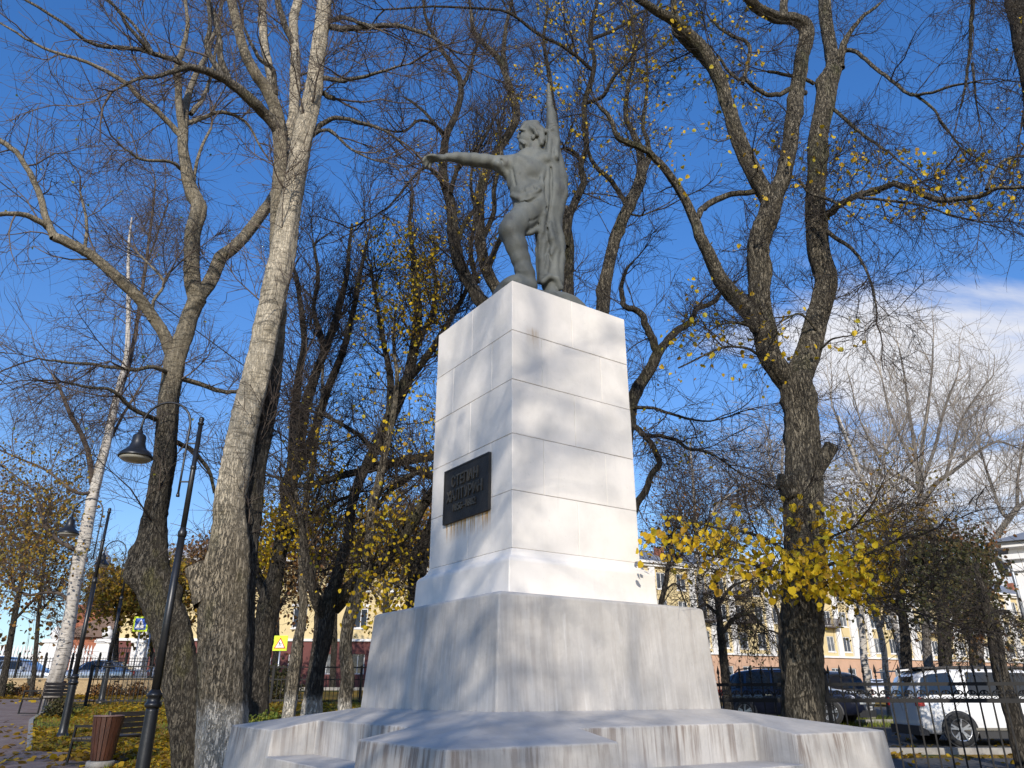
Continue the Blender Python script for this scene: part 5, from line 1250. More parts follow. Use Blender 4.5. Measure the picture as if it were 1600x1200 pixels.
# dark leafy trees right
for (lab, limbs_, D_, bx, m_, n_l) in (
    ('dark leaning tree with thin brown foliage behind the rear of the white van', [[(1418, 1050, 8), (1412, 980, 7), (1402, 920, 6.5), (1392, 870, 5), (1385, 820, 3)], [(1402, 925, 4, 0), (1425, 890, 3, 0), (1440, 850, 2, 0)], [(1408, 960, 3, 0), (1385, 930, 2.6, 0), (1365, 910, 2, 0)]], 27, (1320, 800, 1470, 960, 1), leafO, 900),
    ('dense dark evergreen looking tree above the roof of the white van', [[(1478, 1050, 10), (1474, 980, 9), (1468, 920, 8), (1460, 860, 6), (1455, 820, 3)], [(1470, 940, 4, 0), (1500, 900, 3.4, 0), (1530, 880, 2.4, 0)], [(1466, 900, 4, 0), (1440, 870, 3, 0), (1425, 840, 2, 0)], [(1476, 990, 3.4, 0), (1505, 960, 3, 0), (1540, 960, 2, 0)]], 25.5, (1410, 840, 1560, 960, 1), leafD, 2900),
    ('thin twisted tree with russet leaves between the white van and the white house', [[(1522, 1050, 6), (1518, 1010, 5.5), (1512, 980, 5), (1524, 940, 4), (1535, 900, 3), (1545, 850, 2)], [(1515, 1000, 3, 0), (1495, 970, 2.4, 0), (1480, 940, 1.6, 0)], [(1522, 945, 3, 0), (1550, 925, 2.4, 0), (1575, 890, 1.6, 0)]], 26.5, (1470, 830, 1555, 1030, 1), leafR, 1700),
    ('slim white stemmed birch just right of the big linden trunk', [[(1352, 1060, 5.5), (1345, 980, 5), (1338, 900, 4), (1336, 830, 3), (1330, 780, 2)], [(1340, 920, 2.4, 0), (1360, 880, 2, 0), (1385, 850, 1.4, 0)]], 29, (1290, 760, 1410, 1000, 1), leafO, 600),
    ('pair of pale crooked birch stems before the salmon wall right of the linden', [[(1385, 1060, 5), (1378, 1000, 4.4), (1365, 950, 4), (1360, 900, 3), (1352, 850, 2)], [(1374, 985, 3.4, 0), (1385, 940, 3, 0), (1380, 880, 2.4, 0)]], 31, (1320, 830, 1430, 1040, 1), leafO, 900)):
    make_tree(lab, limbs_, D_, bark_birch if 'birch' in lab else bark_dark, twB, nb=50, nt=1200, n2=330, blen=(.9, 2.3), tlen=(.5, 1.3), brad=.018, trad=.0055, up=.0, droop=.08, trunk_sides=9, avoid=(1552, 780, 1900, 985),
              leaves=[dict(n=n_l, mat=m_, boxes=[bx], size=.12, spread=.35)])
make_tree('thin black leaning tree trunk at the far right in front of the white van', [
    [(1612, 1230, 14), (1600, 1180, 14), (1585, 1120, 13), (1568, 1070, 12), (1556, 1020, 11), (1548, 985, 10), (1540, 950, 7), (1530, 915, 5), (1526, 880, 3)],
    [(1545, 975, 5, 0), (1556, 960, 4, 0), (1568, 955, 3, 0), (1580, 960, 2, 0)],
    [(1550, 995, 4, 0), (1528, 975, 3.4, 0), (1505, 968, 2.4, 0)],
    ], 15.8, bark_dark, twD, nb=60, nt=1700, n2=500, blen=(.5, 1.3), tlen=(.3, .7), brad=.011, trad=.004, up=-.05, droop=.2, trunk_sides=10, avoid=(1562, 780, 1900, 955),
    leaves=[dict(n=1100, mat=leafD, boxes=[(1470, 880, 1570, 1045, 1), (1560, 960, 1640, 1045, 1)], size=.055, spread=.12)])
make_tree('outside tree trunk hanging dark twigs into the top right corner', [
    [(1660, 900, 30), (1650, 500, 22), (1625, 180, 17), (1604, 60, 15), (1588, -20, 13), (1580, -80, 12)],
    [(1590, -10, 5, 0), (1560, -25, 4, -.3), (1528, -15, 3.4, -.6), (1524, 30, 3, -.7), (1519, 85, 2.6, -.8), (1512, 125, 2.2, -.8), (1500, 170, 1.4, -.8)],
    [(1519, 100, 2, -.8), (1524, 140, 1.6, -.8), (1530, 190, 1, -.8)],
    [(1600, 50, 3, 0), (1610, 120, 2.4, -.2), (1600, 180, 1.6, -.3), (1590, 230, 1, -.4)],
    ], 10.2, bark_dark, twD, nb=70, nt=3600, n2=900, blen=(.5, 1.4), tlen=(.2, .6), brad=.008, trad=.003, up=-.05, droop=.2,
    leaves=[dict(n=26, mat=leafY, boxes=[(1560, 0, 1640, 260, 1)], size=.06)])

# left background trees with autumn leaves
for (lab, limbs_, D_, bx, m_, n_l, sz) in (
    ('young golden tree behind the white fence next to the crossing sign', [[(178, 1060, 4), (182, 1000, 3.6), (186, 950, 3.4), (190, 920, 2.4), (196, 890, 1.6)], [(186, 960, 2, 0), (205, 935, 1.6, 0), (222, 915, 1, 0)], [(185, 950, 2, 0), (170, 925, 1.6, 0), (158, 910, 1, 0)]], 44, (145, 900, 260, 1010, 1), leafO, 3400, .20),
    ('golden birch standing behind the forked maple left of the poplar', [[(238, 1060, 3), (236, 990, 2.8), (230, 940, 2.4), (225, 890, 1.4)], [(234, 970, 2, 0), (250, 940, 1.4, 0), (262, 910, 1, 0)]], 46, (190, 890, 290, 1030, 1), leafO, 2600, .22),
    ('russet leaved tree at the far left edge above the dark parked car', [[(8, 1050, 5), (20, 980, 4.4), (35, 900, 3.6), (45, 830, 2.4), (50, 780, 1.6)], [(22, 970, 2.4, 0), (50, 940, 2, 0), (75, 915, 1.4, 0)], [(30, 930, 2.4, 0), (10, 890, 2, 0), (-15, 860, 1.4, 0)]], 34, (-60, 760, 90, 1040, 1), leafR, 1900, .15),
    ('slim tree with orange leaves between the far left tree and the birch', [[(52, 1055, 3.4), (58, 980, 3), (66, 900, 2.6), (72, 830, 2), (80, 770, 1.2)], [(60, 960, 2, 0), (85, 930, 1.6, 0), (100, 900, 1, 0)]], 33, (20, 760, 130, 960, 1), leafO, 1200, .14)):
    make_tree(lab, limbs_, D_, bark_dark, twB, nb=60, nt=1300, n2=420, blen=(1.2, 3.0), tlen=(.7, 1.8), brad=.022, trad=.008, up=.03, droop=.1, trunk_sides=8,
              leaves=[dict(n=n_l, mat=m_, boxes=[bx], size=sz, spread=.5)])
# reddish bushy trees screening the yellow house
for k, (x, y0, D_, w, lab) in enumerate(((330, 850, 50, 60, 'bushy russet tree seen in the gap left of the poplar foot'), (430, 820, 47, 70, 'bushy russet tree seen just right of the poplar stems'), (520, 800, 50, 70, 'broad russet tree filling the gap in the whitewashed group'),
                                         (600, 790, 46, 60, 'ochre leaved tree between the slender trunk and the plinth'), (660, 770, 49, 50, 'dusky brown tree just left of the pedestal moulding'))):
    make_tree(lab, [[(x, 1060, 5), (x + 3, 980, 4.4), (x + 2, 920, 3.6), (x + 4, y0 + 30, 1.6)], [(x + 2, 960, 3, 0), (x + w * .45, 900, 2, 0), (x + w * .7, y0 + 40, 1.2, 0)], [(x + 2, 960, 3, 0), (x - w * .4, 905, 2, 0), (x - w * .65, y0 + 45, 1.2, 0)]],
              D_, bark_dark, twB, nb=70, nt=1500, n2=450, blen=(1.4, 3.2), tlen=(.9, 2.0), brad=.025, trad=.010, up=.05, trunk_sides=7,
              leaves=[dict(n=2300, mat=leafO if k == 3 else leafR, boxes=[(x - w, y0, x + w, 1050, 1)], size=.20, spread=.5)])
# small green shrub
def shrub(name, label, x, y, D, r, m, n, size=.05):
    p = P(x, y, D); z = float(gz(p[0], p[1])); t = thing(name, label, 'shrub', (p[0], p[1], z))
    q = RNG.normal(size=(n, 3)); q = q / np.linalg.norm(q, axis=1)[:, None] * (RNG.random(n)[:, None] ** .35) * r; q[:, 2] = np.abs(q[:, 2]) * 1.15 + .05
    q *= (1 + .25 * np.sin(q[:, :1] * 9) * np.cos(q[:, 1:2] * 8))
    link('leaves', leaves_mesh('leaves', q, size, m, -.2), t, kind='stuff')
    pa = np.zeros((40, 4, 3)); e = q[RNG.choice(n, 40)]; pa[:] = e[:, None] * np.linspace(0, 1, 4)[None, :, None]
    V, F = tubes(pa, np.full((40, 4), .008), 4); link('stems', fast_mesh('stems', V, F, twB), t, kind='stuff')
shrub('shrub', 'small fresh green shrub at the foot of the dark linden left of the plinth', 415, 1095, 18, .55, leafG, 1600, .06)
shrub('shrub', 'low dark bush beside the second lamp post', 92, 1112, 24, .42, leafD, 600, .07)
shrub('shrub', 'dark green hedge bush behind the low fence near the yellow sign', 430, 1060, 32, 1.1, leafD, 1500, .10)
for k, (x, lb) in enumerate(((12, 'tuft of tall weeds growing at the left end of the brick wall'), (40, 'brown weeds leaning on the brick wall under the left car'), (155, 'brown weeds on the brick wall between the two far lamp posts'), (178, 'dry shoots on the brick wall below the silver car'), (212, 'reddish creeper on the brick wall below the crossing sign'))):
    shrub('weeds', lb, x, 1075, 35.2, .45, leafR if k else leafD, 260, .09)

# bare crowns behind the camera: they stand between the sun and the monument
def back_tree(label, x, y, h, seed, nb_=70, br=.045):
    rg = np.random.default_rng(seed); z0 = float(gz(x, y))
    t = thing('tree', label, 'tree', (x, y, z0), group='bare park trees behind the viewer')
    tr = catmull([(0, 0, -.2, .26), (rg.normal() * .15, .1, h * .25, .20), (rg.normal() * .3, rg.normal() * .3, h * .5, .15), (rg.normal() * .6, rg.normal() * .5, h * .8, .07), (rg.normal() * .6, 0, h, .02)], 5)
    V, F = limb_mesh(tr, 12, .08, .3, seed); me = bpy.data.meshes.new('trunk'); me.from_pydata([tuple(v) for v in V], [], F); me.materials.append(bark_dark); link('trunk', me, t)
    par = resample(tr[int(len(tr) * .3):], 14)[None, :, :3]
    B, _, _ = grow(par, 22, (h * .18, h * .36), (30, 65), k=8, wig=.2, up=.12)
    C, _, _ = grow(B, nb_ * 2, (1.0, 2.6), (30, 60), k=6, wig=.2, up=.08)
    T_, _, _ = grow(np.concatenate((resample_all(B, 6), C)), nb_ * 9, (.5, 1.3), (25, 60), k=4, wig=.2, up=.05)
    V, F = tubes(B, br * np.linspace(1, .25, 8)[None] * np.ones((len(B), 1)), 6); link('branches', fast_mesh('branches', V, F, bark_dark), t, kind='stuff')
    V1, F1 = tubes(C, .02 * np.linspace(1, .4, 6)[None] * np.ones((len(C), 1)), 4); V2, F2 = tubes(T_, .008 * np.linspace(1, .5, 4)[None] * np.ones((len(T_), 1)), 3)
    link('twigs', fast_mesh('twigs', np.vstack((V1, V2)), np.vstack((F1, F2 + len(V1))), twD), t, kind='stuff')
    e = T_[:, -1]; e = e[RNG.choice(len(e), min(len(e), 110))]
    link('leaves', leaves_mesh('leaves', e, .09, leafY), t, kind='stuff')
BT = 'leaf shedding park tree standing behind the viewer, its branches shading the pedestal'
for (x_, y_, h_, sd_, nb__) in ((-4.5, -14.0, 16.5, 3, 90), (2.6, -16.0, 17, 9, 90), (-.8, -22.0, 20.5, 14, 100), (-10, -17.0, 20, 25, 80)):
    back_tree(BT, x_, y_, h_, sd_, nb__)
back_tree(BT, -2.6, -8.5, 13.2, 44, 80, .026)
print('TWIG TRIS', TRI['twig'])
# ------------------------------------------------------------------ lamp posts
lamp_m = mat('lamp_black', (.022, .024, .028), .38, .55, spec=.6, col2=(.035, .036, .04), scale=6, bump=.05)
lens_m = mat('lamp_glass', (.42, .42, .38), .25, 0, col2=(.30, .29, .26), scale=6)
def make_lamp(label, x, y, rz=0):
    t = thing('street_lamp', label, 'street lamp', (x, y, float(gz(x, y))), rz, 'hooked park lamp posts')
    MB().lathe([(.16, -.1), (.16, .04), (.125, .07), (.105, .12), (.095, .3), (.085, 1.12), (.083, 1.16)], n=18).build('pole_base', lamp_m, t)
    MB().lathe([(.085, 1.16), (.105, 1.17), (.118, 1.20), (.105, 1.23), (.09, 1.24), (.09, 1.30), (.104, 1.315), (.104, 1.345), (.085, 1.36), (.064, 1.40)], n=18).build('collar', lamp_m, t)
    MB().lathe([(.060, 1.39), (.056, 2.4), (.052, 3.56)], n=16).build('pole', lamp_m, t)
    MB().lathe([(.053, 3.55), (.066, 3.57), (.066, 3.63), (.05, 3.66), (.042, 3.70)], n=16).build('collar', lamp_m, t)
    MB().lathe([(.042, 3.69), (.040, 4.6), (.038, 4.62), (.047, 4.63), (.047, 4.67), (.037, 4.68), (.035, 5.36)], n=14).build('pole', lamp_m, t)
    MB().lathe([(.036, 5.36), (.05, 5.375), (.05, 5.40), (.03, 5.41), (.04, 5.435), (.043, 5.46), (.035, 5.49), (.008, 5.505)], n=14).build('finial', lamp_m, t)
    ra = .39; cx_ = -.17 - ra
    pts = [(-.17, 0, 4.22), (-.17, 0, 4.6), (-.17, 0, 5.0), (-.17, 0, 5.30)] + [(cx_ + ra * math.cos(a), 0, 5.36 + ra * math.sin(a)) for a in np.linspace(.05, PI, 14)] + [(cx_ - ra, 0, 5.26)]
    MB().tube(pts, [.017] * 3 + [.019] * 16, 10).lathe([(.028, 4.18), (.03, 4.2), (.02, 4.25)], (-.17, 0, 0), 8).build('arm', lamp_m, t)
    MB().bar((-.17, 0, 4.42), (-.03, 0, 4.42), .022).bar((-.17, 0, 5.05), (-.03, 0, 5.05), .022).build('bracket', lamp_m, t)
    hx = cx_ - ra
    hd = MB().lathe([(.02, 5.28), (.035, 5.27), (.04, 5.22), (.075, 5.20), (.10, 5.17), (.105, 5.06), (.13, 4.98), (.17, 4.93), (.215, 4.90), (.25, 4.85), (.262, 4.82), (.255, 4.81), (.24, 4.83)], (hx, 0, 0), 26).build('lamp_shade', lamp_m, t)
    MB().lathe([(.238, 4.828), (.232, 4.79), (.19, 4.765), (.10, 4.75), (.01, 4.745)], (hx, 0, 0), 22).build('lens', lens_m, t)
    return t
L1 = make_lamp('nearest and tallest looking lamp post with hooked arm, in front of the forked maple', -5.04, 11.4)
def lamp_copy(label, x, y, rz=0):
    c = copy_tree(L1); c.location = (x, y, float(gz(x, y))); c.rotation_euler.z = rz; c['label'] = label; return c
lamp_copy('middle lamp post with hooked arm standing in leaves behind the slatted bin', -10.65, 19.5)
lamp_copy('farthest lamp post with hooked arm by the brick wall, behind the birch', -14.7, 29.0, R(6))

# ------------------------------------------------------------------ bench and bin
wood_d = mat('dark_slats', (.045, .035, .03), .6, col2=(.09, .07, .055), scale=10, stretch=(1, .1, 1), bump=.2)
def make_bench(label, x, y, rz):
    t = thing('park_bench', label, 'bench', (x, y, float(gz(x, y)) + .01), rz, 'park benches by the path')
    for s in (0, 1):
        yy = -.75 + s * 1.5
        MB().bar((-.30, yy, 0), (-.26, yy, .64), .035).bar((-.28, yy, .64), (.28, yy, .64), .04).build('armrest', iron, t)
        MB().bar((.30, yy, 0), (.34, yy, .9), .035).build('leg', iron, t)
        MB().bar((-.28, yy, .40), (.31, yy, .40), .03).bar((-.30, yy, .02), (.30, yy, .02), .03).build('side_rail', iron, t)
    for i in range(6): MB().box(-.27 + i * .092, -.19 + i * .092, -.78, .78, .42, .45).build('slat', wood_d, t)
    for i in range(4): MB().obox((.335 + i * .012, 0, .54 + i * .098), (.12, 0, -.99), (0, 1, 0), (.99, 0, .12), .041, .78, .013).build('slat', wood_d, t)
    return t
B1 = make_bench('nearer dark iron bench standing on the paving, half hidden behind the wooden bin', -7.75, 15.9, R(-4))
c = copy_tree(B1); c.location = (-14.35, 25.0, float(gz(-14.35, 25.0)) + .01); c['label'] = 'farther dark iron bench at the foot of the white barked birch'
binw = mat('red_brown_slats', (.035, .014, .009), .5, col2=(.08, .028, .014), scale=5, stretch=(6, 6, .5), bump=.3)
def make_bin(label, x, y):
    t = thing('litter_bin', label, 'litter bin', (x, y, float(gz(x, y)) + .01), R(18), 'wooden litter bins')
    MB().lathe([(.24, 0), (.24, .09), (.22, .11)], n=20).build('concrete_foot', kerb_m, t)
    MB().lathe([(.14, .11), (.14, .13), (.215, .80), (.21, .80)], n=16).build('liner', mat('zinc_liner', (.10, .10, .10), .5, .6), t)
    for k in range(18):
        a = k * 2 * PI / 18; ca, sa = math.cos(a), math.sin(a); ax = np.array((-sa, ca, 0))
        lo_, hi_ = np.array((.16 * ca, .16 * sa, .12)), np.array((.24 * ca, .24 * sa, .83))
        mb = MB(); V = []
        for p, w in ((lo_, .025), (hi_, .038)):
            for s, d_ in ((-1, 0), (1, 0), (1, .02), (-1, .02)): V.append(p + ax * w * s + np.array((ca, sa, 0)) * d_)
        mb.add(V, [(3, 2, 1, 0), (4, 5, 6, 7), (0, 1, 5, 4), (1, 2, 6, 5), (2, 3, 7, 6), (3, 0, 4, 7)]); mb.build('slat', binw, t)
    MB().lathe([(.255, .835), (.265, .845), (.255, .86), (.22, .86), (.21, .83)], n=20).build('rim', mat('bin_rim', (.16, .10, .09), .5), t)
    return t
K1 = make_bin('nearer tapered bin of red brown slats on a concrete foot beside the bench', -7.4, 15.0)
c = copy_tree(K1); p = P(97, 1083, 27); c.location = (p[0], 26.6, float(gz(p[0], 26.6))); c['label'] = 'farther red brown slatted bin beside the birch trunk'

# ------------------------------------------------------------------ signs
lime = mat('fluorescent_sheet', (.62, .80, .02), .5); blue = mat('sign_blue', (.02, .10, .50), .4); white = mat('sign_white', (.82, .82, .82), .4)
black = mat('sign_black', (.02, .02, .02), .5); red = mat('sign_red', (.55, .02, .02), .4); steel = mat('galvanised_steel', (.40, .42, .45), .4, .7)
def sign_base(label, px, py, D, s, rz=0, lean=0):
    p = P(px, py, D); z0 = float(gz(p[0], p[1])); t = thing('road_sign', label, 'road sign', (p[0], p[1], z0), rz); h = p[2] - z0
    MB().lathe([(.035, -.2), (.035, h + s * .5)], (0, .06, 0), 10).build('post', steel, t)
    mb = MB().box(-s, s, -.015, .015, h - s, h + s); bd_ = mb.build('board', lime, t); return t, h, bd_
def tri(mb, pts, y0, y1): n = len(pts); return mb.add([(x, y0, z) for x, z in pts] + [(x, y1, z) for x, z in pts], [tuple(range(n)), tuple(range(2 * n - 1, n - 1, -1))] + [(i, i + n, (i + 1) % n + n, (i + 1) % n) for i in range(n)])
t, h, bo = sign_base('pedestrian crossing sign, blue square with white triangle on a fluorescent board', 220, 975, 38.4, .355, R(4))
s = .27
tri(MB(), [(-s, h - s), (s, h - s), (s, h + s), (-s, h + s)], -.024, -.0155).build('blue_panel', blue, t)
tri(MB(), [(-.23, h - .20), (.23, h - .20), (0, h + .23)], -.030, -.0245).build('white_triangle', white, t)
m_ = MB()
for a in ((-.02, .10, .02, .10, .022),): pass
m_.add([(x_, y_, z_) for y_ in (-.036, -.0305) for x_, z_ in ((-.022, h + .095), (.022, h + .095), (.022, h + .135), (-.022, h + .135))], [(0, 1, 2, 3), (7, 6, 5, 4), (0, 4, 5, 1), (1, 5, 6, 2), (2, 6, 7, 3), (3, 7, 4, 0)])
for (x0, z0, x1, z1, w) in ((0, .09, .01, -.01, .04), (.01, -.01, .055, -.10, .022), (.0, -.01, -.045, -.09, .022), (.0, .07, .055, .01, .017), (.0, .07, -.05, .02, .017), (-.17, -.18, -.10, -.13, .03), (-.09, -.19, -.04, -.13, .03), (.0, -.19, .0, -.13, .03), (.09, -.19, .05, -.13, .03), (.17, -.18, .11, -.13, .03)):
    m_.bar((x0, -.034, h + z0), (x1, -.034, h + z1), w, .006)
m_.build('walking_figure', black, t)
t, h, bo = sign_base('fluorescent yellow warning sign with red edged triangle behind the poplar', 438, 1005, 33, .30, R(-3))
tri(MB(), [(-.25, h - .21), (.25, h - .21), (0, h + .23)], -.024, -.0155).build('red_triangle', red, t)
tri(MB(), [(-.19, h - .175), (.19, h - .175), (0, h + .155)], -.030, -.0245).build('white_triangle', white, t)
m_ = MB()
for (x0, z0, x1, z1, w) in ((-.03, .04, -.02, -.04, .04), (-.02, -.04, .02, -.13, .02), (-.02, -.04, -.06, -.13, .02), (.05, .0, .045, -.05, .03), (.045, -.05, .08, -.13, .02), (.045, -.05, .02, -.12, .02), (-.03, .02, .05, -.01, .015)): m_.bar((x0, -.034, h + z0), (x1, -.034, h + z1), w, .006)
m_.build('children_figures', black, t)
p = P(236, 985, 39.5); z0 = float(gz(p[0], p[1])); t = thing('road_sign', 'grey back of a triangular road sign just right of the crossing sign', 'road sign', (p[0], p[1], z0), R(20)); h = p[2] - z0
MB().lathe([(.035, -.2), (.035, h + .3)], (0, -.05, 0), 8).build('post', steel, t)
tri(MB(), [(-.36, h + .28), (.36, h + .28), (0, h - .35)], -.01, .01).build('board', steel, t)

# overhead wires
def wire(label, a, b, sag, r=.010):
    a, b = np.array(a), np.array(b); pts = [a * (1 - k / 24) + b * k / 24 - np.array((0, 0, sag * 4 * (k / 24) * (1 - k / 24))) for k in range(25)]
    mb = MB(); mb.tube(pts, r, 6); o = mb.build('overhead_wire', iron); o['label'] = label; o['category'] = 'wire'
wire('thin black overhead cable running down across the forked maple on the left', P(-260, 80, 16), P(420, 600, 21), .1, .016)
wire('thin dark overhead wire in front of the clouds at the lower right', P(1300, 875, 38), P(1680, 770, 38), .15, .02)

# ------------------------------------------------------------------ cars
tyre_m = mat('tyre_rubber', (.02, .02, .02), .85); rim_m = mat('alloy_rim', (.45, .46, .48), .3, .8); glassc = mat('car_glass', (.012, .014, .016), .06, 0, spec=.8)
trim_m = mat('black_trim', (.02, .02, .022), .55); tail_m = mat('tail_lamp_red', (.40, .015, .015), .2, spec=.7); head_m = mat('headlamp', (.55, .58, .60), .15, .3); plate_m = mat('number_plate', (.75, .75, .74), .5)
chrome = mat('chrome', (.6, .6, .62), .15, 1.0)
def paint(name, c, metal=.3): return mat('paint_' + name, c, .28, metal, coat=1.0, spec=.5)
def sect(st):
    """one station: (x, w, zlow, zbelt, ztop, wt)"""
    x, w, zl, zb, ztp, wt = st
    zm = zl + (zb - zl) * .5
    half = [(0, zl), (w * .86, zl), (w * .965, zl + .10), (w, zm), (w * .995, zb - .10), (w * .965, zb), (wt + (w * .965 - wt) * .08, zb + (ztp - zb) * .90), (wt * .90, ztp - .012 * (ztp > zb + .1)), (wt * .45, ztp + .02), (0, ztp + .028)]
    return half
def make_car(name, label, cat, stations, pmat, wheels, wr, wins, shield, backwin, loc, rz, group=None, rails=False, headx=None, tailx=None, hz=.68, tz=.95, handles=(), ww=.22, glow=False, taillen=.0, spokes=5, sill=None):
    t = thing(name, label, cat, loc, rz, group)
    mb = MB(); S = [sect(s) for s in stations]; k = len(S[0])
    ring = [[(st[0], y, z) for y, z in h] + [(st[0], -y, z) for y, z in h[-2:0:-1]] for st, h in zip(stations, S)]
    n = len(ring[0]); V = [v for r_ in ring for v in r_]
    F = [(i * n + j, i * n + (j + 1) % n, (i + 1) * n + (j + 1) % n, (i + 1) * n + j) for i in range(len(ring) - 1) for j in range(n)]
    F += [tuple(range(n))[::-1], tuple((len(ring) - 1) * n + j for j in range(n))]
    mb.add(V, F, True)
    me = mb.mesh('body', pmat); bm = bmesh.new(); bm.from_mesh(me); bmesh.ops.recalc_face_normals(bm, faces=bm.faces); bm.to_mesh(me); bm.free()
    for p_ in me.polygons: p_.use_smooth = len(p_.vertices) == 4
    body = link('body', me, t); mod = body.modifiers.new('bevel', 'EDGE_SPLIT'); mod.split_angle = R(48)
    xs = [s_[0] for s_ in stations]
    def at(x, f, sgn, out=.008):
        """point on the side glass band, f 0 belt .. 1 top"""
        w = np.interp(x, xs, [s_[1] for s_ in stations]); zb = np.interp(x, xs, [s_[3] for s_ in stations]); ztp = np.interp(x, xs, [s_[4] for s_ in stations]); wt = np.interp(x, xs, [s_[5] for s_ in stations])
        y0, z0_, y1, z1_ = w * .965, zb, wt + (w * .965 - wt) * .08, zb + (ztp - zb) * .90
        return (x, sgn * (y0 + (y1 - y0) * f + out), z0_ + (z1_ - z0_) * f)
    for (xa0, xa1, xb0, xb1, fa, fb) in wins:      # bottom x range, top x range
        for sgn in (-1, 1):
            g = MB(); nn = 5; V = []
            for j in range(nn):
                q = j / (nn - 1)
                V.append(at(xa0 + (xa1 - xa0) * q, fa, sgn)); V.append(at(xb0 + (xb1 - xb0) * q, fb, sgn))
            g.add(V, [(2 * j, 2 * j + 2, 2 * j + 3, 2 * j + 1) if sgn < 0 else (2 * j, 2 * j + 1, 2 * j + 3, 2 * j + 2) for j in range(nn - 1)])
            m2 = g.mesh('side_window', glassc); ob = link('side_window', m2, t); so = ob.modifiers.new('t', 'SOLIDIFY'); so.thickness = .012; so.offset = 1
    for nm, sh in (('windscreen', shield), ('rear_window', backwin)):
        if sh is None: continue
        (xa, za, wa), (xb, zb_, wb) = sh
        g = MB(); s_ = 1 if nm == 'windscreen' else -1; cv = .10 * s_; V = []
        for f in np.linspace(-1, 1, 7):
            V += [(xa - cv * f * f + .012 * s_, wa * f, za + .012), (xb - cv * f * f + .012 * s_, wb * f, zb_ + .012)]
        g.add(V, [(2 * j, 2 * j + 2, 2 * j + 3, 2 * j + 1) for j in range(6)])
        ob = link(nm, g.mesh(nm, glassc), t); so = ob.modifiers.new('t', 'SOLIDIFY'); so.thickness = .03; so.offset = 0
    for wx in wheels:
        w = np.interp(wx, xs, [s_[1] for s_ in stations])
        for sgn in (-1, 1):
            yo = sgn * (w + .004)
            ar = MB(); V = []; 
            for a in np.linspace(-.12, PI + .12, 20):
                for rr, yy in ((wr * 1.02, yo), (wr * 1.16, yo), (wr * 1.16, yo - sgn * .08)): V.append((wx + rr * math.cos(a), yy, wr + rr * math.sin(a)))
            ar.add(V, [q for j in range(19) for q in ((3 * j, 3 * j + 1, 3 * j + 4, 3 * j + 3), (3 * j + 1, 3 * j + 2, 3 * j + 5, 3 * j + 4))], True)
            n0 = len(ar.v); ar.add([(wx + wr * 1.1 * math.cos(a), yo - sgn * .0015, wr + wr * 1.1 * math.sin(a)) for a in np.linspace(0, 2 * PI, 25)[:-1]], [tuple(range(24))])
            ar.build('wheel_arch', trim_m, t)
            wh = MB(); prof = [(wr * .66, .0), (wr * .70, .012), (wr * .93, .018), (wr, -.01), (wr, -.18), (wr * .93, -.21), (wr * .6, -.2)]
            V = []; nseg = 28
            for r_, dy in prof:
                for j in range(nseg):
                    a = j * 2 * PI / nseg; V.append((r_ * math.cos(a), dy, r_ * math.sin(a)))
            wh.add(V, [(i * nseg + j, i * nseg + (j + 1) % nseg, (i + 1) * nseg + (j + 1) % nseg, (i + 1) * nseg + j) for i in range(len(prof) - 1) for j in range(nseg)], True)
            wo_ = link('wheel', wh.mesh('wheel', tyre_m), t, (wx, yo + sgn * .022, wr), (0, 0, 0 if sgn > 0 else PI))
            rm = MB(); R0 = wr * .68
            for j in range(spokes):
                a = j * 2 * PI / spokes + .3
                for da in (-.17, .17):
                    rm.bar((.05 * math.cos(a), -.004, .05 * math.sin(a)), (R0 * .97 * math.cos(a + da), .0, R0 * .97 * math.sin(a + da)), .030, .045)
            V = [(rr * math.cos(j * PI / 14), yy, rr * math.sin(j * PI / 14)) for rr, yy in ((R0, .008), (R0 * .92, .004), (R0 * .92, -.06)) for j in range(28)]
            rm.add(V, [(i * 28 + j, i * 28 + (j + 1) % 28, (i + 1) * 28 + (j + 1) % 28, (i + 1) * 28 + j) for i in range(2) for j in range(28)], True)
            V = [(.06 * math.cos(j * PI / 6), .012, .06 * math.sin(j * PI / 6)) for j in range(12)]; rm.add(V, [tuple(range(12))[::-1]])
            link('rim', rm.mesh('rim', rim_m), wo_)
            bk = MB().add([(R0 * math.cos(j * PI / 10), -.07, R0 * math.sin(j * PI / 10)) for j in range(20)], [tuple(range(20))])
            link('brake_disc', bk.mesh('brake_disc', trim_m), wo_)
    x0, x1 = xs[0], xs[-1]
    w0 = stations[1][1]; w1 = stations[-2][1]
    if sill: MB().box(wheels[0] + wr * 1.2, wheels[1] - wr * 1.2, -sill, sill, .18, .36).build('sill', trim_m, t)
    MB().box(x0 - .05, x0 + .18, -w0 * .94, w0 * .94, .24, .46).build('rear_bumper', trim_m, t)
    MB().box(x1 - .16, x1 + .03, -w1 * .9, w1 * .9, .22, .42).build('front_bumper', trim_m, t)
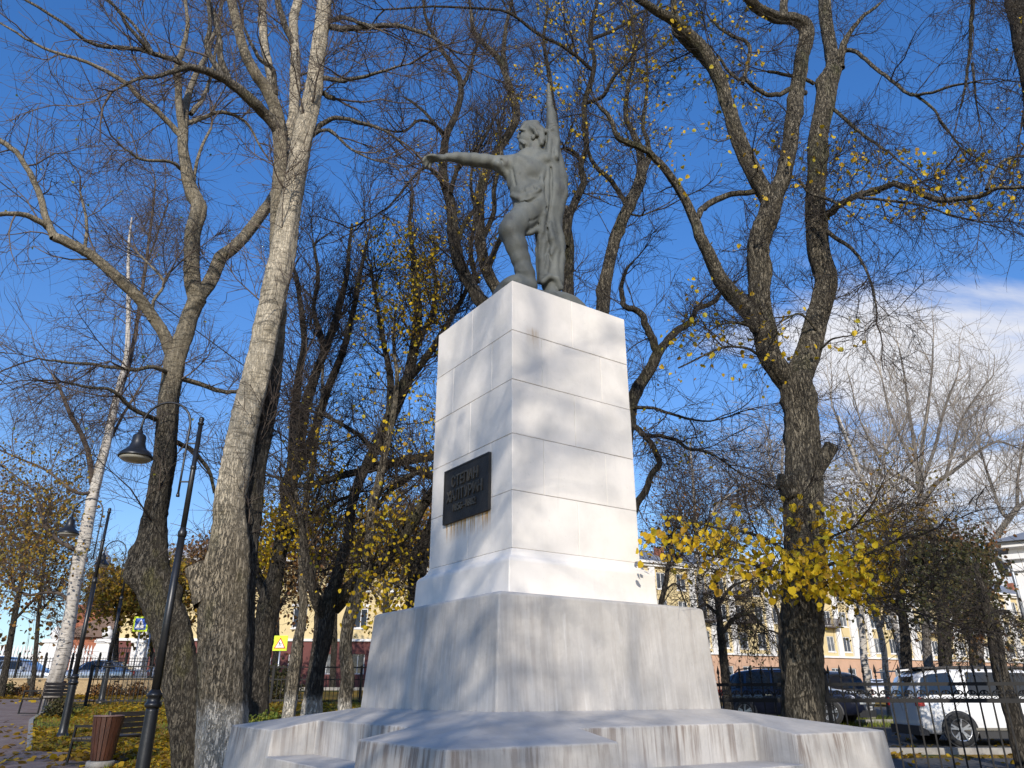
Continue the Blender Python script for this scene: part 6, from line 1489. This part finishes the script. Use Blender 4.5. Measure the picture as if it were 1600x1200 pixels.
    for sgn in (-1, 1):
        if tailx is not None: MB().box(x0 - .02, x0 + tailx, sgn * w0 * .985 - .10, sgn * w0 * .985 + .012 * (sgn > 0) + .10 * (sgn < 0) - (.012 if sgn < 0 else 0), tz - .11, tz + .09).build('tail_lamp', tail_m, t)
        if headx is not None: MB().box(x1 - headx, x1 + .012, min(sgn * w1 * .55, sgn * w1 * 1.0), max(sgn * w1 * .55, sgn * w1 * 1.0), hz - .08, hz + .07).build('headlamp', head_m, t)
        if rails:
            zt_ = [s_[4] for s_ in stations]; xr0, xr1 = rails
            pts = [(xr0, sgn * .62, np.interp(xr0, xs, zt_))] + [(x_, sgn * .62, np.interp(x_, xs, zt_) + .055) for x_ in np.linspace(xr0 + .12, xr1 - .12, 6)] + [(xr1, sgn * .62, np.interp(xr1, xs, zt_))]
            MB().tube(pts, .02, 6).build('roof_rail', trim_m, t)
        for hx in handles: 
            w = np.interp(hx, xs, [s_[1] for s_ in stations]); zb = np.interp(hx, xs, [s_[3] for s_ in stations])
            MB().box(hx - .11, hx + .11, sgn * w - .03, sgn * w + .03, zb - .16, zb - .125).build('door_handle', chrome, t)
            MB().box(hx + .16, hx + .168, sgn * w - .02, sgn * w + .0045, .35, zb - .06).build('door_seam', trim_m, t)
    # mirrors
    mx = shield[0][0] - .35
    for sgn in (-1, 1):
        w = np.interp(mx, xs, [s_[1] for s_ in stations]); zb = np.interp(mx, xs, [s_[3] for s_ in stations])
        MB().box(mx - .06, mx + .08, min(sgn * w * .97, sgn * (w + .2)), max(sgn * w * .97, sgn * (w + .2)), zb + .02, zb + .17).build('mirror', pmat, t)
    return t
# stations x, half width, z low, z belt, z top, half width of roof
VAN = [(0, .80, .50, 1.02, 1.06, .70), (.05, .93, .34, 1.10, 1.25, .80), (.22, .965, .28, 1.12, 1.62, .78), (.42, .975, .26, 1.12, 1.74, .78), (.9, .98, .24, 1.12, 1.79, .78), (1.8, .98, .22, 1.11, 1.80, .78), (2.8, .98, .22, 1.10, 1.78, .77), (3.4, .98, .22, 1.09, 1.72, .75), (3.9, .975, .22, 1.07, 1.45, .70), (4.3, .97, .24, 1.04, 1.12, .72), (4.75, .94, .26, .96, 1.0, .74), (5.05, .86, .30, .82, .86, .66), (5.15, .76, .40, .66, .70, .56)]
pv = P(1385, 1110, 21.4)
van = make_car('minivan', 'white minivan with black roof and glass band parked behind the fence at the right', 'minivan', VAN, paint('white', (.74, .74, .74), 0), (.90, 4.10), .375,
    [(.10, 1.06, .24, .98, .10, .96), (1.30, 2.28, 1.36, 2.26, .06, .96), (2.36, 3.25, 2.34, 3.10, .06, .96), (3.32, 3.82, 3.18, 3.36, .06, .92)], ((4.22, 1.09, .80), (3.42, 1.70, .66)), ((.0, 1.12, .72), (.19, 1.60, .66)),
    (pv[0] + .42, 21.35, float(gz(pv[0] + 2, 20.4)) + .01), R(-3.5), rails=(.7, 3.3), headx=.2, tailx=.14, tz=1.02, handles=(2.15, 3.1), sill=.96)
MB().box(.28, 3.4, -.70, .70, 1.80, 1.842).build('black_roof_panel', trim_m, van)
for sg in (-1, 1): MB().box(.95, 4.2, sg * .985 - .012, sg * .985 + .012, .36, .42).build('chrome_strip', chrome, van)
MB().obox((-.10, 0, 1.76), (1, 0, .1), (0, 1, 0), (-.1, 0, 1), .17, .66, .018).build('spoiler', paint('white', (.8, .8, .8), 0), van)
SUV = [(0, .72, .55, .95, .98, .62), (.05, .88, .36, 1.02, 1.10, .72), (.25, .91, .30, 1.04, 1.45, .70), (.6, .92, .28, 1.04, 1.62, .70), (1.2, .92, .25, 1.03, 1.68, .70), (2.1, .92, .25, 1.01, 1.67, .70), (2.7, .92, .25, 1.0, 1.58, .66), (3.25, .91, .25, .99, 1.22, .62), (3.45, .91, .26, .98, 1.04, .66), (4.2, .88, .28, .90, .95, .68), (4.5, .80, .34, .78, .82, .62), (4.58, .70, .42, .66, .70, .52)]
SW = [(.32, .85, .48, .84, .08, .94), (.95, 1.78, .95, 1.76, .06, .95), (1.86, 2.80, 1.84, 2.45, .06, .94)]
def suv(label, pm, loc, rz, **k): return make_car('parked_car', label, 'car', SUV, pm, (.85, 3.6), .35, SW, ((3.36, 1.06, .74), (2.72, 1.60, .62)), ((.03, 1.06, .64), (.33, 1.52, .58)), loc, rz, 'cars parked along the streets', headx=.35, tailx=.3, handles=(1.7, 2.65), **k)
SED = [(0, .70, .50, .86, .90, .58), (.05, .85, .34, .94, .97, .68), (.55, .89, .26, .96, 1.02, .68), (1.15, .90, .24, .95, 1.34, .60), (1.6, .90, .22, .94, 1.43, .60), (2.3, .90, .22, .93, 1.44, .60), (2.75, .90, .22, .92, 1.34, .58), (3.3, .89, .22, .90, 1.0, .60), (4.1, .87, .24, .80, .84, .64), (4.45, .80, .28, .70, .73, .58), (4.52, .70, .38, .60, .63, .48)]
def sedan(label, pm, loc, rz, **k): return make_car('parked_car', label, 'car', SED, pm, (.82, 3.62), .32, [(.95, 1.62, 1.25, 1.66, .10, .92), (1.70, 2.85, 1.72, 2.62, .08, .92)], ((3.28, .97, .72), (2.72, 1.36, .56)), ((.58, 1.0, .66), (1.18, 1.36, .54)), loc, rz, 'cars parked along the streets', headx=.3, tailx=.25, hz=.62, tz=.80, handles=(1.6, 2.7), **k)
def place(px, py, D): p = P(px, py, D); return (p[0], p[1], float(gz(p[0], p[1])) + .01)
blk = paint('dark_blue', (.012, .016, .035), .4); blk2 = paint('black', (.014, .014, .016), .3); silv = paint('silver', (.45, .47, .50), .6); wht = paint('white_b', (.72, .72, .73), 0)
bcar = suv('dark blue estate car with its nose behind the big linden trunk', blk, place(1140, 1090, 28.6), R(-36), rails=(.5, 2.6))
# number plate and round badge on its nose
MB().box(4.60, 4.612, -.26, .26, .42, .53).build('number_plate', plate_m, bcar)
m_ = MB().tube([(4.56, .11 * math.cos(a), .68 + .11 * math.sin(a)) for a in np.linspace(0, 2 * PI, 17)], .012, 5)
m_.bar((4.565, -.065, .75), (4.565, 0, .66), .016).bar((4.565, .065, .75), (4.565, 0, .66), .016).bar((4.565, -.08, .68), (4.565, -.035, .60), .014).bar((4.565, .08, .68), (4.565, .035, .60), .014).bar((4.565, -.035, .60), (4.565, 0, .66), .014).bar((4.565, .035, .60), (4.565, 0, .66), .014)
m_.build('badge', chrome, bcar)
for k in range(3): MB().box(4.50, 4.575, -.55, .55, .60 + k * .06, .615 + k * .06).build('grille_bar', chrome, bcar)
m_ = MB()
for k, (y_, w_) in enumerate(((-.19, .03), (-.11, .04), (-.04, .04), (.03, .04), (.10, .02), (.19, .05))): m_.box(4.6125, 4.615, y_ - w_ / 2, y_ + w_ / 2, .445, .505)
m_.build('plate_characters', black, bcar)
suv('black car seen from behind between the big linden and the white van', blk2, place(1330, 1095, 29.6), R(101))
sedan('small distant white car behind the fence, left of the white van', wht, place(1375, 1075, 46), R(70))
sedan('silver car parked beyond the brick wall below the white piers', silv, place(221, 1050, 41.8), R(180))
suv('dark car at the far left edge beyond the brick wall', blk2, (place(40, 1050, 43.2)), R(180))
sedan('pale silver car in front of the dark one at the far left edge', silv, place(-36, 1055, 40.9), R(-2))
sedan('white car partly hidden behind the forked maple beyond the wall', wht, place(222, 1050, 44.6), R(2))

# ------------------------------------------------------------------ statue
def sd_cone(p, a, b, ra, rb):
    ba = b - a; L2 = ba @ ba; h = np.clip(((p - a) @ ba) / L2, 0, 1)
    return np.linalg.norm(p - a - h[:, None] * ba, axis=1) - (ra + (rb - ra) * h)
class SDF:
    def __init__(s, lo, hi, h):
        s.lo = np.array(lo, float); s.h = h; s.n = np.ceil((np.array(hi) - s.lo) / h).astype(int) + 1
        s.d = np.full(s.n, 1.0, np.float32)
    def _box(s, lo, hi):
        i0 = np.clip(((lo - s.lo) / s.h).astype(int), 0, s.n - 1); i1 = np.clip(np.ceil((hi - s.lo) / s.h).astype(int) + 1, 1, s.n)
        g = np.stack(np.meshgrid(*[s.lo[k] + s.h * np.arange(i0[k], i1[k]) for k in range(3)], indexing='ij'), -1)
        return tuple(slice(i0[k], i1[k]) for k in range(3)), g.reshape(-1, 3), g.shape[:3]
    def _comb(s, sl, v, k, sub):
        o = s.d[sl]; v = v.reshape(o.shape)
        if sub:
            v = -v; hh = np.clip(.5 - .5 * (o - v) / k, 0, 1); hh = np.clip(.5 + .5 * (v - o) / k, 0, 1); s.d[sl] = o * (1 - hh) + v * hh + k * hh * (1 - hh)
        else:
            hh = np.clip(.5 + .5 * (v - o) / k, 0, 1); s.d[sl] = v * (1 - hh) + o * hh - k * hh * (1 - hh)
    def cone(s, a, b, ra, rb, k=.04, sub=False, flat=None):
        a, b = np.array(a, float), np.array(b, float); m = max(ra, rb) + k * 2 + .05
        sl, g, sh = s._box(np.minimum(a, b) - m, np.maximum(a, b) + m); s._comb(sl, sd_cone(g, a, b, ra, rb), k, sub); return s
    def ell(s, c, r, k=.04, sub=False, rot=None):
        c, r = np.array(c, float), np.array(r, float); m = r.max() + k * 2 + .05
        sl, g, sh = s._box(c - m, c + m); q = g - c
        if rot is not None: q = q @ np.array(rot)
        k0 = np.linalg.norm(q / r, axis=1); k1 = np.linalg.norm(q / r ** 2, axis=1) + 1e-6
        s._comb(sl, k0 * (k0 - 1) / k1, k, sub); return s
    def chain(s, pts, k=.04, sub=False):
        for p, q in zip(pts[:-1], pts[1:]): s.cone(p[:3], q[:3], p[3], q[3], k, sub)
        return s
    def mesh(s):
        d = s.d; sg = d < 0
        c = [sg[i:s.n[0] - 1 + i, j:s.n[1] - 1 + j, k:s.n[2] - 1 + k] for i in (0, 1) for j in (0, 1) for k in (0, 1)]
        tot = sum(x.astype(np.int8) for x in c); cell = (tot > 0) & (tot < 8); ids = np.full(cell.shape, -1, int); ci = np.argwhere(cell); ids[cell] = np.arange(len(ci))
        P_ = np.zeros((len(ci), 3)); W = np.zeros(len(ci)); corners = [(i, j, k) for i in (0, 1) for j in (0, 1) for k in (0, 1)]
        for a in range(8):
            for b in range(a + 1, 8):
                da = np.array(corners[b]) - np.array(corners[a])
                if np.abs(da).sum() != 1: continue
                ia = ci + corners[a]; ib = ci + corners[b]; va = d[ia[:, 0], ia[:, 1], ia[:, 2]]; vb = d[ib[:, 0], ib[:, 1], ib[:, 2]]; m = (va < 0) != (vb < 0)
                tt = np.where(m, va / np.where(m, va - vb, 1), 0)
                P_ += m[:, None] * (ia + tt[:, None] * da - 0); W += m
        P_ = P_ / W[:, None] * s.h + s.lo; F = []
        for ax in range(3):
            e = [0, 0, 0]; e[ax] = 1; u, v = [q for q in range(3) if q != ax]
            A = sg[:s.n[0] - e[0], :s.n[1] - e[1], :s.n[2] - e[2]]; B = sg[e[0]:, e[1]:, e[2]:]; m = A != B; idx = np.argwhere(m)
            idx = idx[(idx[:, u] > 0) & (idx[:, v] > 0) & (idx[:, u] < s.n[u] - 1) & (idx[:, v] < s.n[v] - 1)]
            du = np.zeros(3, int); du[u] = 1; dv = np.zeros(3, int); dv[v] = 1
            q = [ids[tuple((idx - x).T)] for x in (0 * du, du, du + dv, dv)]
            F4 = np.stack(q, 1); fl = A[tuple(idx.T)]; flip = fl if ax != 1 else ~fl
            F4[flip] = F4[flip][:, ::-1]; F.append(F4)
        return P_, np.vstack(F)
SD = 9.35      # depth of the figure's axis
def Q(x, y, dd=0.0): return P(x, y, SD + dd)
def rr(px, y=300): return px / FPX * SD / (CP - (600 - y) / FPX * SP)
S = SDF((-1.7, 8.4, 6.45), (1.25, 10.3, 10.95), .0185)
C4 = lambda x, y, dd, r: (*Q(x, y, dd), rr(r, y))
# rocky ground
S.ell(Q(835, 492, .0), (.62, .55, .26), .06); S.ell(Q(808, 452, -.02), (.27, .30, .16), .05); S.ell(Q(868, 478, .05), (.30, .30, .16), .05); S.ell(Q(790, 470, .1), (.2, .3, .22), .05)
S.cone(Q(800, 500, 0), Q(880, 505, 0), .42, .42, .05)
# standing (his left) leg: trousers and boot
S.chain([C4(852, 345, .10, 21), C4(856, 385, .08, 17), C4(858, 410, .06, 14.5), C4(862, 445, .04, 13)], .05)
S.chain([C4(862, 445, .04, 12), C4(862, 470, .0, 12.5)], .03); S.chain([C4(860, 462, -.02, 10), C4(846, 468, -.16, 8), C4(838, 470, -.22, 6)], .03)
# forward bent leg
S.chain([C4(838, 322, .0, 26), C4(830, 332, -.06, 25), C4(820, 341, -.12, 23), C4(806, 352, -.24, 20.5), C4(800, 360, -.29, 18.5)], .05)
S.ell(Q(797, 359, -.30), (rr(16.5), rr(16), rr(15)), .05)
S.chain([C4(799, 365, -.28, 17.5), C4(807, 385, -.25, 16), C4(814, 405, -.22, 14), C4(819, 422, -.20, 12)], .05)
S.chain([C4(818, 421, -.20, 14.8), C4(822, 428, -.20, 14)], .02); S.chain([C4(822, 430, -.20, 12.5), C4(828, 448, -.18, 12.5)], .02)
S.chain([C4(826, 446, -.20, 11), C4(812, 452, -.30, 9), C4(800, 453, -.36, 7)], .03)
# pelvis, belly, chest
S.ell(Q(842, 335, .04), (rr(27), .22, rr(20)), .08)
S.ell(Q(831, 308, .0), (rr(31), .24, rr(28)), .08); S.ell(Q(832, 326, -.02), (rr(29), .22, rr(18)), .08); S.ell(Q(826, 275, .0), (rr(34), .25, rr(27)), .08)
S.ell(Q(812, 262, -.02), (rr(22), .22, rr(17)), .06); S.ell(Q(848, 258, .02), (rr(24), .22, rr(18)), .06)
S.chain([C4(800, 258, .0, 14), C4(825, 246, .0, 13), C4(850, 250, .02, 13)], .07)
# shirt blousing over the belt
S.chain([C4(809, 268, -.04, 15), C4(812, 285, -.05, 16), C4(815, 300, -.06, 15), C4(822, 318, -.06, 17)], .06)
S.chain([C4(806, 300, -.08, 8), C4(818, 303, -.18, 8), C4(832, 298, -.20, 8), C4(845, 292, -.17, 8)], .05)
S.chain([C4(801, 306, -.12, 5), C4(812, 310, -.20, 5.5), C4(826, 307, -.245, 5.5), C4(842, 297, -.25, 5)], .02)
S.chain([C4(802, 314, -.14, 3.2), C4(812, 318.5, -.24, 3.4), C4(827, 315.5, -.285, 3.4), C4(844, 305, -.285, 3)], .010, True)
S.chain([C4(801, 290, -.02, 8), C4(799, 276, .0, 8)], .04)
# neck and head (turned to the left)
S.chain([C4(838, 248, .02, 13), C4(836, 230, .0, 11), C4(833, 218, .0, 11)], .03)
hx, hy = 829, 211
def H(dx, dy, dd=0): return Q(hx + dx, hy + dy, dd)
S.ell(H(2, -4, .0), (rr(17.5), .165, rr(18)), .03)                 # skull
S.ell(H(-6, 6, -.01), (rr(12), .12, rr(17)), .03)                  # face
S.ell(H(-9, 17, -.01), (rr(8.5), .085, rr(8)), .02)                 # chin and beard
S.chain([(*H(-14, 20, 0), rr(4)), (*H(-8, 24, 0), rr(5)), (*H(4, 16, -.02), rr(4))], .02)
S.chain([(*H(-17.5, -4, 0), rr(2.0)), (*H(-20.5, 3.5, 0), rr(2.2)), (*H(-18, 5.5, 0), rr(2.6))], .010)    # nose
S.chain([(*H(-17.5, -8, -.06), rr(2.4)), (*H(-15, -9, -.11), rr(2.4)), (*H(-9, -8, -.135), rr(2.0))], .010)  # brow
S.chain([(*H(-16, -3.2, -.06), rr(2.2)), (*H(-12, -3.6, -.115), rr(2.4))], .010, True)                   # eye socket
S.ell(H(-13, -2.6, -.088), (rr(2), .02, rr(1.6)), .004)
S.chain([(*H(-18, 9, -.02), rr(2.2)), (*H(-15, 10, -.085), rr(2.4)), (*H(-10, 14, -.115), rr(2.0))], .008)   # moustache
S.chain([(*H(-18, 13, -.03), rr(1.0)), (*H(-14.5, 13.2, -.09), rr(1.0))], .004, True)
S.ell(H(-16.5, 15.2, -.02), (rr(3), .05, rr(1.8)), .008)
S.ell(H(3.5, 3, -.135), (rr(3.4), .028, rr(5.4)), .008); S.ell(H(3.2, 3, -.165), (rr(1.6), .02, rr(3)), .006, True)  # ear
for (a, b, r_) in (((-8, -19), (10, -20), 5), ((-12, -14), (-2, -19), 4), ((6, -18), (18, -8), 6), ((17, -8), (19, 6), 5.5), ((12, -4), (17, 12), 5), ((0, -16), (8, -6), 4)):
    for dd in (-.09, -.03, .05): S.chain([(*H(a[0], a[1] + abs(dd) * 30, dd), rr(r_)), (*H(b[0], b[1] + abs(dd) * 24, dd * 1.05), rr(r_ * .9))], .012)
S.chain([(*H(0, -12, -.150), rr(3)), (*H(6, -8, -.160), rr(3.4)), (*H(10, 0, -.150), rr(3))], .010)
S.chain([(*H(-4, -16, -.15), rr(1.3)), (*H(-2, -9, -.165), rr(1.3))], .006, True)
# his right arm stretched out to the left
S.chain([C4(806, 256, -.02, 14.5), C4(793, 258, -.06, 14.5), C4(781, 257, -.09, 13.8)], .03)        # rolled sleeve
S.chain([C4(783, 250, -.09, 6), C4(778, 257, -.19, 6), C4(783, 266, -.11, 6)], .015); S.chain([C4(786, 268, -.08, 7), C4(795, 274, -.04, 7), C4(803, 285, .0, 6)], .03)
S.chain([C4(780, 255, -.09, 11), C4(757, 251.5, -.16, 10.5), C4(742, 250, -.20, 10)], .03)
S.chain([C4(742, 250, -.20, 10.2), C4(728, 248.5, -.25, 9.6), C4(712, 246, -.31, 7.6), C4(700, 245.5, -.35, 6.2)], .03)
# hand
S.ell(Q(688, 247, -.39), (rr(10), .055, rr(6.2)), .03)
S.ell(Q(680, 247.5, -.41), (rr(8), .065, rr(5)), .02)
for k_, (x1, y1, x2, y2, x3, y3, dd) in enumerate(((672, 245, 664, 246.5, 661, 252, -.46), (671, 248, 664, 251, 661.5, 257, -.43), (672, 250, 667, 254.5, 665, 261, -.40), (675, 252, 671, 258, 671.5, 263, -.37))):
    S.chain([C4(680, 247 + k_ * 1.2, -.41 + k_ * .012, 2.9), C4(x1, y1, dd, 2.7), C4(x2, y2, dd, 2.4), C4(x3, y3, dd, 1.9)], .006)
S.chain([C4(688, 245, -.42, 3.0), C4(680, 243.5, -.475, 2.8), C4(673, 242.5, -.49, 2.3), C4(668, 243.5, -.49, 2.0)], .008)
# his left arm raised, wrapped in the furled banner
S.chain([C4(852, 252, .05, 15), C4(862, 240, .0, 13.5), C4(864, 220, -.02, 11.5), C4(863, 200, -.03, 9.5), C4(861, 180, -.03, 7.4), C4(859, 162, -.03, 5.2), C4(857.5, 146, -.03, 3.6), C4(857, 132, -.03, 3.0)], .03)
S.chain([C4(856, 250, -.14, 5), C4(859, 225, -.12, 4.4), C4(859, 195, -.09, 3), C4(858, 165, -.06, 2)], .012)
S.chain([C4(868, 246, -.12, 5.5), C4(870, 220, -.09, 4.4), C4(867, 190, -.06, 3)], .012)
S.chain([C4(853, 206, -.10, 3), C4(862, 203, -.125, 3.4), C4(870, 206, -.09, 3)], .010)
# cloth falling behind the shoulder and down his left side
S.chain([C4(858, 250, .03, 15), C4(862, 275, .02, 16), C4(864, 300, .01, 17), C4(860, 325, .01, 15), C4(858, 345, .02, 14), C4(862, 385, .03, 14), C4(860, 445, .04, 14)], .05)
S.chain([C4(868, 252, .07, 13), C4(874, 280, .06, 13), C4(875, 303, .06, 12.5), C4(869, 330, .05, 12), C4(866, 350, .05, 11), C4(872, 385, .05, 11), C4(869, 445, .05, 11)], .05)
folds = [
    ([(856, 256, -.09, 5), (855, 290, -.12, 5), (856, 318, -.115, 5), (853, 345, -.10, 5), (850, 380, -.09, 5), (847, 405, -.08, 5), (846, 440, -.06, 5)], .022),
    ([(865, 258, -.05, 5.5), (866, 285, -.07, 5), (863, 312, -.09, 5), (860, 335, -.085, 5), (864, 362, -.07, 6), (870, 392, -.06, 5), (867, 420, -.05, 5), (872, 446, -.04, 5)], .022),
    ([(874, 262, .0, 5), (881, 285, .0, 5), (882, 302, .0, 5), (875, 325, .0, 5), (870, 345, -.02, 5), (877, 372, .0, 5), (878, 405, .0, 5), (876, 440, .0, 5)], .022),
    ([(850, 262, -.14, 3.6), (846, 285, -.185, 4), (848, 310, -.19, 4), (850, 335, -.18, 4.4), (846, 362, -.14, 5), (840, 388, -.07, 5), (842, 415, -.04, 5), (843, 440, -.03, 5)], .018),
    ([(858, 350, -.12, 5), (862, 374, -.12, 6), (866, 386, -.10, 5), (858, 402, -.10, 5), (852, 430, -.08, 5)], .02),
    ([(848, 440, -.12, 5), (858, 432, -.13, 5), (870, 436, -.10, 5), (876, 450, -.05, 5)], .02),
]
for ch, kk in folds: S.chain([C4(*q) for q in ch], kk)
grooves = [
    [(861, 262, -.125, 1.8), (861.5, 290, -.15, 2.2), (860, 318, -.15, 2.0), (857, 342, -.14, 2.0), (857, 362, -.13, 1.8)],
    [(851, 270, -.19, 1.2), (852, 300, -.20, 1.6), (853.5, 328, -.19, 1.5)],
    [(856, 388, -.13, 2), (861, 410, -.12, 2), (866, 432, -.11, 1.6)],
    [(840, 353, -.20, 2.8), (830, 358, -.27, 3.2), (822, 361, -.28, 2.2)],
    [(842, 340, -.22, 1.4), (830, 345, -.30, 1.6), (818, 347, -.34, 1.2)],
    [(836, 376, -.12, 4), (836.5, 395, -.10, 4.2), (837.5, 420, -.07, 3.6), (839, 440, -.07, 3)],
    [(812, 268, -.27, 1.0), (815, 285, -.285, 1.2), (818, 294, -.28, 1)], [(832, 264, -.27, .9), (836, 278, -.28, 1.2), (838, 288, -.27, 1.0)],
    [(820, 300, -.26, 1.6), (816, 285, -.25, 1.8), (812, 272, -.22, 1.4)], [(838, 296, -.28, 1.6), (832, 280, -.27, 1.8), (828, 268, -.25, 1.2)],
    [(826, 335, -.27, 1.6), (815, 346, -.34, 1.8), (806, 354, -.38, 1.2)],
    [(800, 264, -.17, 1.4), (803, 277, -.18, 1.6), (806, 290, -.18, 1.4)],
    [(783, 249, -.20, 1.4), (789, 258, -.23, 1.6), (786, 268, -.18, 1.6)],
]
for g in grooves: S.chain([C4(*q) for q in g], .014, True)
S.chain([C4(843, 356, -.14, 4.6), C4(830, 364, -.20, 4), C4(818, 366, -.24, 3)], .02)
S.chain([C4(812, 423, -.30, 2), C4(822, 424, -.31, 2), C4(831, 420, -.28, 2)], .008)
# the rock stays on the pedestal top
gx_, gy_, gz__ = np.meshgrid(*[S.lo[k] + S.h * np.arange(S.n[k]) for k in range(3)], indexing='ij')
la = (gx_ - MC[0]) * math.cos(MROT) + (gy_ - MC[1]) * math.sin(MROT); lb = -(gx_ - MC[0]) * math.sin(MROT) + (gy_ - MC[1]) * math.cos(MROT)
clip_ = np.maximum(np.maximum(np.abs(la), np.abs(lb)) - .93, 6.578 - gz__)
clip_ = np.where(gz__ < 7.15, clip_, -1.0)
S.d = np.maximum(S.d, clip_.astype(np.float32)); del gx_, gy_, gz__, la, lb, clip_
V, F = S.mesh()
nn_ = RNG.normal
V = V + .004 * np.stack([np.sin(V[:, 1] * 31 + V[:, 2] * 17), np.sin(V[:, 0] * 27 + V[:, 2] * 23), np.sin(V[:, 0] * 19 + V[:, 1] * 29)], 1)
N = NT('weathered_statue_paint', .7)
c_ = N.mix(N.rng(N.noise(N.vec((1, 1, .5)), 2.6, 7, .65), .35, .68), (.074, .080, .076), (.122, .130, .121))
c_ = N.mix(N.rng(N.noise(N.vec((3.5, 3.5, .8)), 2.2, 6, .65), .55, .72, 0., .55), c_, (.055, .052, .06))
N.color(c_); N.bump(N.noise(N.vec(), 34, 5, .6), .35, .01); stat_m = N.m
st = thing('statue', 'grey statue of a bearded man on the pedestal, arm outstretched, raising a furled banner', 'statue', (.30, 9.35, 6.575))
me = fast_mesh('figure', V - np.array(st.location), F, stat_m, True)
bm = bmesh.new(); bm.from_mesh(me)
bmesh.ops.smooth_vert(bm, verts=bm.verts, factor=.45, use_axis_x=True, use_axis_y=True, use_axis_z=True)
bmesh.ops.recalc_face_normals(bm, faces=bm.faces); bm.to_mesh(me); bm.free()
for p_ in me.polygons: p_.use_smooth = True
link('figure', me, st)
for o in WP:
    if 'worldparts' in o: del o['worldparts']
print('objects', len(bpy.data.objects), 'tris', sum(sum(len(p.vertices) - 2 for p in m.polygons) if len(m.polygons) < 2000 else len(m.loops) - 2 * len(m.polygons) for m in bpy.data.meshes))
